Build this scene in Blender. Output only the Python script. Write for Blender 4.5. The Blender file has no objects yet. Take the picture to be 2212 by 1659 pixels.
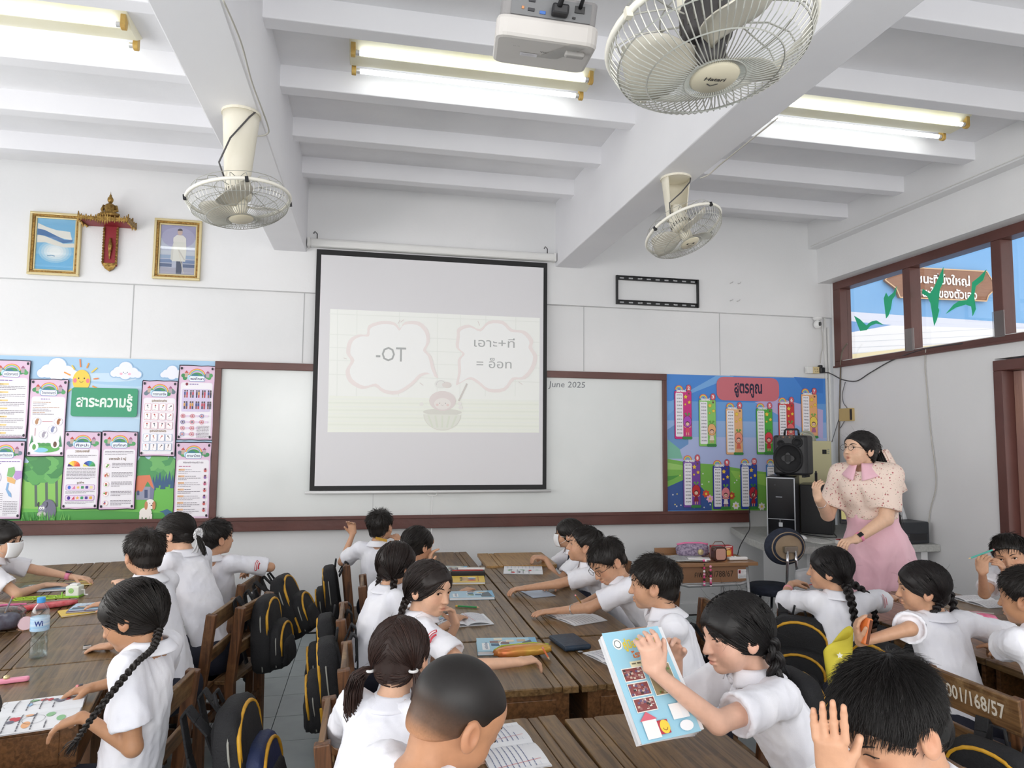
import bpy, math, random, zlib
import numpy as np
from mathutils import Vector, Matrix, Euler
random.seed(7); RNG = np.random.default_rng(7)
S = bpy.context.scene
COL = S.collection
# ---------------------------------------------------------------- camera
FPX, CW, CH = 1486.2, 2212, 1659
CAMP = np.array([0, 0, 1.6])
CR = np.array([0.97899619, -0.20370762, 0.0083466]); CU = np.array([-0.02373982, -0.07323912, 0.99703182]); CF = np.array([0.20249169, 0.9762885, 0.07653681])
cd = bpy.data.cameras.new('camera'); cam = bpy.data.objects.new('camera', cd); COL.objects.link(cam)
cd.sensor_width = 36; cd.lens = FPX / CW * 36; cd.clip_start = .05
M = Matrix(((CR[0], CU[0], -CF[0], 0), (CR[1], CU[1], -CF[1], 0), (CR[2], CU[2], -CF[2], 1.6), (0, 0, 0, 1)))
cam.matrix_world = M; S.camera = cam
# ---------------------------------------------------------------- sky, sun, lights, exposure
W = bpy.data.worlds.new('sky'); S.world = W; W.use_nodes = True
bg = W.node_tree.nodes['Background']; bg.inputs[0].default_value = (1, .985, .975, 1); bg.inputs[1].default_value = 1.15
S.view_settings.view_transform = 'Standard'; S.view_settings.look = 'None'; S.view_settings.gamma = 1
S.view_settings.use_curve_mapping = False; S.view_settings.exposure = EXPOSURE = 0.50
S.cycles.max_bounces = 8; S.cycles.diffuse_bounces = 5; S.cycles.transparent_max_bounces = 12
def area(name, loc, rot, sx, sy, power, col=(1, 1, 1)):
    l = bpy.data.lights.new(name, 'AREA'); l.shape = 'RECTANGLE'; l.size = sx; l.size_y = sy; l.energy = power; l.color = col
    o = bpy.data.objects.new(name, l); COL.objects.link(o); o.location = loc; o.rotation_euler = rot
    return o
# daylight entering through the left windows and the open rear of the room
area('window_daylight', (-4.1, 1.6, 1.9), (0, math.radians(-103), 0), 1.7, 6.0, 72, (1, .99, .97))
area('rear_daylight', (.6, -2.6, 2.0), (math.radians(112), 0, 0), 5.5, 1.6, 80, (1, .99, .97))
# ---------------------------------------------------------------- helpers
def lin(c):
    if isinstance(c, str):
        c = [int(c[i:i + 2], 16) / 255 for i in (0, 2, 4)]
        return tuple(x / 12.92 if x <= .04045 else ((x + .055) / 1.055) ** 2.4 for x in c)
    return tuple(c)
def hexs(c): return lin(c) + (1,)
MATS = {}
def mat(name, c='ffffff', rough=.6, metal=0, spec=.5, noise=0, nscale=8, c2=None, bump=0, bscale=40, stretch=None, attr=False, emit=0, coat=0, sheen=0, sss=0):
    if name in MATS: return MATS[name]
    m = bpy.data.materials.new(name); m.use_nodes = True; nt = m.node_tree; N = nt.nodes; L = nt.links
    b = N['Principled BSDF']; b.inputs['Roughness'].default_value = rough; b.inputs['Metallic'].default_value = metal
    b.inputs['Specular IOR Level'].default_value = spec; b.inputs['Coat Weight'].default_value = coat
    b.inputs['Sheen Weight'].default_value = sheen
    if sss: b.inputs['Subsurface Weight'].default_value = sss; b.inputs['Subsurface Radius'].default_value = (.012, .004, .002)
    tc = N.new('ShaderNodeTexCoord'); mp = N.new('ShaderNodeMapping'); L.new(tc.outputs['Object'], mp.inputs[0])
    if stretch: mp.inputs['Scale'].default_value = stretch
    src = None
    if attr:
        a = N.new('ShaderNodeAttribute'); a.attribute_name = 'Col'; src = a.outputs['Color']
    if noise or c2:
        n = N.new('ShaderNodeTexNoise'); n.inputs['Scale'].default_value = nscale; n.inputs['Detail'].default_value = 6; L.new(mp.outputs[0], n.inputs[0])
        r = N.new('ShaderNodeMapRange'); r.inputs[1].default_value = .3; r.inputs[2].default_value = .7; L.new(n.outputs[0], r.inputs[0])
        mx = N.new('ShaderNodeMix'); mx.data_type = 'RGBA'; L.new(r.outputs[0], mx.inputs[0])
        if src is not None:
            mx.blend_type = 'MULTIPLY'; L.new(src, mx.inputs[6]); k = 1 - noise; mx.inputs[7].default_value = (k, k, k, 1)
        else:
            mx.inputs[6].default_value = hexs(c)
            mx.inputs[7].default_value = hexs(c2) if c2 else tuple(x * (1 - noise) for x in lin(c)) + (1,)
        src = mx.outputs[2]
    if src is not None: L.new(src, b.inputs['Base Color'])
    else: b.inputs['Base Color'].default_value = hexs(c)
    if bump:
        n2 = N.new('ShaderNodeTexNoise'); n2.inputs['Scale'].default_value = bscale; n2.inputs['Detail'].default_value = 5; L.new(mp.outputs[0], n2.inputs[0])
        bp = N.new('ShaderNodeBump'); bp.inputs['Strength'].default_value = min(1, bump); bp.inputs['Distance'].default_value = .01; L.new(n2.outputs[0], bp.inputs['Height']); L.new(bp.outputs[0], b.inputs['Normal'])
    if emit:
        b.inputs['Emission Color'].default_value = hexs(c); b.inputs['Emission Strength'].default_value = emit
    MATS[name] = m; return m
def glass(name, tint='ffffff', gl=.12, rough=.02):
    if name in MATS: return MATS[name]
    m = bpy.data.materials.new(name); m.use_nodes = True; nt = m.node_tree; N = nt.nodes; L = nt.links
    N.remove(N['Principled BSDF']); t = N.new('ShaderNodeBsdfTransparent'); t.inputs[0].default_value = hexs(tint)
    g = N.new('ShaderNodeBsdfGlossy'); g.inputs['Roughness'].default_value = rough; mx = N.new('ShaderNodeMixShader')
    lw = N.new('ShaderNodeLayerWeight'); ma = N.new('ShaderNodeMath'); ma.operation = 'MULTIPLY_ADD'; L.new(lw.outputs['Facing'], ma.inputs[0]); ma.inputs[1].default_value = gl * 1.2; ma.inputs[2].default_value = .03
    L.new(ma.outputs[0], mx.inputs[0]); L.new(t.outputs[0], mx.inputs[1]); L.new(g.outputs[0], mx.inputs[2]); L.new(mx.outputs[0], N['Material Output'].inputs[0])
    MATS[name] = m; return m
def thing(name, label=None, cat=None, loc=(0, 0, 0), rz=0, group=None, kind=None):
    o = bpy.data.objects.new(name, None); COL.objects.link(o); o.location = loc; o.rotation_euler = (0, 0, rz); o.empty_display_size = .1
    return tag(o, label, cat, group, kind)
def tag(o, label=None, cat=None, group=None, kind=None):
    if label: o['label'] = label
    if cat: o['category'] = cat
    if group: o['group'] = group
    if kind: o['kind'] = kind
    return o
def link(name, me, parent=None, m=None, smooth=False, bevel=0, loc=None):
    if m is not None and not me.materials:
        for q in (m if isinstance(m, (list, tuple)) else [m]): me.materials.append(q)
    o = bpy.data.objects.new(name, me); COL.objects.link(o)
    if parent is not None: o.parent = parent
    if loc is not None: o.location = loc
    if smooth: me.polygons.foreach_set('use_smooth', [True] * len(me.polygons))
    if bevel:
        b = o.modifiers.new('bevel', 'BEVEL'); b.width = bevel; b.segments = 2; b.limit_method = 'ANGLE'; b.angle_limit = .7
    return o
def copy_tree(o, parent=None):
    c = o.copy(); COL.objects.link(c); c.parent = parent
    for ch in list(o.children): copy_tree(ch, c)
    return c
class MB:
    def __init__(s): s.v = []; s.f = []; s.mi = []; s.cur = 0
    def add(s, vs, fs):
        n = len(s.v); s.v += [tuple(map(float, v)) for v in vs]
        s.f += [tuple(i + n for i in f) for f in fs]; s.mi += [s.cur] * len(fs); return s
    def box(s, c, d, R=None):
        c = np.array(c, float); h = np.array(d, float) / 2
        P = [np.array((x, y, z)) * h for x in (-1, 1) for y in (-1, 1) for z in (-1, 1)]
        if R is not None: P = [np.array(R) @ p for p in P]
        return s.add([p + c for p in P], [(0, 1, 3, 2), (4, 6, 7, 5), (0, 4, 5, 1), (2, 3, 7, 6), (0, 2, 6, 4), (1, 5, 7, 3)])
    def bx(s, x0, x1, y0, y1, z0, z1): return s.box(((x0 + x1) / 2, (y0 + y1) / 2, (z0 + z1) / 2), (x1 - x0, y1 - y0, z1 - z0))
    def bar(s, a, b, w, h, up=(0, 0, 1)):
        a, b = np.array(a, float), np.array(b, float); d = b - a; L = np.linalg.norm(d); d /= L; u = np.array(up, float)
        r = np.cross(d, u); 
        if np.linalg.norm(r) < 1e-4: r = np.cross(d, (1, 0, 0))
        r /= np.linalg.norm(r); u = np.cross(r, d)
        return s.box((a + b) / 2, (w, L, h), np.array([r, d, u]).T)
    def tube(s, pts, r, n=8, closed=False, caps=True):
        P = np.array(pts, float); k = len(P); rr = np.broadcast_to(np.array(r, float), (k,))
        T = np.gradient(P, axis=0) if not closed else np.roll(P, -1, 0) - np.roll(P, 1, 0)
        T /= np.linalg.norm(T, axis=1)[:, None] + 1e-12
        u = np.cross(T[0], (0, 0, 1)); 
        if np.linalg.norm(u) < .1: u = np.cross(T[0], (1, 0, 0))
        vs = []
        for i in range(k):
            u = u - T[i] * (u @ T[i]); u /= np.linalg.norm(u) + 1e-12; w = np.cross(T[i], u)
            for j in range(n):
                a = 2 * math.pi * j / n; vs.append(P[i] + rr[i] * (math.cos(a) * u + math.sin(a) * w))
        fs = []
        for i in range(k if closed else k - 1):
            for j in range(n):
                a, b = i * n + j, i * n + (j + 1) % n; i2 = (i + 1) % k; fs.append((a, b, i2 * n + (j + 1) % n, i2 * n + j))
        if caps and not closed: fs += [tuple(range(n))[::-1], tuple((k - 1) * n + j for j in range(n))]
        return s.add(vs, fs)
    def lathe(s, prof, n=24, c=(0, 0, 0), R=None, sx=1, sy=1):
        vs = []; c = np.array(c, float)
        for r, z in prof:
            for j in range(n):
                a = 2 * math.pi * j / n; p = np.array((r * math.cos(a) * sx, r * math.sin(a) * sy, z)); vs.append((np.array(R) @ p if R is not None else p) + c)
        fs = [(i * n + j, i * n + (j + 1) % n, (i + 1) * n + (j + 1) % n, (i + 1) * n + j) for i in range(len(prof) - 1) for j in range(n)]
        if prof[0][0] > 1e-4: fs.append(tuple(range(n))[::-1])
        if prof[-1][0] > 1e-4: fs.append(tuple((len(prof) - 1) * n + j for j in range(n)))
        return s.add(vs, fs)
    def grid(s, fn, nu, nv, thick=0):
        P = [[np.array(fn(i / nu, j / nv), float) for j in range(nv + 1)] for i in range(nu + 1)]
        vs = [p for r in P for p in r]; m = nv + 1
        fs = [(i * m + j, (i + 1) * m + j, (i + 1) * m + j + 1, i * m + j + 1) for i in range(nu) for j in range(nv)]
        return s.add(vs, fs)
    def prism(s, poly, z0, z1, T=None):
        n = len(poly); vs = [(x, y, z0) for x, y in poly] + [(x, y, z1) for x, y in poly]
        if T is not None: vs = [T(*v) for v in vs]
        return s.add(vs, [tuple(range(n))[::-1], tuple(range(n, 2 * n))] + [(i, (i + 1) % n, n + (i + 1) % n, n + i) for i in range(n)])
    def mesh(s, name='m'):
        me = bpy.data.meshes.new(name); me.from_pydata(s.v, [], s.f)
        if any(s.mi): me.polygons.foreach_set('material_index', s.mi)
        return me
    def build(s, name, m, parent=None, smooth=False, bevel=0, loc=None, **k):
        me = s.mesh(name)
        o = link(name, me, parent, m, smooth, bevel, loc)
        return tag(o, **k) if k else o
def sc(o, th=.003):
    m = o.modifiers.new('solid', 'SOLIDIFY'); m.thickness = th; m.offset = 0; return o
def rrect(x0, x1, y0, y1, r, n=4):
    P = []
    for cx, cy, a0 in ((x1 - r, y1 - r, 0), (x0 + r, y1 - r, 90), (x0 + r, y0 + r, 180), (x1 - r, y0 + r, 270)):
        for k in range(n + 1):
            a = math.radians(a0 + 90 * k / n); P.append((cx + r * math.cos(a), cy + r * math.sin(a)))
    return P
# ray helpers: a pixel of the photograph meets a real plane of the room
def ray(px, py): return CF + CR * (px - CW / 2) / FPX - CU * (py - CH / 2) / FPX
def B(px, py, **k):
    d = ray(px, py); (a, v), = k.items(); i = 'xyz'.index(a); return CAMP + d * (v - CAMP[i]) / d[i]
YF, XR, ZC = 5.903, 4.42, 3.72
def F(px, py, y=YF): p = B(px, py, y=y); return (p[0], p[2])
# ---------------------------------------------------------------- flat print: coloured polygons on a real sheet
TXT = {}
def text_polys(s, bold=0):
    key = (s, bold)
    if key in TXT: return TXT[key]
    c = bpy.data.curves.new('t', 'FONT'); c.body = s; c.size = 1; c.resolution_u = 2; c.offset = bold
    o = bpy.data.objects.new('t', c); COL.objects.link(o); bpy.context.view_layer.update()
    me = o.to_mesh(); V = [(v.co.x, v.co.y) for v in me.vertices]; Fs = [tuple(p.vertices) for p in me.polygons]
    o.to_mesh_clear(); bpy.data.objects.remove(o); bpy.data.curves.remove(c)
    TXT[key] = (V, Fs); return TXT[key]
class Print:
    def __init__(s, step=.0001): s.v = []; s.f = []; s.c = []; s.z = .0006; s.st = step
    def poly(s, P, col, z=None, step=True):
        if step: s.z += s.st
        n = len(s.v); s.v += [(x, y, s.z) for x, y in P]; s.f.append(tuple(range(n, n + len(P)))); s.c.append(lin(col)); return s
    def rect(s, x0, x1, y0, y1, col, step=True): return s.poly([(x0, y0), (x1, y0), (x1, y1), (x0, y1)], col, step=step)
    def rr(s, x0, x1, y0, y1, r, col): return s.poly(rrect(x0, x1, y0, y1, min(r, (x1 - x0) / 2.01, (y1 - y0) / 2.01)), col)
    def ell(s, x, y, rx, ry, col, n=18, a0=0, a1=360, step=True):
        k = n if a1 - a0 >= 360 else n + 1
        P = [(x + rx * math.cos(math.radians(a0 + (a1 - a0) * i / n)), y + ry * math.sin(math.radians(a0 + (a1 - a0) * i / n))) for i in range(k)]
        return s.poly(P, col, step=step)
    def ring(s, x, y, r0, r1, col, a0=0, a1=360, n=20, q=1):
        s.z += s.st
        for i in range(n):
            a, b = (math.radians(a0 + (a1 - a0) * (i + t) / n) for t in (0, 1))
            s.poly([(x + r0 * math.cos(a), y + q * r0 * math.sin(a)), (x + r1 * math.cos(a), y + q * r1 * math.sin(a)), (x + r1 * math.cos(b), y + q * r1 * math.sin(b)), (x + r0 * math.cos(b), y + q * r0 * math.sin(b))], col, step=False)
        return s
    def line(s, P, w, col):
        s.z += s.st
        for (x0, y0), (x1, y1) in zip(P, P[1:]):
            d = math.hypot(x1 - x0, y1 - y0) + 1e-9; nx, ny = -(y1 - y0) / d * w / 2, (x1 - x0) / d * w / 2
            s.poly([(x0 - nx, y0 - ny), (x1 - nx, y1 - ny), (x1 + nx, y1 + ny), (x0 + nx, y0 + ny)], col, step=False)
        return s
    def star(s, x, y, r, col, n=5, k=.5, rot=90):
        return s.poly([(x + (r if i % 2 == 0 else r * k) * math.cos(math.radians(rot + 180 * i / n)), y + (r if i % 2 == 0 else r * k) * math.sin(math.radians(rot + 180 * i / n))) for i in range(2 * n)], col)
    def text(s, t, x, y, h, col, bold=0, w=None, align='c', skew=0, rot=0, mirror=False):
        V, Fs = text_polys(t, bold)
        if not V: return s
        xs = [a for a, b in V]; x0, x1 = min(xs), max(xs); sy = h / .72; sx = sy if w is None else w / (x1 - x0)
        ox = {'c': -(x0 + x1) / 2, 'l': -x0, 'r': -x1}[align]; s.z += s.st; n = len(s.v); c, sn = math.cos(rot), math.sin(rot)
        for a, b in V:
            u, v = (a + ox) * sx + skew * b * sy, b * sy
            if mirror: u = -u
            s.v.append((x + u * c - v * sn, y + u * sn + v * c, s.z))
        for f in Fs: s.f.append(tuple(i + n for i in f)); s.c.append(lin(col))
        return s
    def lines(s, x0, x1, y, n, dy, col, h=.003, seed=0):
        r = random.Random(seed)
        for k in range(n):
            x = x0; e = x1 if k < n - 1 else x0 + (x1 - x0) * r.uniform(.3, .9); yy = y - k * dy; s.z += 0
            while x < e:
                l = r.uniform(.3, 1) * (x1 - x0) * .16; s.rect(x, min(x + l, e), yy - h / 2, yy + h / 2, col, step=False); x += l + h * .8
        s.z += s.st; return s
    def build(s, name, parent=None, m=None, rot=True, warp=None, flip=False, **k):
        me = bpy.data.meshes.new(name); V = s.v if warp is None else [warp(*v) for v in s.v]
        me.from_pydata(V, [], s.f); ca = me.color_attributes.new('Col', 'FLOAT_COLOR', 'CORNER')
        arr = np.ones((len(me.loops), 4), np.float32); tot = np.array([len(f) for f in s.f]); arr[:, :3] = np.repeat(np.array(s.c, np.float32), tot, axis=0)
        ca.data.foreach_set('color', arr.ravel())
        o = link(name, me, parent, m or mat('print', attr=True, rough=.45)); return tag(o, **k) if k else o
WALLROT = (math.radians(90), 0, 0)   # local x -> x, local y -> z, local z -> towards the room
# ================================================================ room shell
m_wall = mat('wall_paint', 'e9e9ea', .55, c2='e2e3e4', nscale=1.3, bump=.12, bscale=60)
m_ceil = mat('ceiling_paint', 'f0f0f2', .7, c2='e8e8eb', nscale=2.5, bump=.12, bscale=30)
m_beam = mat('beam_paint', 'efeff2', .6, c2='e8e8ec', nscale=1.5, bump=.07, bscale=25)
m_brown = mat('brown_gloss_paint', '67403a', .35, c2='56342f', nscale=3, bump=.15, bscale=25)
m_white = mat('white_paint', 'e6e6e4', .4)
m_dark = mat('dark_metal', '1c1c1f', .4)
m_wire = mat('cable_dark', '4d4b4c', .5); m_wirew = mat('cable_pale', 'b9b6ae', .6)
def st(mb, name, m, parent=None, **k):
    o = mb.build(name, m, parent, **k)
    if parent is None: o['kind'] = 'structure'
    return o
YB = -2.6; XL = -4.3
fl = st(MB().bx(XL, 6.2, YB, 6.1, -.12, -.012), 'floor', mat('tile_grout', '3c4346', .8))
m_tile = mat('floor_tile', 'a6b0b1', .22, c2='98a3a5', nscale=5, bump=.05, bscale=20)
T = .3333; x0t = -.48
def tile_mesh():
    g = .004; return MB().bx(g / 2, T - g / 2, g / 2, T - g / 2, -.012, 0).mesh('tile')
tm = tile_mesh(); tm.materials.append(m_tile); rest = MB(); k = 0
for j in range(26):
    y = YF - .0 - (j + 1) * T
    for i in range(-12, 20):
        x = x0t + i * T
        if -5 <= i <= 10 and j < 15:
            o = link('tile', tm, fl, loc=(x, y, random.uniform(-.0006, .0004)))
        elif y > YB and XL < x < 6: rest.bx(x + .002, x + T - .002, y + .002, y + T - .002, -.012, 0)
o = rest.build('tile_field', m_tile, fl); o['kind'] = 'stuff'
# front wall: upper band stands proud of the lower panelled band
st(MB().bx(XL, XR + .15, YF, 6.15, 2.79, ZC + .2), 'wall_front', m_wall)
lw = st(MB().bx(XL, XR + .15, YF + .055, 6.15, 0, 2.79), 'wall_front_lower', m_wall)
lw.name = 'wall_front.001'
sm = mat('seam', 'b9babb', .7)
for x in (-3.2, -1.873, -.557, 1.9, 3.25):
    MB().bx(x - .003, x + .003, YF + .052, YF + .0555, 2.2, 2.79).build('panel_seam', sm, lw)
MB().bx(3.35, XR, YF + .045, YF + .056, 2.19, 2.2).build('panel_seam', sm, lw)
st(MB().bx(XL, XR, YF + .038, YF + .056, 0, .1), 'baseboard_front', m_wall, bevel=.004)
# slab and joists
sl = st(MB().bx(XL, 6.2, YB, 6.15, ZC, ZC + .15), 'ceiling', m_ceil)
BE = [(-.807, -.544), (1.616, 1.868)]
n = 0
for a, b in ((XL, BE[0][0]), (BE[0][1], BE[1][0]), (BE[1][1], 4.18)):
    for q in range(13):
        y = 5.32 - q * .665
        if y < YB: break
        zb = 3.592
        o = st(MB().bx(a - .01, b + .01, y, y + .1, zb, ZC + .01), 'ceiling_joist', m_beam, sl, bevel=.006)
for i, (a, b) in enumerate(BE):
    st(MB().bx(a, b, YB, YF + .01, 3.131, ZC + .01), 'ceiling_beam', m_beam, sl, bevel=.008)
    
# right wall: stepped upper beam, clerestory opening, door opening
zs0, zs1 = 2.31, 3.113
wr = MB(); wr.bx(4.18, 4.62, YB, YF + .01, 3.46, ZC + .01); wr.bx(4.275, 4.62, YB, YF + .01, 3.125, 3.47)
wr.bx(XR, 4.58, YB, 5.86, zs0 - .12, zs0)         # under the clerestory
wr.bx(XR, 4.58, 4.134, 5.9, 0, zs0 - .12); wr.bx(XR, 4.58, 5.86, 5.9, zs0 - .12, 3.125)
wr.bx(XR, 4.58, YB, 2.9, 0, zs0 - .12)
st(wr, 'wall_right', m_wall)
st(MB().bx(XR - .014, XR, 4.14, 5.9, 0, .1), 'baseboard_right', m_wall, bevel=.004)
# clerestory window
wn = thing('window_1', kind='structure')
fr = MB(); y0, y1 = -.5, 5.86
fr.bx(XR - .012, 4.53, y0, y1, zs1 - .065, zs1 + .012); fr.bx(XR - .012, 4.53, y0, y1, zs0 - .004, zs0 + .04); fr.bx(XR - .0119, 4.53, y1 - .1, y1 + .0001, zs0 + .0401, zs1 - .0651)
fr.build('window_frame', m_brown, wn, bevel=.004)
gl = glass('window_glass')
ys = [5.76, 4.93, 4.08, 3.23, 2.38, 1.5, .6, -.4]
for i, y in enumerate(ys[1:]):
    MB().bx(XR - .008, 4.52, y - .04, y + .04, zs0 + .0402, zs1 - .0652).build('mullion', m_brown, wn, bevel=.004)
    MB().bx(4.485, 4.489, y + .04, ys[i] - (.0 if i == 0 else .04), zs0 + .045, zs1 - .07).build('pane', gl, wn)
MB().bx(XR - .03, XR + .02, -.5, 5.86, zs0 - .02, zs0 - .004).build('window_sill', m_brown, wn)
MB().bx(XR + .0, 4.525, y0, 5.76, zs0 + .0401, zs0 + .046).build('sill_top', m_white, wn)
# clear plastic covers taped over the mullion feet
for y in (4.93, 4.1):
    MB().bx(XR - .02, XR - .014, y - .075, y + .02, zs0 + .03, zs0 + .22).build('clear_tab', glass('plastic', 'e8e8e8', .35, .2), wn)
# green bird stickers on the panes
birds = [[(1845,682),(1858,690),(1868,700),(1872,703),(1878,697),(1884,694),(1893,692),(1909,702),(1892,699),(1880,704),(1872,713),(1858,715),(1862,702),(1853,692)],
 [(1937,618),(1934,638),(1924,652),(1924,668),(1919,682),(1914,688),(1916,672),(1916,655),(1909,645),(1914,632),(1919,641),(1930,632)],
 [(2038,577),(2037,610),(2030,625),(2021,637),(2020,650),(2029,670),(2024,690),(2018,704),(2018,680),(2010,655),(2003,640),(1992,634),(1993,624),(2009,634),(2018,620),(2027,600)],
 [(2131,582),(2124,605),(2108,618),(2104,640),(2101,655),(2108,668),(2101,683),(2098,662),(2086,658),(2066,664),(2043,678),(2060,658),(2072,650),(2089,648),(2098,635),(2100,610),(2115,598)],
 [(2212,640),(2206,655),(2196,665),(2190,690),(2200,702),(2212,700)]]
m_green = mat('green_sticker', '2fc48e', .5)
for P in birds[:4]:
    V = [B(px, py, x=4.479) for px, py in P]
    # the sticker polygon is triangulated from its outline
    import bmesh
    bm = bmesh.new(); vs = [bm.verts.new(v) for v in V]; f = bm.faces.new(vs); bmesh.ops.triangulate(bm, faces=[f]); me = bpy.data.meshes.new('bird_sticker'); bm.to_mesh(me); bm.free()
    o = sc(link('bird_sticker', me, wn, m_green), .002)
# door opening on the right with folded-back leaf
d1 = thing('door_1', kind='structure')
MB().bx(XR - .014, 4.6, 4.065, 4.14, 0, 2.1).bx(XR - .014, 4.6, 2.85, 4.14, 2.1001, 2.175).bx(XR - .014, 4.6, 2.85, 2.92, 0, 2.1).build('door_frame', m_brown, d1, bevel=.004)
m_jamb = mat('worn_brown_paint', '917070', .4, c2='a5806e', nscale=2, stretch=(3, 3, .6), bump=.2, bscale=20)
MB().bx(4.50, 4.66, 4.0, 4.064, 0, 2.098).build('jamb_strip', m_jamb, d1, bevel=.003)
MB().bx(4.70, 5.25, 3.95, 3.99, .02, 2.08).build('door_leaf', mat('leaf_paint', '9c7468', .45, c2='8a6258', nscale=4, stretch=(6, 6, 1)), d1, bevel=.003)
for z in (1.86, 1.28):
    h = MB().bx(4.66, 4.72, 3.945, 3.985, z - .055, z + .055); h.tube([(4.69, 3.94, z - .055), (4.69, 3.94, z + .055)], .008)
    h.build('hinge', mat('hinge_steel', 'a9a294', .4, metal=.6), d1)
# left wall with big windows (outside the frame) and columns
wl = MB().bx(XL - .15, XL, YB, 6.1, 0, .95).bx(XL - .15, XL, YB, 6.1, 2.75, ZC)
for y in (-2.5, -.5, 1.5, 3.5, 5.4): wl.bx(XL - .15, XL, y, y + .3, .9, 2.8)
st(wl, 'wall_left', m_wall)
# outside: painted corridor wall seen through the clerestory and the door
YO = 8.5
m_blue = mat('mural_blue_paint', '7fb4e4', .7, c2='6fa7dd', nscale=.8)
ow = thing('wall_outside', kind='structure')
MB().bx(4.7, 12, YO, YO + .2, -.2, 5.2).build('painted_wall', m_blue, ow)
MB().bx(4.62, 12, 6.2, YO, 3.98, 4.1).build('walkway_roof', mat('roof_white', 'e8ebf2', .7), ow) if False else None
MB().bx(4.6, 12, -3, YO + .2, -.25, -.15).build('walkway_floor', mat('walk_floor', 'b9b6b0', .8), ow)
pr = Print(.001)
def O(px, py): return F(px, py, YO)
def opoly(P, c): pr.poly([O(*q) for q in P], c)
opoly([(1815, 672), (2230, 700), (2230, 800), (1815, 800)], 'd9dff0')
opoly([(1815, 692), (1925, 702), (1815, 722)], '6d9fd8')
opoly([(1815, 722), (1925, 703), (2230, 712), (2230, 800), (1815, 800)], 'eef0f4')
for k in range(5): pr.line([O(1815, 728 + k * 12), O(2230, 706 + k * 14)], .006, 'ccd2dc')
opoly([(1815, 768), (2230, 722), (2230, 730), (1815, 780)], 'e9ddb4')
ob = pr.build('painted_slope', ow); ob.rotation_euler = WALLROT; ob.location = (0, YO - .002, 0)
sg = thing('sign', 'brown wooden wall sign with white lettering seen through the high window', 'sign', (0, YO - .03, 0)); sg.rotation_euler = WALLROT
sp = [O(*q) for q in ((1906,607),(1925,583),(1932,578),(2125,588),(2132,600),(2147,622),(2128,640),(2124,652),(1938,644),(1930,625))]
MB().prism(sp, -.02, .02).build('sign_board', mat('sign_wood', '9a6f55', .7, c2='8a6049', nscale=6, stretch=(1, 8, 1)), sg)
pr = Print(.001); pr.z = .022
for a, b in zip(sp, sp[1:] + sp[:1]): pr.line([a, b], .018, 'd8b48c')
a = O(2018, 612); pr.text('ชัยชนะที่ยิ่งใหญ่', a[0], a[1] - .02, .125, 'ffffff', bold=.025, w=1.12)
a = O(2027, 640); pr.text('คือชนะใจของตัวเอง', a[0], a[1] - .03, .125, 'ffffff', bold=.025, w=1.22)
pr.build('lettering', sg)
# eave outside the clerestory
st(MB().bx(4.62, 4.9, -3, 7.9, 3.32, 3.42), 'trim_1', mat('eave_cream', 'e6d2a8', .6))
st(MB().bx(4.6, 5.6, -3, 7.9, 3.42, 3.5), 'trim_2', mat('eave_white', 'e4e8f2', .7))
# ================================================================ things on the front wall
def wthing(name, label, cat, x, z, y, rot=0, group=None):
    o = thing(name, label, cat, (x, y, z), group=group); o.rotation_euler = (math.radians(90), rot, 0); return o
def rel(pts, x, z, y=YF): return [(F(*p, y)[0] - x, F(*p, y)[1] - z) for p in pts]
# whiteboard and its frame
wb = wthing('whiteboard', 'long whiteboard in a brown wooden frame behind the projection screen', 'whiteboard', .73, 1.535, YF + .05)
MB().bx(-1.91, 1.915, -.6, .6, 0, .03).build('board_surface', mat('whiteboard_gloss', 'e6e9e8', .16, c2='dfe3e2', nscale=2), wb)
for q in ((-1.955, -1.905), (1.912, 1.95)): MB().bx(*q, -.6, .655, 0, .055).build('side_frame', m_brown, wb, bevel=.003)
MB().bx(-1.955, 1.95, .595, .655, 0, .058).build('top_frame', m_brown, wb, bevel=.003)
MB().bx(-.682, -.678, -.6, .6, .03, .0305).build('panel_joint', sm, wb)
pr = Print(); pr.z = .031; a = F(1181, 833); pr.text('June 2025', a[0] - .73 + .02, a[1] - 1.535 - .01, .055, '777b80', w=.34, align='l', skew=.1)
pr.line([(2.27 - .73 + k * .03 - .73, -.1 + .01 * math.sin(k)) for k in range(1)] * 2, .001, 'd5d8d8')
pr.build('marker_writing', wb)
ld = thing('ledge', 'long brown painted ledge running under the boards', 'ledge', (.5, YF + .04, .88))
MB().bx(-4.7, 2.97, -.085, .012, -.05, .045).build('ledge_board', m_brown, ld, bevel=.005)
MB().bx(-4.7, 2.97, -.1, -.083, .035, .062).build('ledge_lip', m_brown, ld, bevel=.003)
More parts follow.
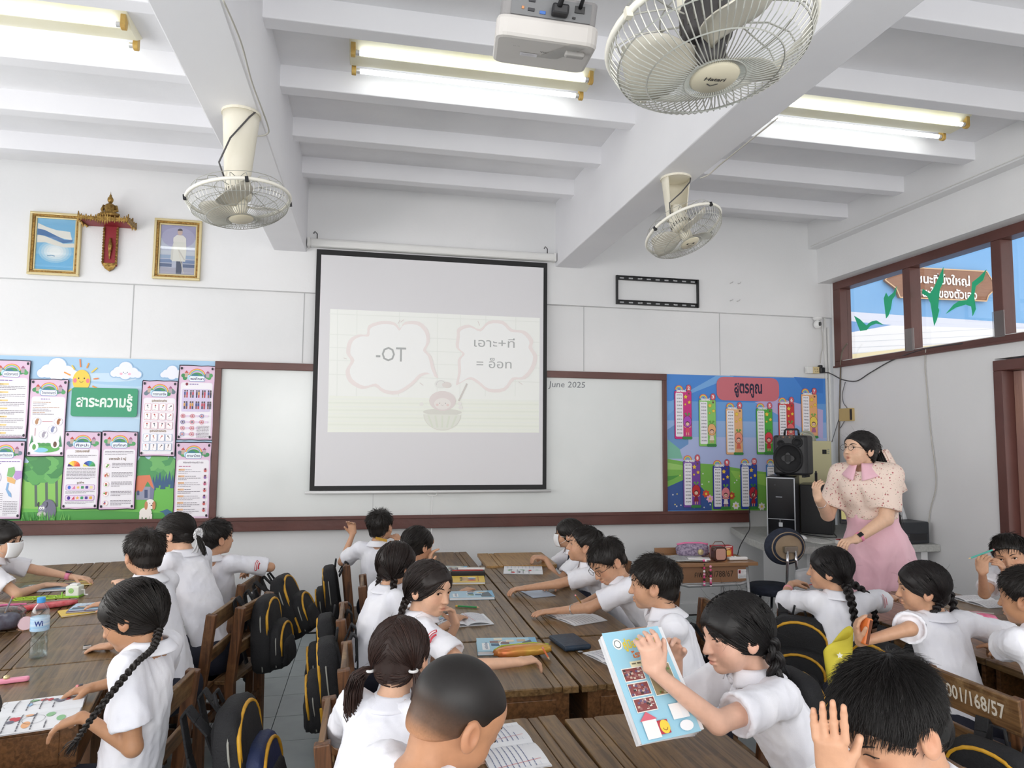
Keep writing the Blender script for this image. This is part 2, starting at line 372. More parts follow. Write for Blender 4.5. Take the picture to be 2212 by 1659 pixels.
# ---------------- projection screen
sx0, sx1, sz0, sz1 = -.46, 1.532, 1.143, 3.15; YS = YF - .03
sc_ = wthing('projection_screen', 'pull-down projection screen with black border showing a pale slide', 'screen', .536, 2.15, YS)
w2 = (sx1 - sx0) / 2; h2 = (sz1 - sz0) / 2
MB().bx(-w2, w2, -h2, h2, -.001, .001).build('black_border', mat('screen_black', '151517', .6), sc_)
MB().bx(-w2 + .038, w2 - .035, -h2 + .04, h2 - .045, .0011, .002).build('screen_fabric', mat('screen_fabric', 'e3e2e5', .8), sc_)
hs = MB(); hs.bar((-w2 - .06, h2 + .05, .0), (w2 + .07, h2 + .05, .0), .07, .07, (0, 0, 1)); hs.build('case', mat('screen_case', 'e8e8e6', .35), sc_, smooth=False, bevel=.02)
for s in (-1, 1):
    MB().bx(s * (w2 + .065) - .012, s * (w2 + .065) + .012, h2 + .012, h2 + .09, -.035, .04).build('end_cap', m_white, sc_, bevel=.006)
    hk = MB(); hk.tube([(s * (w2 + .0), h2 + .085, 0), (s * (w2 + .0), h2 + .13, 0), (s * (w2 - .0) - .02, h2 + .15, 0), (s * w2 - .03, h2 + .13, 0)], .004, 6); hk.build('hook', m_dark, sc_)
b_ = MB(); b_.tube([(-w2 - .035, -h2 - .014, 0), (w2 + .04, -h2 - .014, 0)], .013, 12); b_.build('weight_bar', mat('satin_white', 'dfdfdf', .3), sc_, smooth=True)
a = F(933, 1070); hx = a[0] - .536
b_ = MB(); b_.tube([(hx - .04, -h2 - .03, 0), (hx - .03, -h2 - .045, .003), (hx + .03, -h2 - .045, .003), (hx + .04, -h2 - .03, 0)], .004, 6); b_.build('pull_handle', m_white, sc_)
b_ = MB(); b_.tube([(hx, -h2 - .045, 0), (hx, -h2 - .43, .002)], .004, 6); b_.build('pull_cord', mat('cord_white', 'eeeeee', .7), sc_)
# projected slide: the beam's light is painted as pale colours on the fabric
K = .3919
def C(x, y): a = F(640 + x * K, 480 + y * K, YS); return (a[0] - .536, a[1] - 2.15)
pr = Print(.00009); pr.z = .0024
pr.poly([C(172, 1158), C(1338, 1160), C(1342, 528), C(187, 478)], 'fafcf8')
pr.poly([C(183, 955), C(1335, 985), C(1338, 1160), C(172, 1158)], 'f8fbf2')
for x in (228, 335, 568, 780, 905, 1045, 1210): pr.line([C(x, 480 + (x - 187) * .043), C(x - 4, 960)], .005, 'f0f3ee')
for y in (505, 618, 690, 760, 838): pr.line([C(180, y), C(1340, y + 45)], .005, 'f0f3ee')
for k in range(9): pr.line([C(175, 975 + 20 * k), C(1336, 985 + 20 * k)], .012, 'f3f7ed' if k % 2 else 'f7faf3')
cl1 = [(388,618),(398,570),(470,545),(540,552),(572,585),(600,550),(680,550),(728,600),(735,660),(715,705),(745,740),(765,815),(782,862),(740,838),(690,850),(640,900),(560,948),(480,940),(430,905),(360,920),(290,880),(272,820),(300,765),(275,720),(290,650),(340,620)]
cl2 = [(885,625),(890,585),(950,565),(1010,590),(1060,545),(1140,545),(1190,590),(1260,600),(1305,650),(1300,690),(1328,740),(1310,810),(1260,865),(1200,870),(1150,930),(1060,935),(1000,890),(950,865),(900,890),(880,895),(892,830),(890,760),(915,725),(880,690)]
def shrink(P, k): cx = sum(p[0] for p in P) / len(P); cy = sum(p[1] for p in P) / len(P); return [(cx + (x - cx) * k, cy + (y - cy) * k) for x, y in P]
def smooth_poly(P, n=3):
    out = []; m = len(P)
    for i in range(m):
        p0, p1, p2, p3 = (np.array(P[(i + d) % m], float) for d in (-1, 0, 1, 2))
        for t in range(n):
            t /= n; out.append(tuple(.5 * ((2 * p1) + (-p0 + p2) * t + (2 * p0 - 5 * p1 + 4 * p2 - p3) * t * t + (-p0 + 3 * p1 - 3 * p2 + p3) * t ** 3)))
    return out
for c_ in (cl1, cl2):
    pr.poly([C(*q) for q in smooth_poly(c_)], 'f5ecea'); pr.poly([C(*q) for q in smooth_poly(shrink(c_, .91))], 'fbfcfb')
for t, x, y, h, w in (('-OT', 522, 742, .125, .25), ('เอาะ+ที', 1092, 675, .075, .36), ('= อ็อท', 1090, 790, .075, .31)):
    a = C(x, y); pr.text(t, a[0], a[1] - h * .3, h, 'b6b8b8', w=w, bold=.002)
bx_, by_ = C(805, 1060)
pr.ell(bx_, by_ + .02, .165, .03, 'e4e4dc'); pr.ell(bx_, by_, .16, .135, 'e6e5dd', a0=180, a1=360); pr.ell(bx_, by_, .155, .13, 'edefe6', a0=180, a1=360)
for k in range(5): pr.line([(bx_ - .12 + k * .06, by_ - .01), (bx_ - .08 + k * .04, by_ - .11)], .015, 'e6ebdd')
a = C(806, 985); pr.ell(a[0], a[1], .115, .085, 'ebe2e0'); pr.ell(a[0] + .0, a[1] - .025, .072, .05, 'f4f0ec')
for s in (-1, 1): pr.ell(a[0] + s * .045, a[1] - .035, .012, .01, 'f0dcd8'); pr.ell(a[0] + s * .025, a[1] - .02, .004, .004, 'b0a8a8')
pr.ring(a[0], a[1] - .03, .008, .010, 'b8aeb0', 200, 340, 6)
a = C(803, 893); pr.ell(a[0] - .01, a[1], .055, .036, 'f1f2ee'); pr.ell(a[0] + .04, a[1] - .005, .04, .026, 'eae4e0'); pr.ring(a[0] - .01, a[1], .036, .0385, 'c4bfc0', 20, 200, 10, .8)
pr.line([C(895, 985), C(940, 890)], .014, 'dad5d1')
for q in ((690, 1003), (900, 1000), (905, 1022)): a = C(*q); pr.ell(a[0], a[1], .018, .016, 'f3f2ee')
for P in ([(560,560),(572,540)], [(575,552),(592,538)], [(262,748),(278,755)], [(680,885),(700,900)], [(1000,545),(1010,570)], [(1225,880),(1245,895)]): pr.line([C(*q) for q in P], .004, 'e2d8d6')
pr.build('slide', sc_, mat('slide_painted_light', attr=True, rough=.8))
# ---------------- pictures, altar
def frame_pic(px, label, kind):
    P = [F(*q) for q in px]; x = sum(p[0] for p in P) / 4; z = sum(p[1] for p in P) / 4
    w = ((P[1][0] - P[0][0]) + (P[2][0] - P[3][0])) / 2; h = ((P[0][1] - P[3][1]) + (P[1][1] - P[2][1])) / 2
    o = wthing('framed_picture', label, 'picture', x, z, YF - .003); w /= 2; h /= 2
    g = mat('gold_moulding', 'b08d4a', .35, metal=.6, c2='7d5a2c', nscale=60, bump=.5, bscale=120); g2 = mat('pale_gold', 'd9c99a', .3, metal=.5)
    for i, (a, b, d0, d1, m) in enumerate(((0, .018, 0, .03, g2), (.016, .034, 0, .022, g), (.034, .046, 0, .014, g2))):
        f = MB(); f.bx(-w + a, w - a, h - b, h - a, d0, d1).bx(-w + a, w - a, -h + a, -h + b, d0, d1).bx(-w + a, -w + b, -h + b, h - b, d0, d1).bx(w - b, w - a, -h + b, h - b, d0, d1)
        f.build(('outer_moulding', 'carved_moulding', 'inner_moulding')[i], m, o, bevel=.003)
    iw, ih = w - .044, h - .044; pr = Print(); pr.z = .004
    def U(u, v): return (-iw + 2 * iw * u, -ih + 2 * ih * v)
    def pp(L, c): pr.poly([U(*q) for q in L], c)
    if kind == 'flag':
        pr.rect(-iw, iw, -ih, ih, '6fb3da'); pp([(0, 0), (1, 0), (1, .3), (0, .3)], '5fb0dc')
        for k in range(5): a = U(.5, .36); pr.ell(a[0], a[1], iw * (.86 - .14 * k), ih * (.44 - .07 * k), ('8fc3df', 'aed0e2', 'c9dde6', 'dce6ea', 'e6ecec')[k])
        pp([(.02, .9), (.25, .83), (.5, .78), (.86, .76), (.92, .6), (.7, .62), (.45, .68), (.2, .76), (.02, .79)], 'e4e4dc')
        pp([(.02, .79), (.2, .77), (.45, .69), (.72, .6), (.94, .61), (.93, .56), (.7, .53), (.45, .6), (.2, .66), (.02, .67)], '2f6aa3')
        pp([(.02, .67), (.2, .655), (.45, .59), (.7, .52), (.97, .54), (1, .46), (.75, .45), (.5, .48), (.25, .53), (.02, .52)], 'e0ddd2')
        pr.line([U(.3, .27), U(.42, .285), U(.5, .27)], .008, '7fa6c0')
    else:
        pr.rect(-iw, iw, -ih, ih, 'b9bfd0'); pr.rect(-iw, iw, ih * .45, ih, '9a98ba'); a = U(.5, .75); pr.ell(a[0], a[1], iw * .95, ih * .42, 'a9a8c6')
        pr.rect(-iw, iw, -ih, -ih * .72, 'a8a8b8')
        for s in (-1, 1):
            for k in range(4): pr.rect(s * iw * .65 - .045, s * iw * .65 + .045, -ih * .7 + k * .035, -ih * .7 + k * .035 + .028, ('55678a', '6f86ad', '8fa6c4', 'c0c8d4')[k])
        pp([(.47, .02), (.47, .3), (.64, .3), (.62, .02)], '3a4560'); pp([(.34, .27), (.32, .5), (.38, .68), (.48, .77), (.6, .77), (.72, .68), (.74, .5), (.72, .27)], 'dcdcd4')
        pp([(.30, .3), (.32, .55), (.38, .6), (.37, .28)], 'cfcfc8'); a = U(.54, .86); pr.ell(a[0], a[1], .019, .027, 'c9b0a6'); pr.ell(a[0], a[1] + .012, .019, .018, '3a3440', a0=0, a1=180)
        pp([(.36, .74), (.45, .8), (.63, .8), (.72, .74), (.72, .66), (.36, .66)], 'e2e0da')
        pr.line([U(.5, .55), U(.68, .03)], .005, 'd6d2c4'); pr.line([U(.52, .5), U(.7, .3)], .01, 'c6c4bc')
    pr.build('print', o); MB().bx(-iw, iw, -ih, ih, .0095, .0115).build('glazing', glass('picture_glass', gl=.25, rough=.01), o)
frame_pic([(67, 459), (179, 464), (173, 598), (63, 594)], 'gold framed picture of a blue and white flag against a light blue sky', 'flag')
frame_pic([(336, 473), (438, 479), (433, 609), (331, 602)], 'gold framed photograph of a standing man in a white coat under the left fan', 'man')
m_gold = mat('antique_gold', 'b5924f', .38, metal=.7, c2='6a4d22', nscale=45, bump=.4, bscale=90); m_red = mat('altar_red', '8e1f2a', .5)
ax, az = F(243, 490)
al = wthing('altar_shelf', 'red and gold carved altar shelf between the two framed pictures', 'shelf', ax, az, YF - .002)
MB().bx(-.17, .17, -.005, .01, .0, .2).build('shelf_board', m_red, al, bevel=.002)
MB().bx(-.05, .05, -.32, -.0, 0, .02).build('back_panel', m_red, al)
def fret(x0, x1, z, axis='x'):
    b = MB(); n = int((x1 - x0) / .016)
    for k in range(n):
        x = x0 + (k + .5) * (x1 - x0) / n; q = abs(k - n / 2 + .5) / (n / 2); up = .022 + .012 * (k % 2) + (.022 if q < .25 else 0) + (.02 if q > .9 else 0); dn = .018 + .008 * (k % 2) + (.018 if q < .2 else 0)
        P = [(x, -dn), (x + .009, -.004), (x + .009, .01), (x, up), (x - .009, .01), (x - .009, -.004)]
        b.prism(P, z - .004, z + .004, (lambda a, c, d: (a, c, d)) if axis == 'x' else (lambda a, c, d: (d, c, a)))
    if axis == 'x': b.bx(x0, x1, -.006, .014, z - .003, z + .003)
    else: b.bx(z - .003, z + .003, -.006, .014, x0, x1)
    return b
fret(-.175, .175, .203).build('front_fretwork', m_gold, al)
for s in (-1, 1): fret(.0, .2, s * .175, 'y').build('side_fretwork', m_gold, al)
b = MB()
for s in (-1, 1):
    for k in range(13): b.lathe([(0, -.01), (.008, -.004), (.009, .004), (0, .012)], 6, (s * .048, -.03 - k * .022, .028), Matrix.Rotation(s * .6, 3, 'Z'))
    b.bx(s * .048 - .006, s * .048 + .006, -.31, -.01, .015, .026)
b.prism([(-.055, -.3), (.055, -.3), (.03, -.345), (0, -.365), (-.03, -.345)], .008, .028)
b.build('gold_border', m_gold, al)
b = MB(); b.tube([(0, -.1, .03), (.004, -.16, .035), (.0, -.27, .028)], [.006, .016, .004], 8); b.build('pendant_ornament', m_gold, al)
bu = thing('statue', 'small seated golden statue on the altar shelf', 'statue', (ax + .01, YF - .1, az + .01))
b = MB()
b.lathe([(.075, 0), (.08, .012), (.07, .02), (.078, .03), (0, .034)], 20, sy=.65); b.build('pedestal', m_gold, bu, smooth=True)
b = MB(); b.tube([(-.075, -.015, .042), (-.03, -.045, .046), (.03, -.045, .05), (.07, -.01, .05)], [.014, .02, .02, .016], 10)
b.tube([(.0, 0, .04), (0, 0, .07), (0, .002, .11), (0, .004, .135), (0, .004, .148)], [.05, .036, .042, .034, .013], 14)
b.tube([(-.04, .0, .128), (-.052, -.01, .09), (-.035, -.035, .062)], [.013, .012, .009], 8); b.tube([(.04, .0, .128), (.054, -.008, .09), (.02, -.04, .06)], [.013, .012, .009], 8)
b.build('figure', m_gold, bu, smooth=True)
b = MB(); b.lathe([(0, -.026), (.014, -.022), (.021, -.004), (.02, .012), (.012, .024), (.008, .03), (.01, .034), (.003, .045), (0, .07)], 16, (0, .0, .175)); b.build('head', m_gold, bu, smooth=True)
# ---------------- TV bracket, hooks, camera, sockets
tv = wthing('tv_bracket', 'empty black steel television wall bracket above the whiteboard', 'bracket', 2.595, 2.952, YF - .001)
m_bk = mat('bracket_black', '1a1b1d', .4)
for s in (-1, 1):
    b = MB(); b.bx(-.405, .405, s * .113 - .02, s * .113 + .02, .0, .006).bx(-.405, .405, s * .113 + .016, s * .113 + .02, 0, .022).bx(-.405, .405, s * .113 - .02, s * .113 - .016, 0, .022); cr_ = b.build('cross_rail', m_bk, tv)
    for k in range(9): MB().bx(-.37 + k * .088, -.33 + k * .088, s * .113 - .006, s * .113 + .006, .006, .0066).build('slot', mat('slot_grey', 'b9babd', .6), cr_)
    MB().bx(s * .4 - .008, s * .4 + .008, -.133, .133, 0, .026).build('side_rail', m_bk, tv)
    for q in (-1, 1):
        b = MB(); b.lathe([(0, .012), (.006, .011), (.008, .006), (.008, 0)][::-1], 8, (q * .16, s * .113, .007)); b.build('bolt', mat('steel', 'c9c9c9', .3, metal=.8), tv)
for i, q in enumerate([(1577, 612), (1594, 613), (1577, 650), (1592, 651)]):
    x, z = F(*q); o = wthing('wall_hook', ('upper left', 'upper right', 'lower left', 'lower right')[i] + ' one of four small steel wall hooks right of the black bracket', 'hook', x, z, YF, group='four small hooks right of the bracket')
    b = MB(); b.tube([(0, 0, 0), (0, 0, .025), (.008, .003, .035), (.012, .012, .035)], .004, 6); b.build('hook_wire', mat('steel', 'c9c9c9', .3), o)
cx, cz = F(1767, 684); so = thing('security_camera', 'white round security camera under the upper wall band in the corner', 'camera', (cx, YF + .01, 2.79))
mw = mat('camera_white', 'efefef', .25)
b = MB(); b.lathe([(.0, 0), (.045, 0), (.045, -.012), (.03, -.03)], 20); b.build('mount', m_dark if False else mw, so, smooth=True)
b = MB(); b.lathe([(.03 * math.sin(t) * 1.27 if 0 < i < 12 else 0, -.07 + .042 * math.cos(t)) for i, t in enumerate(np.linspace(0, math.pi, 13))], 20); b.build('ball', mw, so, smooth=True)
b = MB(); b.prism(rrect(-.013, .013, -.02, .02, .012), -.0, .01, lambda x, y, z: (x, -.033 - z, -.07 + y)); b.build('lens_window', mat('lens_black', '0d0d10', .1), so)
ox, oz = F(1755, 800)
o = wthing('power_socket', 'cream double power socket with a black plug above the right display board', 'socket', ox, oz, YF + .03)
MB().bx(-.06, .0, -.03, .035, 0, .04).build('white_box', m_white, o, bevel=.004); MB().bx(0, .075, -.03, .035, 0, .035).build('socket_plate', mat('cream_plastic', 'dcc99a', .5), o, bevel=.004)
b = MB()
for x, z in ((.022, .012), (.03, -.012), (.045, .012), (.052, -.01)): b.bx(x, x + .005, z - .006, z + .006, .035, .0355)
b.build('slots', m_dark, o); MB().bx(.07, .12, -.025, .03, .01, .06).bx(.075, .11, .025, .055, .0, .04).build('plug', m_dark, o, bevel=.008)
def cable(label, pts, r=.004, m=None, parent=None, name='cable', sub=8, **k):
    P = np.array(pts, float); n = len(P); out = []
    for i in range(n - 1):
        p0, p1, p2, p3 = P[max(i - 1, 0)], P[i], P[i + 1], P[min(i + 2, n - 1)]
        for t in range(sub):
            t /= sub; out.append(.5 * (2 * p1 + (p2 - p0) * t + (2 * p0 - 5 * p1 + 4 * p2 - p3) * t * t + (3 * p1 - p0 - 3 * p2 + p3) * t ** 3))
    out.append(P[-1]); b = MB(); b.tube(out, r, 6); o = b.build(name, m or m_wire, parent, smooth=True)
    if parent is None: tag(o, label, 'cable')
    return o
def Rw(px, py, d=.012): return B(px, py, x=XR - d)
def Fw(px, py, d=.02): return B(px, py, y=YF + .05 - d)
cable('dark cable looping from the plug across the right wall towards the door', [Fw(1765, 806, .05), Fw(1787, 805, .03), Rw(1800, 810), Rw(1820, 820), Rw(1850, 823), Rw(1880, 805), Rw(1930, 777), Rw(2000, 753), Rw(2080, 742)], .005)
cable('thick dark cable bundle hanging down the front right corner of the room', [Rw(1830, 742), Rw(1818, 765), Rw(1815, 820), Rw(1813, 900), Rw(1812, 960), Rw(1814, 1060)], .007, mat('cable_brown', '6e6457', .6))
cable('thin pale cable hanging beside the thick bundle in the corner', [Rw(1826, 825), Rw(1820, 850), Rw(1822, 870), Rw(1831, 885), Rw(1826, 905), Rw(1815, 925)], .003)
cable('thin twisted pale cable hanging down the middle of the right wall', [Rw(2000, 755), Rw(1998, 790), Rw(2003, 850), Rw(2010, 930), Rw(2022, 1040), Rw(2010, 1100), Rw(2003, 1150)], .004, m_wirew)
cable('white camera cable running down from the security camera', [Fw(1774, 698, .03), Fw(1776, 720), Fw(1777, 752), Fw(1774, 765), Fw(1772, 785)], .003, m_wirew)
cable('fine loose cable hanging in the corner above the grey cabinet', [Rw(1812, 905), Rw(1803, 935), Rw(1797, 955)], .003)
for i, (xx, lab) in enumerate(((4.37, 'white vertical conduit beside the right display board'), (4.405, 'white vertical conduit right in the room corner'))):
    b = MB().bx(xx - .009, xx + .009, YF + .03, YF + .05, .1, 2.79 if i == 0 else 2.7); tag(b.build('conduit', m_white, bevel=.003), lab, 'conduit')
jb = thing('junction_box', 'open tan junction box on the right wall near the corner cables', 'box', Rw(1829, 896, 0))
MB().bx(-.03, 0, -.11, .07, -.06, .06).build('box_body', mat('cardboard_tan', 'c3ab74', .7), jb, bevel=.003); MB().bx(-.034, -.028, -.11, -.085, -.05, .05).build('gap', m_dark, jb)
# ---------------- left bulletin board
bl = wthing('bulletin_board', 'left bulletin board printed with a sunny countryside scene', 'board', -2.2, 1.56, YF + .05)
MB().bx(-1.1, .993, -.63, .632, 0, .035).build('backing', m_white, bl)
pr = Print(.00006); pr.z = .0355
def L(px, py): a = F(px, py); return (a[0] + 2.2, a[1] - 1.56)
def lp(P, c): pr.poly([L(*q) for q in P], c)
def crop(x, y): return (x * .3165, 740 + y * .3165)
pr.rect(-1.1, .99, -.63, .63, 'a9cdea'); lp([(-60, 830), (120, 822), (290, 835), (470, 815), (470, 1000), (-60, 1000)], 'bcd8ef')
for x, y, rx, ry in ((230, 815, .22, .035), (100, 940, .2, .03), (330, 900, .16, .03)): a = L(x, y); pr.ell(a[0], a[1], rx, ry, 'c9e0f2', n=16)
lp([(-60, 1000), (60, 1000), (150, 1010), (250, 1002), (330, 1040), (460, 1020), (457, 1125), (-60, 1130)], '8ec963')
lp([(270, 1075), (330, 1052), (380, 1040), (460, 1025), (457, 1125), (-60, 1130), (-60, 1096), (100, 1100)], '6fbf55'); lp([(-60, 1110), (200, 1103), (457, 1112), (457, 1128), (-60, 1132)], '4f9f48')
def tree(x, y, w, h, c, seed):
    r = random.Random(seed)
    for k in range(16):
        a = L(x + r.uniform(-w, w), y + r.uniform(-h, h)); q = r.uniform(.05, .085); pr.poly([(a[0] + q * (1 + .3 * math.sin(5 * t)) * math.cos(t), a[1] + q * (1 + .3 * math.cos(4 * t)) * math.sin(t)) for t in np.linspace(0, 6.1, 12)], c[k % len(c)])
for x in (75, 98, 120): pr.line([L(x, 1020), L(x + 1, 1095)], .018, '5b6b63')
tree(95, 1010, 36, 18, ('4f9a55', '5fab5c', '6db765', '479052'), 3); tree(340, 1015, 38, 22, ('4f9a5f', '63ab66', '72b86c'), 5)
for k in range(9): a = L(330 + k * 7, 1045 - (k * 5) % 13); pr.poly([(a[0] - .02, a[1] - .05), (a[0] + .02, a[1] - .05), (a[0], a[1] + .06)], '3a5f86')
lp([(293, 1050), (325, 1052), (325, 1080), (293, 1080)], '9b9db3'); lp([(325, 1030), (333, 1052), (330, 1080), (322, 1080)], '7d80a0'); lp([(296, 1028), (323, 1026), (332, 1057), (326, 1052), (318, 1040), (306, 1062), (285, 1062)], 'e0805f'); lp([(311, 1058), (318, 1058), (318, 1076), (311, 1076)], '4b557a'); lp([(295, 1060), (300, 1060), (300, 1070), (295, 1070)], '4b557a')
lp([(358, 1118), (352, 1108), (343, 1106)[0:2], (360, 1100), (370, 1106), (378, 1118)], '3f6b8c')
def cloud(x, y, s, face=False):
    a = L(x, y)
    for c, e in (('9fc3e6', .007), ('eef0fa', 0)):
        for dx, dy, r in ((0, .03, .055), (-.055, -.005, .045), (.06, -.01, .045), (-.09, -.02, .03), (.1, -.025, .03), (0, -.02, .05)): pr.ell(a[0] + dx * s, a[1] + dy * s, r * s + e, r * s + e, c)
    if face:
        for d in (-1, 1): pr.ell(a[0] + d * .03, a[1] - .02, .011, .009, 'f2b8cc'); pr.ell(a[0] + d * .014, a[1] - .008, .003, .004, '4a4a6a')
        pr.ring(a[0], a[1] - .014, .005, .007, '4a4a6a', 180, 360, 6)
cloud(122, 800, 1.15); cloud(270, 802, .9, True); cloud(371, 806, .72)
sxx, syy = L(175, 822)
for k in range(12):
    t = math.radians(k * 30 + 8); r0, r1 = .085, .135 if k % 2 else .12; pr.line([(sxx + r0 * math.cos(t), syy + r0 * 1.25 * math.sin(t)), (sxx + r1 * math.cos(t), syy + r1 * 1.25 * math.sin(t))], .01, ('e58a55', 'f2cf55', 'f0a03c')[k % 3])
pr.ell(sxx, syy, .062, .085, 'f7cf4e', n=24)
for d in (-1, 1): pr.ell(sxx + d * .045, syy + .0, .013, .018, 'ee7f8f'); pr.ell(sxx + d * .02, syy + .018, .005, .006, '3c3030')
pr.ring(sxx, syy, .012, .015, '3c3030', 190, 350, 8)
# water buffalo and puppy
a = L(103, 1103); pr.ell(a[0], a[1], .055, .085, '6b6a7c', n=20); pr.ell(a[0], a[1], .05, .08, '77768c', n=20); b2 = L(89, 1104)
pr.ring(b2[0] + .005, b2[1] + .05, .028, .037, '3c3b4a', 150, 390, 14); pr.ell(b2[0], b2[1] + .012, .026, .034, '8d8ca0'); pr.ell(b2[0], b2[1] - .025, .03, .022, 'c9c6c6')
pr.ell(b2[0], b2[1] - .026, .022, .01, 'f4f0e8'); pr.line([(b2[0] - .02, b2[1] - .026), (b2[0] + .02, b2[1] - .026)], .002, '55505a')
for d in (-1, 1): pr.ell(b2[0] + d * .009, b2[1] + .022, .009, .011, 'ffffff'); pr.ell(b2[0] + d * .007, b2[1] + .02, .003, .004, '222222')
a = L(314, 1102); pr.ell(a[0], a[1] - .02, .045, .04, 'f2ece6')
for dx in (-.035, -.01, .02, .04): pr.rr(a[0] + dx - .009, a[0] + dx + .009, a[1] - .085, a[1] - .03, .006, 'f2ece6')
pr.ell(a[0] + .03, a[1] + .045, .036, .04, 'f7f1ea'); pr.ell(a[0] + .002, a[1] + .035, .012, .034, 'c98a60'); pr.ell(a[0] + .058, a[1] + .035, .012, .034, 'c98a60'); pr.ell(a[0] + .04, a[1] + .036, .006, .005, '3a2a28')
pr.ell(a[0] + .028, a[1] + .052, .003, .004, '3a2a28'); pr.ell(a[0] + .048, a[1] + .052, .003, .004, '3a2a28')
r = random.Random(1)
for k in range(70):
    x = r.choice((r.uniform(45, 150), r.uniform(60, 130))); a = L(x, 1121); h = r.uniform(.02, .075); pr.poly([(a[0] - .004, a[1] - .02), (a[0] + .004, a[1] - .02), (a[0] + r.uniform(-.02, .02), a[1] + h)], r.choice(('5bb04e', '3f9440', '79c25e')))
pr.build('countryside_print', bl)
tt = wthing('title_board', 'green title board with white Thai lettering on the left bulletin board', 'sign', *F(226, 869), YF + .006)
MB().prism(rrect(-.235, .235, -.112, .112, .02), 0, .008).build('board', mat('title_green', '3c9c74', .5), tt)
pr = Print(); pr.z = .0085; pr.text('สาระความรู้', 0, -.035, .085, 'e6f2ea', bold=.03, w=.40); pr.build('lettering', tt)
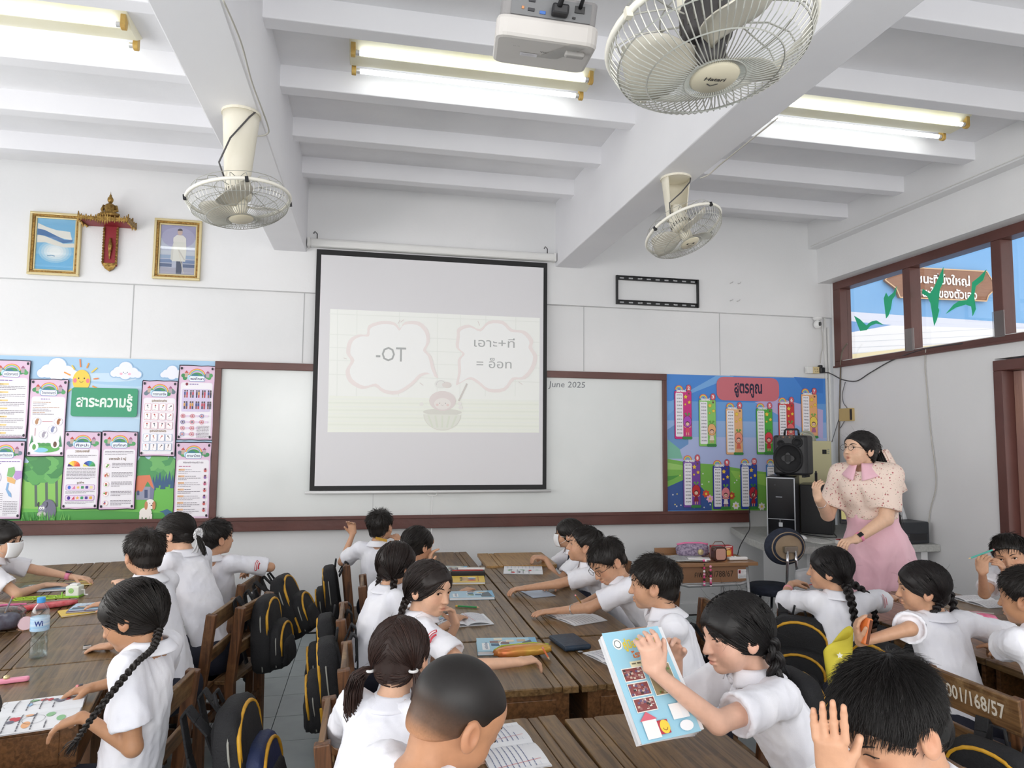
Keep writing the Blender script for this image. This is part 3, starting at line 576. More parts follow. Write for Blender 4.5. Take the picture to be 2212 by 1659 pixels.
# the eight information sheets
def rainbow(pr, x, y, r, w):
    for k, c in enumerate(('e0655f', 'f2a35c', 'f5dd6a', '7fc784', '6fb3e0', 'b59ad6')): pr.ring(x, y, r - w * (k + 1) / 6, r - w * k / 6, c, 0, 180, 12)
def info_sheet(px, title, kind, label, seed):
    P = [F(*q) for q in px]; x = sum(p[0] for p in P) / 4; z = sum(p[1] for p in P) / 4
    w = ((P[1][0] - P[0][0]) + (P[2][0] - P[3][0])) / 4; h = ((P[0][1] - P[3][1]) + (P[1][1] - P[2][1])) / 4
    tl = 0
    o = wthing('poster', label, 'poster', x, z, YF + .003, rot=tl); r = random.Random(seed)
    b = MB(); N_ = 12
    b.prism([(-w, -h), (w, -h), (w, h), (-w, h)], 0, .0015); b.build('sheet', mat('poster_pink', 'e3c4dc', .5), o)
    b = MB(); edge = [(-w, -h), (w, -h), (w, h), (-w, h)]
    for (ax_, ay), (bx2, by2) in zip(edge, edge[1:] + edge[:1]):
        pts = [(ax_ + (bx2 - ax_) * t + r.uniform(-.003, .003), ay + (by2 - ay) * t + r.uniform(-.003, .003), .002) for t in np.linspace(0, 1, 6)]; b.tube(pts, .0035, 5)
    b.build('black_edging', mat('edging_black', '1d1b2c', .5), o)
    pr = Print(.00006); pr.z = .0016
    if w > .1:
        pr.rr(-w * .9, w * .9, -h * .95, h * .55, .02, 'efe9f4'); pr.rr(-w * .87, w * .87, -h * .935, h * .53, .018, 'f3f0f6')
    hy = h * .72
    rainbow(pr, 0, hy - .005, w * .5, .022)
    pr.ell(0, hy, w * .33, .03, '4a9a56', a0=0, a1=180); pr.ell(-w * .1, hy, w * .2, .02, '3b7f8a', a0=0, a1=180)
    for s in (-1, 1):
        for k in range(4): pr.ell(s * w * (.5 + .09 * k), hy - .01 + r.uniform(-.01, .02), .016, .016, r.choice(('3f8f58', '57a566', '6d7f8c')))
        pr.rect(s * w * .6 - .012, s * w * .6 + .012, hy - .01, hy + .025, 'c9b0a0' if s < 0 else 'b8a6b0'); pr.poly([(s * w * .6 - .015, hy + .025), (s * w * .6 + .015, hy + .025), (s * w * .6, hy + .045)], 'c4473f' if s < 0 else 'a05a80')
    pr.ell(-w * .45, hy - .01, .012, .02, 'bfe3f5')
    pr.rr(-w * .45, w * .45, hy - .045, hy + .003, .014, '3f6fb5'); pr.rr(-w * .43, w * .43, hy - .042, hy, .012, 'eef6fb')
    pr.text(title, 0, hy - .031, .02, '3b2a66', bold=.02, w=w * .74)
    g = '6d6470'; y = hy - .07
    X0, X1 = -w * .8, w * .8
    if kind == 'text':
        pr.lines(X0, X1, y, 1, .01, '8a6fb0', .006, seed)
        for k in range(7):
            yy = y - .03 - k * .062; pr.rr(X0 + .02, X0 + .09, yy - .005, yy + .007, .004, 'f2d188'); pr.lines(X0 + .02, X0 + .08, yy, 1, .01, '7a5a40', .004, seed + k); pr.lines(X0, X1, yy - .015, 3, .0125, g, .0035, seed + k)
    elif kind == 'science':
        pr.lines(-w * .4, w * .4, y, 1, .01, '9a7fc0', .006, seed)
        for k in range(8): pr.lines(X0, X1, y - .025 - k * .013, 1, .01, g if k % 3 else 'b07a30', .0035, seed + k)
        for cx_, cy_, c in ((-w * .55, -.03, 'b98d6a'), (w * .6, -.03, 'a8693a'), (-.02, -.13, 'a8a0b0'), (w * .5, -.2, '6a4a3a'), (-w * .6, -.22, '5aa04f'), (.04, -.09, '8a93b8')):
            pr.ell(cx_, cy_, .03, .034, 'fbfbfd'); pr.ring(cx_, cy_, .029, .031, 'b4a9c6', n=12); pr.ell(cx_, cy_ - .004, .011, .02, c); pr.ell(cx_ + .006, cy_ + .014, .011, .01, c)
        pr.line([(-w * .25, -.03), (w * .3, -.03)], .003, 'c46a72'); pr.line([(-w * .6, -.08), (-w * .6, -.14)], .003, 'c46a72')
        pr.ell(.0, -h * .8, w * .75, .03, '5fb25a'); pr.ell(-w * .25, -h * .84, w * .4, .018, '8fd0ea')
        for s in (-1, 1): pr.poly([(s * w * .75 - .015, -h * .75), (s * w * .75 + .015, -h * .75), (s * w * .75, -h * .45)], '3f8f58')
        for k in range(6): pr.ell(-w * .6 + k * w * .24, -h * .7, .02, .014, '4a9a50')
        for cx_, cy_, c in ((w * .5, -.2, '6a4a3a'), (-w * .6, -.22, '5aa04f')): pr.ell(cx_, cy_, .03, .034, 'fbfbfd'); pr.ell(cx_, cy_ - .004, .013, .022, c)
    elif kind == 'art':
        pr.text('วรรณะของสี', 0, y - .005, .018, '8a6a3a', bold=.02, w=.1); pr.lines(X0, X1, y - .03, 2, .012, g, .0035, seed)
        for s, cs in ((-1, ('d8443a', 'ee6a3a', 'f59a3c', 'f8c84a', 'f2e05a', '4a2a70')), (1, ('3f9a50', '4fb070', '3a9ab0', '3a70c0', '3a3f9a', 'e8e070'))):
            for k in range(6): a0 = k * 30; pr.poly([(s * w * .42, y - .115)] + [(s * w * .42 + w * .34 * math.cos(math.radians(a0 + t * 10)), y - .115 + w * .34 * math.sin(math.radians(a0 + t * 10))) for t in range(4)], cs[k], step=(k == 0))
        pr.lines(X0, X1, y - .13, 8, .011, g, .0035, seed); pr.text('รูปร่าง', 0, y - .245, .014, '6a4a2a', bold=.02, w=.05)
        for yy, cs in ((y - .275, ('3a6ad0', 'e07aa8', 'f0c860', '3f9a60', '4a3a90', 'f0e0a0')), (y - .355, ('4a2a90', 'd0405a', 'f0b858', '3fa070', '5a3a98', 'e8b040'))):
            pr.rr(X0, X1, yy - .022, yy + .022, .012, 'b07fc0'); pr.rr(X0 + .003, X1 - .003, yy - .019, yy + .019, .01, 'ecd9ee')
            for k, c in enumerate(cs):
                xx = X0 + .025 + k * (X1 - X0 - .05) / 5
                if k == 0: pr.ell(xx, yy, .011, .014, c)
                elif k in (1,): pr.poly([(xx - .012, yy - .012), (xx + .012, yy - .012), (xx + .008, yy + .014)], c)
                elif k == 2: pr.star(xx, yy, .014, c)
                else: pr.rr(xx - .01, xx + .01, yy - .01, yy + .011, .004, c)
            pr.lines(X0, X1, yy - .032, 2, .01, g, .003, seed)
    elif kind == 'health':
        pr.lines(X0, X1, y, 3, .012, g, .0035, seed); pr.text('อาหารหลัก 5 หมู่', -.01, y - .065, .018, '7a5a3a', bold=.02, w=.12)
        for k in range(5):
            yy = y - .11 - k * .072; pr.ell(X0 + .02, yy, .021, .021, 'e9c8d8'); pr.ell(X0 + .02, yy, .018, .018, 'fbf6f2')
            for q in range(4): pr.ell(X0 + .02 + r.uniform(-.009, .009), yy + r.uniform(-.009, .009), .007, .006, r.choice(('d0604a', 'e8b050', '6aa850', 'b07a50', '8a5aa0')))
            pr.lines(X0 + .055, X1, yy + .018, 4, .0105, g, .0035, seed + k)
    elif kind == 'career':
        pr.text('อุปกรณ์งานช่าง', 0, y - .012, .016, '8a6a3a', bold=.02, w=.11); pr.text('อุปกรณ์การเกษตร', 0, y - .25, .016, '8a6a3a', bold=.02, w=.12)
        for rws, y0_, bc in ((3, y - .055, 'e0a4b8'), (2, y - .295, 'a4bfe0')):
            for i in range(rws):
                for j in range(4):
                    xx, yy = X0 + .022 + j * (X1 - X0 - .044) / 3, y0_ - i * .072; pr.rr(xx - .024, xx + .024, yy - .03, yy + .028, .008, bc); pr.rr(xx - .0215, xx + .0215, yy - .0275, yy + .0255, .007, 'fbf7f9')
                    t = r.uniform(.4, 2.6); pr.line([(xx - .012 * math.cos(t), yy + .004 - .012 * math.sin(t)), (xx + .012 * math.cos(t), yy + .004 + .012 * math.sin(t))], .004, r.choice(('5a5560', '8a4a3a', '4a5a70', 'c04040')))
                    pr.ell(xx + .01 * math.cos(t), yy + .004 + .01 * math.sin(t), .006, .005, r.choice(('c04a40', '5a5560', 'b0703a'))); pr.lines(xx - .012, xx + .012, yy - .02, 1, .01, g, .003, seed + j)
    elif kind == 'sport':
        pr.ell(-w * .55, y + .005, .01, .012, '8a2a40'); pr.lines(-w * .4, w * .4, y + .005, 1, .01, '8a6fb0', .006, seed)
        pr.rr(X0, X1, y - .215, y - .035, .008, 'd8cdea')
        for i in range(2):
            for j in range(5):
                for q in range(2):
                    xx, yy = X0 + .022 + j * .044 + q * .016, y - .075 - i * .09; c = r.choice(('c04050', '3a4a8a', '4a4048', 'd8a050'))
                    pr.ell(xx, yy + .026, .006, .007, '4a3a38'); pr.rect(xx - .006, xx + .006, yy - .006, yy + .018, c); pr.rect(xx - .005, xx + .005, yy - .028, yy - .006, r.choice(('3a3a5a', '8a5a4a', 'c04050')))
        for i in range(4):
            for j in range(3 if i < 2 else 2):
                xx, yy = X0 + .015 + j * .07, y - .25 - i * .048; pr.ring(xx, yy, .013, .017, r.choice(('d0607a', '6a5aa0')), n=12); pr.ell(xx, yy, .007, .006, r.choice(('4a3a5a', 'c04a50'))); pr.rr(xx + .022, xx + .048, yy - .007, yy + .007, .005, 'e6d2ea')
        pr.lines(w * .1, X1, y - .33, 9, .0115, g, .0035, seed)
    elif kind == 'map':
        pr.lines(X0, X1, y, 2, .015, '8a6fb0', .005, seed); pr.ring(-w * .55, y - .12, .05, .053, '8a80a0', n=20)
        for k in range(8): pr.lines(-w * .8, -w * .3, y - .08 - k * .012, 1, .01, g, .003, seed + k)
        for P_, c in (([(0, .05), (.04, .06), (.05, .02), (.03, -.02), (-.005, -.01)], '86c07a'), ([(.05, .03), (.09, .03), (.1, -.02), (.06, -.04), (.04, -.02)], 'c39ad8'), ([(-.005, -.015), (.03, -.02), (.055, -.04), (.05, -.07), (.02, -.06), (0, -.05)], 'eebc7a'), ([(0, -.06), (.012, -.06), (.006, -.11), (.03, -.14), (.035, -.17), (.015, -.16), (-.008, -.11)], '8ab4e0')): pr.poly([(u + w * .2, v + y - .1) for u, v in P_], c)
        pr.lines(w * .05, X1, y - .3, 9, .0125, g, .0035, seed); pr.lines(X0, 0, y - .24, 10, .015, g, .003, seed + 2)
    else:
        pr.text('คำในภาษาไทยจำแนกได้ 7 ชนิด', 0, y - .01, .012, '5a4a60', bold=.01, w=.15); pr.lines(X0, X1, y - .035, 1, .01, 'b04a80', .005, seed)
        for k in range(7):
            yy = y - .065 - k * .052; pr.rr(X0, X0 + .045, yy - .003, yy + .011, .003, 'e6b890'); pr.lines(X0 + .003, X0 + .042, yy + .004, 1, .01, '7a4a40', .004, seed); pr.lines(X0 + .05, w * .45, yy + .004, 1, .01, g, .0035, seed + k); pr.lines(X0, w * .45, yy - .011, 2, .0125, g, .0035, seed + k + 9)
            xx = w * .7; c = r.choice(('c05a80', '8a6ab0', 'd0605a')); pr.ell(xx, yy, .016, .019, 'f0d8e4'); pr.ell(xx, yy - .005, .01, .011, c); pr.ell(xx, yy + .008, .008, .007, '5a3a4a')
    for sx_, sy_ in ((-1, 1), (1, 1), (-1, -1), (1, -1)): pr.ell(sx_ * (w - .018), sy_ * (h - .022), .008, .011, '1a1626')
    pr.build('print', o)
info_sheet([(-16, 777), (68, 780), (55, 948), (-24, 945)], 'คณิตศาสตร์', 'text', 'pink mathematics poster cut by the left edge of the picture, upper one', 11)
info_sheet([(66, 818), (148, 821), (137, 987), (57, 984)], 'วิทยาศาสตร์', 'science', 'pink science poster with animals around a pond', 12)
info_sheet([(-28, 952), (56, 955), (41, 1122), (-38, 1120)], 'ภาษาต่างประเทศ', 'map', 'pink poster with a coloured country map below the mathematics poster', 13)
info_sheet([(141, 933), (221, 932), (208, 1099), (131, 1100)], 'ศิลปะ', 'art', 'pink art poster with two half colour wheels', 14)
info_sheet([(223, 932), (300, 933), (288, 1100), (211, 1100)], 'สุขศึกษา', 'health', 'pink health poster with five round food pictures', 15)
info_sheet([(309, 823), (386, 823), (375, 985), (299, 985)], 'การงานอาชีพ', 'career', 'pink poster with a grid of small tool pictures in boxes', 16)
info_sheet([(390, 789), (467, 792), (456, 950), (379, 950)], 'พลศึกษา', 'sport', 'pink poster with two rows of little standing figures in the top right corner', 17)
info_sheet([(382, 955), (459, 957), (449, 1121), (372, 1119)], 'ภาษาไทย', 'thai', 'pink Thai language poster with a column of round pictures below the figures poster', 18)
# ---------------- right bulletin board with multiplication charts
br = wthing('bulletin_board', 'right bulletin board printed with blue sky and hills under multiplication charts', 'board', 3.517, 1.563, YF + .05)
MB().bx(-.835, .827, -.628, .63, 0, .035).build('backing', m_white, br)
pr = Print(.00006); pr.z = .0355
def G(px, py): a = F(px, py); return (a[0] - 3.517, a[1] - 1.563)
def cr(x, y): return G(1400 + x * .211, 780 + y * .211)
def gp(P, c): pr.poly([cr(*q) for q in P], c)
pr.rect(-.832, .825, -.626, .628, '4a8cdc'); pr.rect(-.832, .825, -.5, .38, '6fa6e4'); pr.rect(-.832, .825, -.45, .2, '97b8e8'); pr.rect(-.832, .825, -.45, .05, 'b3c0ea')
gp([(205, 430), (700, 150), (900, 150), (450, 330), (205, 560)], '79b0ea'); gp([(1500, 160), (1800, 185), (1800, 330), (1600, 300)], '3f7fd2'); gp([(1100, 420), (1350, 380), (1800, 500), (1800, 800)], 'c3b4e0')
gp([(205, 700), (300, 640), (420, 700), (420, 850), (205, 990)], '6f9bd0'); gp([(205, 800), (330, 900), (360, 1000), (205, 1000)], '7fc0a8')
gp([(205, 1000), (420, 1040), (700, 1060), (1000, 1110), (1300, 1150), (1300, 1530), (205, 1530)], '7cba52'); gp([(205, 1040), (420, 1080), (560, 1120), (205, 1110)], '9ed070'); gp([(205, 1290), (430, 1190), (560, 1300), (660, 1420), (660, 1530), (205, 1530)], '3a5a9a'); gp([(850, 1120), (1300, 1170), (1300, 1300), (900, 1200)], '97cc5c')
gp([(205, 1180), (330, 1170), (260, 1210), (205, 1230)], '4f9a44')
r = random.Random(4)
for k in range(46):
    a = cr(r.uniform(210, 1290), r.uniform(1150, 1500)); pr.star(a[0], a[1], .009, r.choice(('f4f4f4', 'f4f4f4', 'f2e070')), 6, .5)
for q, c in (((600, 1360), 'e0553a'), ((640, 1410), 'f0b8d8'), ((905, 1480), 'f4f0f4'), ((860, 1380), 'c0503a'), ((1170, 1490), 'f6f2ee')): a = cr(*q); pr.star(a[0], a[1], .04, c, 7, .7); pr.ell(a[0], a[1], .012, .012, 'f0d050')
pr.build('sky_and_hills_print', br)
pl = Print(); pl.z = .0405; a = cr(1030, 288); pl.rr(a[0] - .325, a[0] + .325, a[1] - .11, a[1] + .112, .07, 'd0717c'); pl.text('สูตรคูณ', a[0], a[1] - .035, .11, '1a1738', bold=.03, w=.29); pl.build('title', br)
def fruit_kid(pr, x, y, s, c, leaf, dress, skin='e8b090'):
    for d in (-1, 1): pr.line([(x + d * .008 * s, y - .075 * s), (x + d * .011 * s, y - .115 * s)], .009 * s, skin); pr.line([(x, y - .05 * s), (x + d * .035 * s, y - .035 * s)], .008 * s, skin)
    pr.poly([(x - .012 * s, y - .035 * s), (x + .012 * s, y - .035 * s), (x + .025 * s, y - .09 * s), (x - .025 * s, y - .09 * s)], dress)
    pr.ell(x, y + .01 * s, .043 * s, .056 * s, '3a2030', n=16); pr.ell(x, y + .01 * s, .040 * s, .053 * s, c, n=16); pr.ell(x, y - .008 * s, .022 * s, .022 * s, '5a3038', n=12); pr.ell(x, y - .012 * s, .018 * s, .016 * s, 'f4cdb4', n=12)
    for d in (-1, 1): pr.ell(x + d * .007 * s, y - .012 * s, .0025 * s, .004 * s, '2a1a1a', n=6); pr.poly([(x, y + .058 * s), (x + d * .03 * s, y + .085 * s), (x + d * .01 * s, y + .095 * s)], leaf)
def chart(n, cx_, cy_, hgt, col, fc, leaf, dress):
    a = cr(cx_, cy_); w = .172 / 2; h = hgt / 2
    pr = Print(.00009); pr.z = .0005
    pr.rr(-w, w, -h, h - .055, .012, '3a3050'); pr.rr(-w + .002, w - .002, -h + .002, h - .057, .011, col); rainbow(pr, -w * .45, h - .045, .042, .03)
    pr.text('สูตรคูณแม่', -w * .25, h - .064, .022, 'ffffff', bold=.06, w=.1)
    pr.ell(w * .68, h - .028, .027, .034, '3a3050', n=16); pr.ell(w * .68, h - .028, .025, .032, 'd9606e', n=16); pr.text(str(n), w * .68, h - .042, .03, 'ffffff', bold=.03, w=.022 if n < 10 else .03)
    pr.rect(w * .68 - .009, w * .68 + .009, h - .088, h - .072, '7a5040'); pr.line([(w * .68 - .01, h - .058), (w * .68 - .008, h - .075)], .002, '7a5040')
    pr.rr(-w * .86, -w * .0, -h + .022, h - .075, .01, 'f6f4fa')
    dy = (2 * h - .115) / 12
    for k in range(12): pr.text('%d×%d=%d' % (n, k + 1, n * (k + 1)), -w * .43, h - .098 - k * dy, .0115, '2a2440', bold=.02, w=.05)
    for xx, yy, s in ((.3, h - .11, .024), (.72, h - .16, .02), (.25, h - .18, .014)): pr.star(w * xx, yy, s, '8a5a20', 5, .55); pr.star(w * xx, yy, s - .002, 'f4cf4a', 5, .55)
    fruit_kid(pr, w * .48, -h * .4, 1.0, fc, leaf, dress)
    for k in range(5): pr.ell(w * (.05 + .2 * k), -h + .01, .016, .014, '3f8a44', n=10)
    o = pr.build('multiplication_chart', br); o.location = (a[0], a[1], .041)
    b = MB(); b.prism([(-w, -h), (w, -h), (w, h - .06), (-w, h - .06)], 0, .0008)
for args in ((2, 362, 520, .50, 'd42f86', 'b84ac0', '5a9a50', 'e04a6a'), (3, 612, 603, .49, '8fd06a', 'f2b878', '6aa84f', 'f0e0d0'), (4, 887, 690, .49, 'eeb884', 'f59a80', '6aa84f', 'e0705a'), (5, 1197, 690, .49, '4fae3f', 'e0404a', '3f8f40', 'd0303a'), (6, 1422, 610, .45, 'd23a3a', 'f07070', '6aa84f', 'f0d0d0'), (7, 1657, 532, .48, 'f0b27a', 'f5d860', '7ab85a', 'b06a90'), (8, 452, 1230, .48, '7a4aa8', 'c83038', '6aa84f', '8a2a40'), (9, 755, 1262, .455, '3a3fa0', 'f0909a', '6aa84f', 'f2ece8'), (10, 1037, 1255, .47, '2a4aa8', 'c02f40', '3f8f40', 'b02a3a'), (11, 1300, 1250, .46, '3a7fc8', 'b08ad0', '6aa84f', 'e0a0c0')):
    chart(*args)
# ================================================================ ceiling lamps, fans, projector
m_tube = mat('lamp_tube', 'f6fbff', .3, emit=3.2); m_fix = mat('fixture_cream', 'e8e4cf', .5, c2='ddd6b4', nscale=3); m_sock = mat('lamp_socket_yellowed', 'cfae62', .5, c2='b8934a', nscale=20); m_cap = mat('tube_cap', 'd6d6d6', .3, metal=.5)
def lamp(x0, x1, label):
    xm = (x0 + x1) / 2; w = (x1 - x0) / 2; o = thing('ceiling_lamp', label, 'lamp', (xm, 3.76, ZC), group='double tube lamps on the ceiling')
    b = MB(); b.prism([(-.13, -.0), (.13, 0), (.05, -.055), (-.05, -.055)], -w, w, lambda x, y, z: (z, x, y)); b.build('housing', m_fix, o, bevel=.003)
    for s in (-1, 1):
        t = MB(); t.tube([(-w + .045, s * .095, -.06), (w - .045, s * .095, -.06)], .0135, 12); to = t.build('tube', m_tube, o, smooth=True)
        for e in (-1, 1):
            t = MB(); t.tube([(e * (w - .055), s * .095, -.06), (e * (w - .035), s * .095, -.06)], .0145, 12); t.build('tube_cap', m_cap, to)
            c = MB(); c.prism(rrect(-.02, .02, -.085, -.0, .018), e * (w - .033), e * (w - .008), lambda x, y, z: (z, x + s * .095, y)); c.build('socket', m_sock, o, bevel=.003)
    return o
lamp(-.15, 1.23, 'double tube ceiling lamp in the middle bay behind the projector'); lamp(-2.65, -1.24, 'double tube ceiling lamp in the top left corner'); lamp(2.42, 3.8, 'double tube ceiling lamp in the right bay near the high windows')
m_cream = mat('fan_cream', 'e6e1d2', .4, c2='dcd6c3', nscale=4); m_chrome = mat('cage_wire', 'b5b5ae', .35, metal=.5); m_blade = mat('fan_blade', 'd6d2c6', .35, c2='c9c4b6', nscale=3); m_ring = mat('fan_ring', 'eeebe0', .35)
def fan(label, c, tilt, mount, dark, Rr=.225, nw=72, wr=.0013, text=None, yaw=0, side='y'):
    o = thing('ceiling_fan', label, 'fan', tuple(c), group='orbit fans')
    hd = thing('fan_head', parent=None) if False else None
    Rm = (Matrix.Rotation(tilt[0], 3, 'X') @ Matrix.Rotation(-tilt[1], 3, 'Y')); RM = np.array(Rm)
    def T(b): b.v = [tuple(RM @ np.array(v)) for v in b.v]; return b
    prof = [(Rr, 0), (Rr * .985, -.025), (Rr * .93, -.05), (Rr * .82, -.07), (Rr * .66, -.085), (Rr * .48, -.094), (Rr * .3, -.098), (Rr * .24, -.094)]
    b = MB()
    for k in range(nw):
        a = 2 * math.pi * k / nw; b.tube([(r * math.cos(a + .0 * j), r * math.sin(a), z) for j, (r, z) in enumerate(prof)], wr, 4, caps=False)
    for r, z in ((Rr * .93, -.05), (Rr * .66, -.086), (Rr * .3, -.098)): b.tube([(r * math.cos(t), r * math.sin(t), z) for t in np.linspace(0, 2 * math.pi, 49)[:-1]], wr * 1.2, 4, closed=True)
    T(b).build('front_grille', m_chrome, o)
    b = MB(); b.tube([(Rr * math.cos(t), Rr * math.sin(t), 0) for t in np.linspace(0, 2 * math.pi, 49)[:-1]], .0085, 8, closed=True); T(b).build('rim_ring', m_ring, o, smooth=True)
    b = MB()
    for k in range(8):
        a0 = 2 * math.pi * k / 8
        for d in (.0, .32): 
            a = a0 + d; b.tube([(Rr * math.cos(a), Rr * math.sin(a), 0), (Rr * .93 * math.cos(a), Rr * .93 * math.sin(a), .035), (Rr * .7 * math.cos(a), Rr * .7 * math.sin(a), .055), (Rr * .4 * math.cos(a0 + .16), Rr * .4 * math.sin(a0 + .16), .06), (.045 * math.cos(a0 + .16), .045 * math.sin(a0 + .16), .05)], wr * 1.4, 5)
    for q in (.9, .45): b.tube([(Rr * q * math.cos(t), Rr * q * math.sin(t), .045 if q > .5 else .06) for t in np.linspace(0, 2 * math.pi, 41)[:-1]], wr * 1.2, 4, closed=True)
    T(b).build('rear_grille', m_chrome, o)
    b = MB(); b.lathe([(.0, -.1), (.05, -.1), (.056, -.094), (.056, -.088), (0, -.086)][::-1], 28); T(b).build('badge_disc', mat('badge_cream', 'ddd5bd', .4), o, smooth=True)
    if text:
        pr = Print(.00006); pr.z = .1012; pr.text(text, 0, -.004, .012, '3a3a3a', bold=.02, w=.05); pr.line([(-.012, -.015), (.0, -.022), (.014, -.013)], .003, '555555')
        k = pr.build('badge_print', o); Q = RM @ np.array(Matrix.Rotation(math.pi, 3, 'X'))
        for v in k.data.vertices: v.co = Vector(Q @ np.array(v.co))
    b = MB()
    for k in range(3):
        a0 = 2 * math.pi * k / 3 + .5
        def bl(u, v, a0=a0):
            r = .03 + .165 * u; wdt = .35 + .75 * math.sin(math.pi * min(u * .8 + .15, 1)); a = a0 + (v - .5) * wdt * 1.25; return (r * math.cos(a), r * math.sin(a), -.03 + .035 * (v - .5) * 2 * (.4 + .6 * u))
        g = MB(); g.grid(bl, 8, 6); bo = T(g).build('blade', m_blade, o, smooth=True); sc(bo, .003)
    md = mat('motor_dark', '3b3838', .5) if dark else m_cream
    b = MB(); b.lathe([(0, -.075), (.018, -.072), (.03, -.06), (.034, -.03), (.034, -.01)], 20); T(b).build('blade_hub', mat('hub_dark', '2a282a', .4) if dark else m_cream, o, smooth=True)
    b = MB(); b.lathe([(.034, -.005), (.052, 0), (.058, .02), (.058, .07), (.05, .1), (.03, .115), (0, .12)], 24); T(b).build('motor', md, o, smooth=True)
    b = MB()
    for k in range(20):
        a = 2 * math.pi * k / 20; b.bar((.0585 * math.cos(a), .0585 * math.sin(a), .02), (.0585 * math.cos(a), .0585 * math.sin(a), .045), .004, .003)
    T(b).build('motor_vents', mat('vent_dark', '57544e', .6), o)
    for k in range(4):
        a = k * math.pi / 2 + .3; b = MB(); b.box((Rr * 1.02 * math.cos(a), Rr * 1.02 * math.sin(a), -.006), (.014, .014, .022)); T(b).build('rim_clip', m_dark if not dark else m_cream, o)
    # bracket up to the ceiling beam
    mx, my, mz = np.array(mount) - np.array(c); top = mz; j = RM @ np.array((0, 0, .1))
    b = MB()
    def shell(u, v):
        a = (u * 1.1 - .05) * math.pi * 2 * .62 + math.radians(150 + yaw); w = .052 + .03 * v; z = j[2] - .03 + (top - j[2] + .03) * v
        return (mx * v + j[0] * (1 - v) + w * math.cos(a), my * v + j[1] * (1 - v) + w * math.sin(a), z)
    b.grid(shell, 14, 6); h = sc(b.build('bracket_housing', m_cream, o, smooth=True), .006)
    b = MB(); b.lathe([(.09, top - .012), (.09, top), (0, top)], 20, (mx, my, 0)); b.lathe([(0, top - .013), (.085, top - .012)], 20, (mx, my, 0)); b.build('ceiling_plate', m_cream, o)
    b = MB(); b.lathe([(.0, 0), (.035, .005), (.04, .03), (.03, .06), (0, .07)], 16, tuple(j)); b.build('swivel_joint', m_cream, o, smooth=True)
    b = MB(); b.tube([(mx + .07, my - .05, top - .01), (mx + .05, my - .08, top - .05), (mx * .5 - .03, my * .5 - .09, top * .6), (j[0] - .07, j[1] - .06, j[2] + .05), (j[0] - .05, j[1] - .03, j[2] - .01)], .004, 6); b.build('fan_cable', m_wire, o, smooth=True)
    return o
def at(px, py, y): return B(px, py, y=y)
c = at(517, 431, 3.3); fan('white orbit ceiling fan hanging from the left ceiling beam above the framed pictures', c, (-.08, .14), (c[0] - .02, 3.38, 3.131), False)
c = at(1476, 496, 3.6); fan('white orbit ceiling fan hanging from the right ceiling beam above the black bracket', c, (-.36, .26), (1.74, 3.68, 3.131), False, yaw=190, text='H')
c = at(1531, 85, 1.36); fan('large orbit fan with a dark motor closest to the camera at the top', c, (-.12, .07), (c[0] + .02, c[1] + .05, 2.36 + .5), True, nw=76, wr=.0016, text='Hatari')
b = MB(); b.tube([(c[0] + .02, c[1] + .05, 2.86), (c[0] + .02, c[1] + .05, ZC)], .02, 12); o = b.build('drop_pole', m_cream, bpy.data.objects['ceiling_fan.002']); o.matrix_parent_inverse = Matrix.Translation(Vector(c)).inverted()
cable('pale cable running along the left ceiling beam down to the left fan', [B(482, 0, z=3.128), B(520, 90, z=3.128), B(545, 180, z=3.128), B(578, 270, z=3.126), B(576, 290, z=3.12), B(545, 296, z=3.11), B(520, 305, z=3.1)], .004, m_wirew)
cable('pale cable running down the right ceiling beam to the right fan', [B(1680, 255, z=3.128), B(1600, 320, z=3.126), B(1560, 352, z=3.126), B(1545, 365, z=3.12), B(1530, 378, z=3.11), B(1512, 385, z=3.1)], .004, m_wirew)
cable('thin pale cable along the upper ledge of the right wall', [(4.17, 5.85, 3.475), (4.17, 5.2, 3.475), (4.17, 4.4, 3.475), (4.17, 3.2, 3.475)], .004, m_white)
# ---------------- projector
P0 = np.array((.478, 1.88, 2.745)); pj = thing('projector', 'white ceiling projector with cables beside the large fan', 'projector', tuple(P0), -.02); pj.rotation_euler = (math.radians(13), math.radians(5), -.12); pj.scale = (.92,) * 3
m_pw = mat('projector_white', 'd3cfcb', .45, c2='c8c4c0', nscale=3)
b = MB(); b.prism(rrect(-.16, .15, -.15, .12, .035), -.035, .03); b.build('body', m_pw, pj, bevel=.012)
b = MB(); b.prism(rrect(-.15, .14, -.13, .115, .02), .03, .1); b.build('upper_shell', mat('projector_grey', '8e8c8c', .5), pj, bevel=.006)
pp_ = MB().bx(-.12, .12, -.1335, -.128, .035, .09).build('port_panel', mat('port_panel', '77787a', .5), pj)
for x, z, w, h, c_ in ((-.06, .078, .02, .009, '2b2b30'), (-.06, .052, .02, .009, '2b2b30'), (-.025, .048, .018, .009, '3a6bb8'), (-.085, .055, .008, .008, 'c98a5a'), (.085, .07, .03, .02, '1c1c1e'), (.03, .07, .012, .012, 'd8d8d8'), (-.105, .08, .004, .008, '1c1c1e'), (.07, .045, .01, .006, '1c1c1e')): MB().bx(x - w / 2, x + w / 2, -.137, -.133, z - h / 2, z + h / 2).build('port', mat('port_' + c_, c_, .4), pp_, bevel=.001)
MB().bx(-.0, .05, -.17, -.133, .04, .07).build('video_plug', m_dark, pj, bevel=.006)
b = MB(); b.tube([(.02, -.17, .06), (.03, -.19, .1), (.06, -.16, .17), (.07, -.1, .3), (.05, 0, .5)], .008, 8); b.build('video_cable', mat('black_rubber', '17171a', .6), pj, smooth=True)
b = MB(); b.tube([(.085, -.14, .075), (.09, -.17, .1), (.085, -.15, .18), (.07, -.05, .4), (.03, 0, .6)], .006, 8); b.build('power_cable', m_dark, pj, smooth=True)
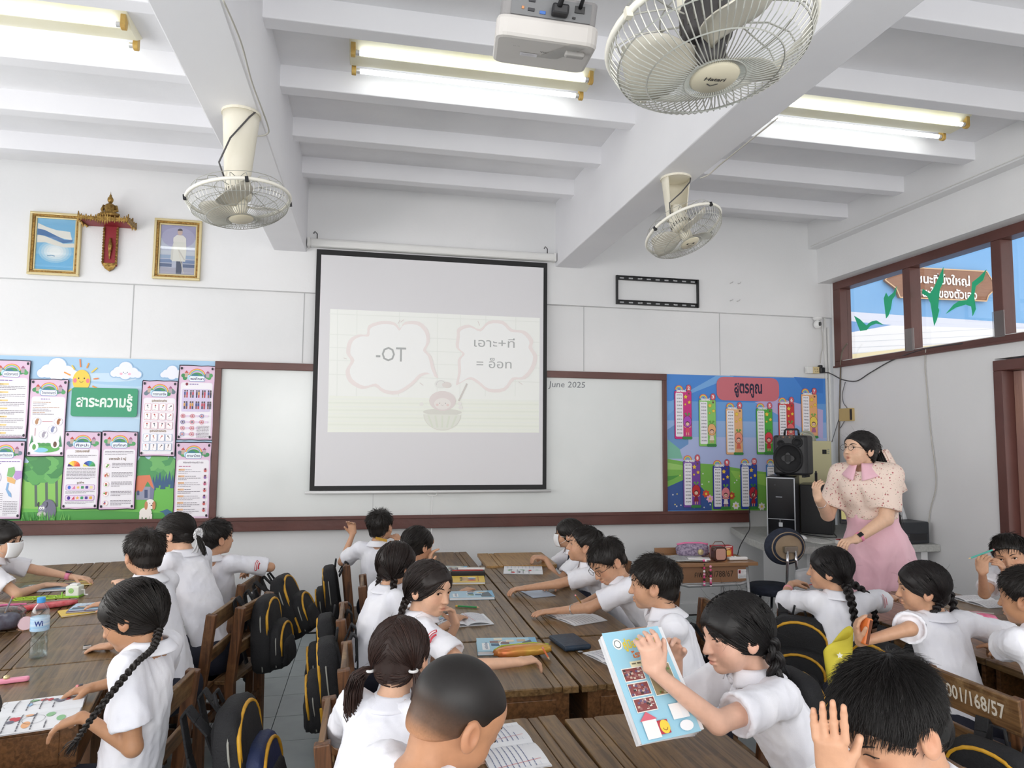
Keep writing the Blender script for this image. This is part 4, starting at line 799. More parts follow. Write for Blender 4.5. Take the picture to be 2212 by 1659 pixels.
b = MB(); b.tube([(0, .0, .09), (0, 0, ZC - P0[2])], .022, 12); b.bx(-.05, .05, -.05, .05, .095, .11); b.build('mounting_pole', m_white, pj)
b = MB(); b.prism([(.07, -.16), (.12, -.15), (.04, .0), (-.02, 0)], -.0, .001, lambda x, y, z: (x, y, -.0365)); b.build('stripe', mat('stripe_white', 'e2e0dd', .4), pj)
MB().bx(.06, .12, -.1, -.07, -.05, -.034).build('lens_recess', mat('recess_grey', 'a9a6a3', .5), pj, bevel=.006)
pr = Print(.00006); pr.z = .0362; pr.rr(-.075, -.02, -.005, .025, .002, 'e4e2e6')
for k in range(5): pr.rect(-.07, -.03, .0 + k * .004, .0015 + k * .004, 'b6b4c0', step=False)
pr.text('ViewSonic', .02, .045, .012, '6a6763', bold=.01, w=.07, rot=0); pr.text('LX 100', -.09, .075, .006, '8a8783', w=.02)
k = pr.build('bottom_print', pj); k.rotation_euler = (math.pi, 0, 0)
# ================================================================ desks and chairs
def wood(name, c, c2, c3, rough=.35, along='y', wear=.5):
    if name in MATS: return MATS[name]
    m = bpy.data.materials.new(name); m.use_nodes = True; nt = m.node_tree; N = nt.nodes; L = nt.links; b = N['Principled BSDF']
    tc = N.new('ShaderNodeTexCoord'); oi = N.new('ShaderNodeObjectInfo'); ad = N.new('ShaderNodeVectorMath'); ad.operation = 'ADD'
    sc_r = N.new('ShaderNodeVectorMath'); sc_r.operation = 'SCALE'; sc_r.inputs['Scale'].default_value = 1.7; L.new(oi.outputs['Location'], sc_r.inputs[0])
    L.new(tc.outputs['Object'], ad.inputs[0]); L.new(sc_r.outputs[0], ad.inputs[1])
    mp = N.new('ShaderNodeMapping'); mp.inputs['Scale'].default_value = {'y': (75, 4, 75), 'x': (4, 75, 75), 'z': (75, 75, 4)}[along]; L.new(ad.outputs[0], mp.inputs[0])
    n = N.new('ShaderNodeTexNoise'); n.inputs['Scale'].default_value = 1; n.inputs['Detail'].default_value = 7; n.inputs['Distortion'].default_value = .6; L.new(mp.outputs[0], n.inputs[0])
    r = N.new('ShaderNodeValToRGB'); e = r.color_ramp.elements; e[0].position = .36; e[0].color = hexs(c2); e[1].position = .62; e[1].color = hexs(c); L.new(n.outputs[0], r.inputs[0])
    n2 = N.new('ShaderNodeTexNoise'); n2.inputs['Scale'].default_value = 9; n2.inputs['Detail'].default_value = 10; n2.inputs['Roughness'].default_value = .7; L.new(ad.outputs[0], n2.inputs[0])
    r2 = N.new('ShaderNodeMapRange'); r2.inputs[1].default_value = .5; r2.inputs[2].default_value = .72; r2.inputs[4].default_value = wear; L.new(n2.outputs[0], r2.inputs[0])
    mx = N.new('ShaderNodeMix'); mx.data_type = 'RGBA'; L.new(r2.outputs[0], mx.inputs[0]); L.new(r.outputs[0], mx.inputs[6]); mx.inputs[7].default_value = hexs(c3)
    L.new(mx.outputs[2], b.inputs['Base Color']); b.inputs['Roughness'].default_value = rough
    bp = N.new('ShaderNodeBump'); bp.inputs['Strength'].default_value = .25; bp.inputs['Distance'].default_value = .004; L.new(n.outputs[0], bp.inputs['Height']); L.new(bp.outputs[0], b.inputs['Normal'])
    MATS[name] = m; return m
w_top = wood('desk_top_wood', '7d6342', '523d25', '9c7845', .3); w_top2 = wood('light_desk_wood', 'b08a54', '8f6a3c', 'c29a62', .35, wear=.4)
w_ap = wood('desk_apron_wood', '7c5534', '55391f', '8e6238', .4); w_leg = wood('desk_leg_wood', '6a4a2e', '432c1b', '8a6038', .45, 'z')
w_ch = wood('chair_wood', '70492c', '452b1a', '94683e', .45, 'z'); w_rail = wood('chair_rail_wood', '7d5c3a', '503620', 'b29468', .45, 'y', .7)
m_groove = mat('groove_dark', '2c2018', .7); m_nail = mat('nail', '3a3028', .5, metal=.5)
DZ = .70
def make_desk(name, label, top=None, w=.59, d=.45):
    top = top or w_top; o = thing(name, label, 'desk'); hd, hw = d / 2, w / 2
    b = MB(); b.prism(rrect(-hd, .128, -hw, hw, .012, 2), DZ - .026, DZ); b.build('tabletop', top, o, bevel=.003)
    MB().bx(.127, .166, -hw + .01, hw - .01, DZ - .024, DZ - .006).build('pencil_groove', top, o); MB().bx(.1315, .1615, -hw + .004, hw - .004, DZ - .02, DZ - .0015).build('groove_strip', top, o, bevel=.002)
    MB().bx(.165, hd, -hw, hw, DZ - .026, DZ + .0).build('back_strip', top, o, bevel=.004)
    for s in (-1, 1):
        MB().bx(-hd + .03, hd - .03, s * (hw - .035) - .009, s * (hw - .035) + .009, .52, DZ - .027).build('side_panel', w_ap, o, bevel=.002)
        MB().bx(-hd + .08, hd - .08, s * (hw - .0245) - .004, s * (hw - .0245) + .004, .545, .65).build('side_moulding', w_ap, o, bevel=.003)
    MB().bx(hd - .045, hd - .03, -hw + .03, hw - .03, .52, DZ - .027).build('front_panel', w_ap, o, bevel=.002)
    MB().bx(-hd + .03, hd - .04, -hw + .03, hw - .03, .515, .525).build('book_shelf', w_ap, o)
    for sx in (-1, 1):
        for sy in (-1, 1): MB().bx(sx * (hd - .045) - .02, sx * (hd - .045) + .02, sy * (hw - .045) - .02, sy * (hw - .045) + .02, 0, .53).build('leg', w_leg, o, bevel=.003)
    for s in (-1, 1): MB().bx(-hd + .05, hd - .05, s * (hw - .045) - .011, s * (hw - .045) + .011, .1, .14).build('stretcher', w_leg, o, bevel=.002)
    MB().bx(-.012, .012, -hw + .05, hw - .05, .105, .135).build('stretcher', w_leg, o, bevel=.002)
    return o
def rotv(a): return np.array((math.cos(a), math.sin(a)))
desk0 = make_desk('school_desk', 'x'); used = [0]
def put_desk(x, y, rz, label, group='worn wooden desks', src=None):
    o = src or desk0
    if src is None:
        if used[0]: o = copy_tree(desk0)
        used[0] = 1
    o.location = (x, y, 0); o.rotation_euler = (0, 0, rz); tag(o, label, 'desk', group); return o
seam = .775; PI = math.pi
CY = [5.0 - .02, 4.55, 3.96, 3.377, 2.767]
names = ['at the end by the whiteboard', 'under the yellow book', 'under the blue magazine', 'under the open workbook', 'with the orange pouch']
for y, n in zip(CY[1:] + [], names[1:]): put_desk(seam - .228, y + .0, 0, 'worn desk, left row of the middle block, ' + n)
put_desk(seam - .228, 5.142, 0, 'worn desk, left row of the middle block, nearest the whiteboard, with the pencil box')
dn = ['', 'before the boy gazing up', 'before the boy with glasses', 'with the navy wallet', '']
for y, n in zip(CY[1:4], dn[1:4]): put_desk(seam + .232, y, PI, 'worn desk, right row of the middle block, ' + n)
put_desk(seam + .232, CY[4], PI, 'worn desk, right row of the middle block, front corner beside the pouch desk')
ld_ = make_desk('school_desk', 'x', w_top2, .52, .5); ld_.location = (seam + .30, 5.0, .012); ld_.rotation_euler = (0, 0, PI - .03); ld_['label'] = 'light wooden desk with an open notebook at the far right of the middle block'; ld_['group'] = 'light wooden desks'
put_desk(.645 - .235, 1.93, .06, 'worn foreground desk under the open notebook of the shaven-headed boy'); put_desk(.645 + .225, 1.91, PI + .03, 'dark worn wooden desk in the foreground below the blue textbook')
put_desk(.61 - .24, 1.33, .05, 'dark worn wooden desk in the bottom foreground, left one'); put_desk(.61 + .22, 1.30, PI + .03, 'dark worn wooden desk in the bottom foreground, right one')
# left block, turned about ten degrees
la = math.radians(10.5); lu = np.array((-math.sin(la), math.cos(la))); lr = np.array((math.cos(la), math.sin(la))); LO = np.array((-1.415, 3.02))
for k in range(4):
    c = LO + lu * (.3 + .6 * k - (.6 if False else 0)) + lr * .228; put_desk(c[0], c[1], PI + la, 'worn desk, right row of the left block, ' + ['behind the water bottle desk with the sharpener', 'under the yellow and blue exercise books', 'with the small white mug-shaped sharpener', 'nearest the bulletin board'][k])
    c = LO + lu * (.3 + .6 * k) - lr * .228; put_desk(c[0], c[1], la, 'worn desk, left row of the left block, ' + ['with the water bottle', 'under the red pouch', 'under the hands of the masked girl', 'nearest the bulletin board'][k])
for k, lab in ((-1, 'under the open picture workbook'), ):
    c = LO + lu * -.302 + lr * .228; put_desk(c[0], c[1], PI + la, 'worn desk, left block foreground, ' + lab); c = LO + lu * -.302 - lr * .228; put_desk(c[0], c[1], la, 'dark worn wooden desk in the left block foreground at the picture edge')
# right block
for k, y in enumerate((3.35, 2.76, 2.17, 1.58)):
    put_desk(2.74, y, 0, 'brown desk, left row of the right block, ' + ['far one near the teacher', 'opposite the boy with a pencil', 'under the pink pouch', 'nearest the camera'][k]); put_desk(3.2, y, PI, 'brown desk, right row of the right block, ' + ['far one by the wall', 'at the boy with a pencil', 'third from the wall shelf', 'nearest the camera'][k])
# ---------------- chairs (face +x locally)
def make_chair(name):
    o = thing(name, 'x', 'chair'); L_ = .02
    for s in (-1, 1):
        MB().bar((.16, s * .165, 0), (.16, s * .165, .385), .034, .034, (1, 0, 0)).build('front_leg', w_ch, o, bevel=.003)
        b = MB(); b.bar((-.17, s * .17, 0), (-.165, s * .17, .4), .036, .045, (1, 0, 0)); b.build('rear_leg', w_ch, o, bevel=.003)
        b = MB(); b.bar((-.165, s * .17, .39), (-.205, s * .17, .755), .036, .045, (1, 0, 0)); b.build('back_post', w_ch, o, bevel=.004)
        MB().bar((-.165, s * .17, .15), (.16, s * .165, .15), .02, .035).build('stretcher', w_ch, o, bevel=.002)
        MB().bar((-.165, s * .155, .365), (.16, s * .155, .365), .02, .04).build('seat_rail', w_ch, o, bevel=.002)
    for k in range(4): MB().box((-.135 + k * .094, 0, .398), (.088, .375, .018)).build('seat_slat', w_rail, o, bevel=.003)
    R = np.array(Matrix.Rotation(-.11, 3, 'Y'))
    MB().box((-.203, 0, .715), (.018, .33, .085), R).build('top_rail', w_rail, o, bevel=.004)
    MB().box((-.186, 0, .55), (.016, .33, .06), R).build('lower_rail', w_rail, o, bevel=.003)
    MB().bar((-.17, -.15, .24), (-.17, .15, .24), .02, .035).build('stretcher', w_ch, o, bevel=.002)
    return o
chair0 = make_chair('school_chair'); cu = [0]
def put_chair(x, y, a, label):
    o = chair0 if not cu[0] else copy_tree(chair0); cu[0] = 1
    o.location = (x, y, 0); o.rotation_euler = (0, 0, a); return tag(o, label, 'chair', 'wooden school chairs')
# ---------------- backpacks: hang behind a chair back (local +x points to the chair)
m_bp = mat('backpack_black', '17171b', .75, c2='0f0f12', nscale=6, bump=.35, bscale=180); m_bn = mat('backpack_navy', '1f2f5e', .6, c2='182548', nscale=5, bump=.2, bscale=120)
m_yel = mat('zip_yellow', 'd9a52c', .5, c2='b98516', nscale=30); m_pip = mat('grey_piping', '9b9b94', .6)
def sup(w, h, d, c, e=.45, n=20, m=14, taper=.12):
    def fn(u, v):
        a = (u - .5) * 2 * PI; b = (v - .5) * PI; f = lambda x, p: math.copysign(abs(x) ** p, x)
        x = d * f(math.cos(b), e) * f(math.cos(a), e); y = w * f(math.cos(b), e) * f(math.sin(a), e); z = h * f(math.sin(b), e)
        k = 1 - taper * (z / h); sg = 1 + .05 * math.sin(9 * a + 5 * b)
        return (c[0] + x * k * sg, c[1] + y * k * sg, c[2] + z)
    b = MB(); b.grid(fn, n, m); return b
def make_bag(var=0):
    o = thing('backpack', 'x', 'backpack'); w, h, d = .14, .185, .055
    c = (-.06, 0, -.19)
    mc = sup(w, h, d, c).build('main_compartment', m_bp, o, smooth=True)
    fp_ = sup(w * .9, h * .62, .05, (c[0] - .058, 0, c[2] - .06), .5).build('front_pocket', m_bn if var == 1 else m_bp, o, smooth=True)
    sp_ = sup(w * .75, h * .36, .03, (c[0] - .092, 0, c[2] - .1), .5).build('small_pocket', m_bp, o, smooth=True)
    def arc(y, z0, z1, x, r, m, nm, k):
        b = MB(); P = [(x, -y, z0)] + [(x - .004, y * -math.cos(t), z1 + y * .75 * math.sin(t)) for t in np.linspace(0, PI, 13)] + [(x, y, z0)]; b.tube(P, r, 6); b.build(nm, m, k, smooth=True)
    arc(w * .88, c[2] - .12, c[2] + .075, c[0] - .035, .007, m_yel, 'main_zip', mc); arc(w * .97, c[2] - .16, c[2] + .07, c[0] - .005, .0035, m_pip, 'piping', mc)
    arc(w * .8, c[2] - .1, c[2] - .045, c[0] - .095, .0065, m_yel, 'pocket_zip', sp_); arc(w * .88, c[2] - .15, c[2] - .045, c[0] - .07, .003, m_pip, 'piping', fp_)
    if var == 2: MB().box((c[0] - .02, w * .93, c[2] - .1), (.06, .012, .09)).build('yellow_panel', m_yel, o, bevel=.004); MB().box((c[0] - .02, -w * .93, c[2] - .1), (.06, .012, .09)).build('yellow_panel', m_yel, o, bevel=.004)
    for s in (-1, 1):
        b = MB(); P = [(.0, s * .07, c[2] + .12), (.03, s * .075, -.02), (.05, s * .08, .02), (.068, s * .08, .0), (.06, s * .085, -.12), (.02, s * .1, c[2] - .12)]
        for a_, q in zip(P, P[1:]): b.bar(a_, q, .045, .008, (1, 0, .3))
        b.build('shoulder_strap', m_bp, o, bevel=.003)
    b = MB(); b.tube([(-.02, -.03, c[2] + h * .95), (-.01, -.02, c[2] + h + .035), (-.01, .02, c[2] + h + .035), (-.02, .03, c[2] + h * .95)], .006, 6); b.build('handle', m_bp, o, smooth=True)
    return o
bags0 = [make_bag(0), make_bag(1), make_bag(2)]; bu_ = [0, 0, 0]
def put_bag(var, x, y, z, a, label, tilt=0, roll=0):
    o = bags0[var] if not bu_[var] else copy_tree(bags0[var]); bu_[var] = 1
    o.location = (x, y, z); o.rotation_euler = (roll, tilt, a); return tag(o, label, 'backpack', 'black backpacks on chair backs')
# ================================================================ people: distance-field modelling
f32 = np.float32
def nrm(v): v = np.array(v, float); return v / (np.linalg.norm(v) + 1e-12)
class Vol:
    def __init__(s, lo, hi, h, fine=()):
        s.ax = []
        for a in range(3):
            x = lo[a]; out = []
            while x < hi[a] + h:
                out.append(x); hh = h
                for (fl_, fh, fs) in fine:
                    if fl_[a] - hh <= x <= fh[a]: hh = min(hh, fs)
                x += hh
            s.ax.append(np.array(out, f32))
        s.d = np.ones([len(a) for a in s.ax], f32)
    def blk(s, lo, hi):
        sl = []; 
        for a in range(3): i0 = max(0, np.searchsorted(s.ax[a], lo[a]) - 1); i1 = min(len(s.ax[a]), np.searchsorted(s.ax[a], hi[a]) + 1); sl.append(slice(i0, max(i0, i1)))
        return tuple(sl), s.ax[0][sl[0]][:, None, None], s.ax[1][sl[1]][None, :, None], s.ax[2][sl[2]][None, None, :]
    def comb(s, sl, d, k, sub=False):
        c = s.d[sl]
        if c.size == 0: return
        if sub: s.d[sl] = smax(c, -d, k)
        else: s.d[sl] = smin(c, d, k)
    def cap(s, a, b, r1, r2=None, k=.01, u=None, q=1, cut=None, sub=False, hollow=None):
        r2 = r1 if r2 is None else r2; a, b = np.array(a, f32), np.array(b, f32); m = max(r1, r2) / min(q, 1) + k + .012
        sl, X, Y, Z = s.blk(np.minimum(a, b) - m, np.maximum(a, b) + m); X, Y, Z = X - a[0], Y - a[1], Z - a[2]; ba = b - a; L2 = float(ba @ ba) + 1e-9
        if u is not None:
            u = np.array(u, f32); bn = ba / math.sqrt(L2); u = u - bn * (u @ bn); u /= np.linalg.norm(u); e = (X * u[0] + Y * u[1] + Z * u[2]) * (q - 1)
            X, Y, Z = X + e * u[0], Y + e * u[1], Z + e * u[2]
        t0 = (X * ba[0] + Y * ba[1] + Z * ba[2]) / L2; t = np.clip(t0, 0, 1)
        d = np.sqrt((X - t * ba[0]) ** 2 + (Y - t * ba[1]) ** 2 + (Z - t * ba[2]) ** 2) - (r1 + (r2 - r1) * t)
        if cut is not None: d = smax(d, (t0 - cut) * math.sqrt(L2), .004)
        if hollow: 
            rr = np.sqrt((X - t0 * ba[0]) ** 2 + (Y - t0 * ba[1]) ** 2 + (Z - t0 * ba[2]) ** 2)
            d = smax(d, -np.maximum(rr - hollow, (1 - t0) * math.sqrt(L2) - .018), .003)
        s.comb(sl, d, k, sub)
    def ell(s, c, r, R=None, k=.01, sub=False):
        c = np.array(c, f32); m = max(r) + k + .012; sl, X, Y, Z = s.blk(c - m, c + m); X, Y, Z = X - c[0], Y - c[1], Z - c[2]
        if R is not None: R = np.array(R, f32); X, Y, Z = [R[0, i] * X + R[1, i] * Y + R[2, i] * Z for i in range(3)]
        s.comb(sl, ellf(X, Y, Z, (0, 0, 0), r), k, sub)
    def mesh(s):
        d = s.d; ins = d < 0; n = [a - 1 for a in d.shape]
        cs = np.zeros(n, np.int8)
        for i in (0, 1):
            for j in (0, 1):
                for k in (0, 1): cs += ins[i:n[0] + i, j:n[1] + j, k:n[2] + k]
        act = (cs > 0) & (cs < 8); idx = np.argwhere(act); M_ = len(idx)
        mp = np.full(n, -1, np.int32); mp[act] = np.arange(M_)
        I, J, K_ = idx.T; cd_ = {}
        for i in (0, 1):
            for j in (0, 1):
                for k in (0, 1): cd_[i, j, k] = d[I + i, J + j, K_ + k]
        acc = np.zeros((M_, 3)); cnt = np.zeros(M_); ax = s.ax
        for a in range(3):
            for p in ((0, 0), (0, 1), (1, 0), (1, 1)):
                c0 = list(p); c0.insert(a, 0); c1 = list(p); c1.insert(a, 1); v0, v1 = cd_[tuple(c0)], cd_[tuple(c1)]
                mk = (v0 < 0) != (v1 < 0); t = np.where(mk, v0 / np.where(mk, v0 - v1, 1), 0); pos = np.zeros((M_, 3))
                for b in range(3):
                    ia = idx[:, b]; 
                    if b == a: pos[:, b] = ax[b][ia] * (1 - t) + ax[b][ia + 1] * t
                    else: pos[:, b] = ax[b][ia + c0[b]]
                acc += pos * mk[:, None]; cnt += mk
        V = acc / cnt[:, None]; Q = []
        for a in range(3):
            s0 = [slice(1, -1)] * 3; s0[a] = slice(0, -1); s1 = list(s0); s1[a] = slice(1, None)
            A, B_ = ins[tuple(s0)], ins[tuple(s1)]; e = np.argwhere(A != B_); fl_ = A[tuple(e.T)]
            off = np.ones(3, int); off[a] = 0; e = e + off; b, c = (a + 1) % 3, (a + 2) % 3
            def cell(db, dc): q = e.copy(); q[:, b] -= db; q[:, c] -= dc; return mp[tuple(q.T)]
            q = np.stack([cell(1, 1), cell(0, 1), cell(0, 0), cell(1, 0)], 1); q[~fl_] = q[~fl_][:, ::-1]; Q.append(q)
        return V, np.concatenate(Q)
def smin(a, b, k): h = np.maximum(k - np.abs(a - b), 0); return np.minimum(a, b) - h * h * (.25 / k)
def smax(a, b, k): h = np.maximum(k - np.abs(a - b), 0); return np.maximum(a, b) + h * h * (.25 / k)
def ellf(X, Y, Z, c, r):
    x, y, z = (X - c[0]) / r[0], (Y - c[1]) / r[1], (Z - c[2]) / r[2]; k0 = np.sqrt(x * x + y * y + z * z); k1 = np.sqrt((x / r[0]) ** 2 + (y / r[1]) ** 2 + (z / r[2]) ** 2) + 1e-9
    return k0 * (k0 - 1) / k1
def npmesh(name, V, Q, cols=None):
    me = bpy.data.meshes.new(name); me.vertices.add(len(V)); me.vertices.foreach_set('co', np.asarray(V, f32).ravel()); n = Q.shape[1]
    me.loops.add(Q.size); me.loops.foreach_set('vertex_index', Q.astype(np.int32).ravel()); me.polygons.add(len(Q)); me.polygons.foreach_set('loop_start', np.arange(0, Q.size, n, dtype=np.int32)); me.polygons.foreach_set('loop_total', np.full(len(Q), n, np.int32))
    me.update(calc_edges=True)
    if cols is not None:
        ca = me.color_attributes.new('Col', 'FLOAT_COLOR', 'POINT'); a = np.ones((len(V), 4), f32); a[:, :3] = cols; ca.data.foreach_set('color', a.ravel())
    me.polygons.foreach_set('use_smooth', np.ones(len(Q), bool)); return me
def vnormals(V, Q):
    n = np.cross(V[Q[:, 2]] - V[Q[:, 0]], V[Q[:, 3]] - V[Q[:, 1]]); N_ = np.zeros_like(V)
    for i in range(4): np.add.at(N_, Q[:, i], n)
    return N_ / (np.linalg.norm(N_, axis=1)[:, None] + 1e-12)
def folds(V, Q, amp, seed, f=38, stretch=(1, 1, .45)):
    r = np.random.default_rng(seed); N_ = vnormals(V, Q); P = V * np.array(stretch); w = P + .02 * np.stack([np.sin(P[:, (i + 1) % 3] * 31 + r.uniform(0, 6)) for i in range(3)], 1); h = 0
    for k in range(6): d = nrm(r.normal(size=3)); q = np.abs(np.sin(w @ d * f * (.6 + .35 * k) + r.uniform(0, 6))); h = h + (1 - q) ** 2.2 * (1 / (1 + .4 * k))
    return V + N_ * ((h - 1.1) * amp)[:, None]
m_skin = mat('skin', attr=True, rough=.5, noise=.09, nscale=60, bump=.04, bscale=300, sheen=.1); m_hair = mat('hair', attr=True, rough=.46, spec=.4)
m_shirt = mat('shirt_white', 'f1f1f6', .75, c2='e6e7f0', nscale=9, bump=.08, bscale=400, sheen=.15); m_navy = mat('uniform_navy', '1b1e2e', .8, bump=.1, bscale=300)
m_eye = mat('eye_white', 'eeeae6', .15); m_iris = mat('iris_dark', '1c100b', .1); m_brow = mat('brow_dark', '1d1512', .7); m_shoe = mat('shoe_black', '121214', .4)
HD = dict(skull=((0, -.012, .028), (.071, .088, .076)))
def head_block(vol, hc, Rh, s, o, neck, nr):
    m = .135 * s; sl, X, Y, Z = vol.blk(hc - m, hc + m); X, Y, Z = X - f32(hc[0]), Y - f32(hc[1]), Z - f32(hc[2]); R = (np.array(Rh) / s).astype(f32)
    x, y, z = [R[0, i] * X + R[1, i] * Y + R[2, i] * Z for i in range(3)]; ax = np.abs(x)
    E = lambda c, r, xx=None: ellf(ax if xx is None else xx, y, z, c, r)
    d = E(*HD['skull']); d = smin(d, E((0, .026, -.012), (.058, .052, .068)), .03); fw = o.get('fat', 0)
    d = smin(d, E((0, .026, -.05), (.045 + .008 * fw, .046, .042 + .004 * fw)), .025); d = smin(d, E((0, .058, -.08), (.017, .014, .013)), .022); d = smin(d, E((.031, .046, -.034), (.024 + .006 * fw, .023, .026)), .02); d = smin(d, E((0, .044, .036), (.05, .034, .036)), .03)
    d = smax(d, -E((.032, .094, .003), (.019, .013, .010)), .014)
    # nose
    t = np.clip((z - .004) / -.034, 0, 1); dn = np.sqrt(x * x + (y - (.079 + .013 * t)) ** 2 + (z - (.004 - .034 * t)) ** 2) - (.006 + .0045 * t); d = smin(d, dn, .009); d = smin(d, E((.0095, .087, -.032), (.007, .007, .0058)), .006)
    d = smax(d, -E((.006, .092, -.0385), (.0035, .004, .003)), .002)
    # mouth
    mo = o.get('mouth', 0); d = smin(d, E((0, .0785, -.0525 + mo * .3), (.019, .0085, .0052)), .006); d = smin(d, E((0, .0765, -.0635 - mo), (.016, .009, .0062)), .006); d = smax(d, -E((0, .089, -.0578 - mo * .4), (.02, .008 + mo, .0011 + mo * .7)), .003)
    # eyelids
    eo = o.get('eye', .0052); d = smin(d, E((.031, .0625, 0), (.0152, .0150, .0135)), .006)
    if eo > 0: d = smax(d, -E((.031, .081, -.0008), (.0135, .012, eo)), .0015)
    # ears
    ez = z + .010; ey = y + .008; yy = ey * .97 + ez * .25; zz = ez * .97 - ey * .25; de = ellf(ax, yy, zz, (.0745, 0, 0), (.0075, .0185, .028)); de = smax(de, -ellf(ax, yy, zz, (.083, .003, .003), (.0075, .010, .016)), .004); d = smin(d, de, .006)
    d = d * s; vol.comb(sl, d, .012)
    pv = hc + Rh @ np.array((0, -.028, -.045)) * s; vol.cap(pv, neck, nr, nr * 1.05, .022)
def hand_sdf(vol, W_, d, n, side, s, curl=.3, spread=.08, thumb=.5, fc=None):
    d = nrm(d); n = np.array(n, float); n = nrm(n - d * (n @ d)); t = np.cross(d, n) * (1 if side > 0 else -1); pts = []
    kn = W_ + d * .062 * s; vol.cap(W_ + d * .012 * s, kn - d * .008 * s, .0135 * s, .0125 * s, .012, u=t, q=.46)
    for i, (o, L) in enumerate(((.0245, .052), (.0085, .058), (-.0075, .054), (-.0225, .043))):
        c = fc[i] if fc is not None else curl * (1 + .12 * i); p = kn + t * o * s; dd = nrm(d + t * (o * spread * 26) * .35); r = .0072 * s
        for q, (lf, cr_) in enumerate(((.45, .75), (.32, 1.0), (.27, .7))):
            a = c * cr_; dd = nrm(dd * math.cos(a) + n * math.sin(a)) if q else nrm(dd * math.cos(a * .9) + n * math.sin(a * .9))
            nn = nrm(n - dd * (n @ dd)); p2 = p + dd * L * lf * s; vol.cap(p, p2, r, r * .9, .0035); p = p2; r *= .9; n_ = nn
            if q < 2: n0 = n; 
        pts.append(p - dd * .004 * s - n_ * r * 1.05)
    p = W_ + d * .018 * s + t * .02 * s; dd = nrm(d * (.75) + t * (.75 - .3 * thumb) + n * (.25 + .5 * thumb)); p2 = p + dd * .028 * s; vol.cap(p, p2, .0105 * s, .0085 * s, .006); dd = nrm(dd + d * .3 - t * .25 * thumb + n * .2 * thumb); p3 = p2 + dd * .026 * s; vol.cap(p2, p3, .0082 * s, .007 * s, .003); pts.append(p3 - n * .006 * s)
    return pts
def ik(S_, W_, L1, L2, hint):
    d = W_ - S_; D = np.linalg.norm(d); 
    if D > (L1 + L2) * .995: W_ = S_ + d / D * (L1 + L2) * .995; d = W_ - S_; D = np.linalg.norm(d)
    if D < abs(L1 - L2) + .02: W_ = S_ + nrm(d) * (abs(L1 - L2) + .02); d = W_ - S_; D = np.linalg.norm(d)
    a = (L1 * L1 - L2 * L2 + D * D) / (2 * D); h = math.sqrt(max(L1 * L1 - a * a, 0)); u = d / D; v = np.array(hint, float); v = nrm(v - u * (v @ u)); return S_ + u * a + v * h, W_
def hframe(yaw, pitch, roll=0):
    y, p, r = map(math.radians, (yaw, pitch, roll)); f = np.array((math.cos(y) * math.cos(p), math.sin(y) * math.cos(p), math.sin(p))); rt = np.array((math.sin(y), -math.cos(y), 0)); up = np.cross(rt, f)
    rt2 = rt * math.cos(r) + up * math.sin(r); return np.stack([rt2, f, np.cross(rt2, f)], 1)
def ribbons(P, rad, n=3):
    """P (S,N,3) strand paths -> closed thin tubes"""
    S_, N_, _ = P.shape; T_ = np.gradient(P, axis=1); T_ /= np.linalg.norm(T_, axis=2, keepdims=True) + 1e-9; ref = np.array((.3, .5, .81)); U = np.cross(T_, ref); U /= np.linalg.norm(U, axis=2, keepdims=True) + 1e-9; Wv = np.cross(T_, U)
    tp = np.linspace(0, 1, N_); r = (rad * (1 - .75 * tp ** 2))[None, :, None] if np.isscalar(rad) else rad
    V = np.stack([P + r * (math.cos(a) * U + math.sin(a) * Wv) for a in [2 * PI * j / n for j in range(n)]], 2).reshape(-1, 3)
    i, j, k = np.meshgrid(np.arange(S_), np.arange(N_ - 1), np.arange(n), indexing='ij'); b = (i * N_ + j) * n; Q = np.stack([b + k, b + (k + 1) % n, b + n + (k + 1) % n, b + n + k], -1).reshape(-1, 4)
    return V, Q
def spl(P, n):
    P = np.array(P, float); m = len(P); out = []
    for u in np.linspace(0, m - 1.0001, n):
        i = int(u); t = u - i; p0, p1, p2, p3 = P[max(i - 1, 0)], P[i], P[i + 1], P[min(i + 2, m - 1)]; out.append(.5 * (2 * p1 + (p2 - p0) * t + (2 * p0 - 5 * p1 + 4 * p2 - p3) * t * t + (3 * p1 - p0 - 3 * p2 + p3) * t ** 3))
    return np.array(out)
TIEABS = 1
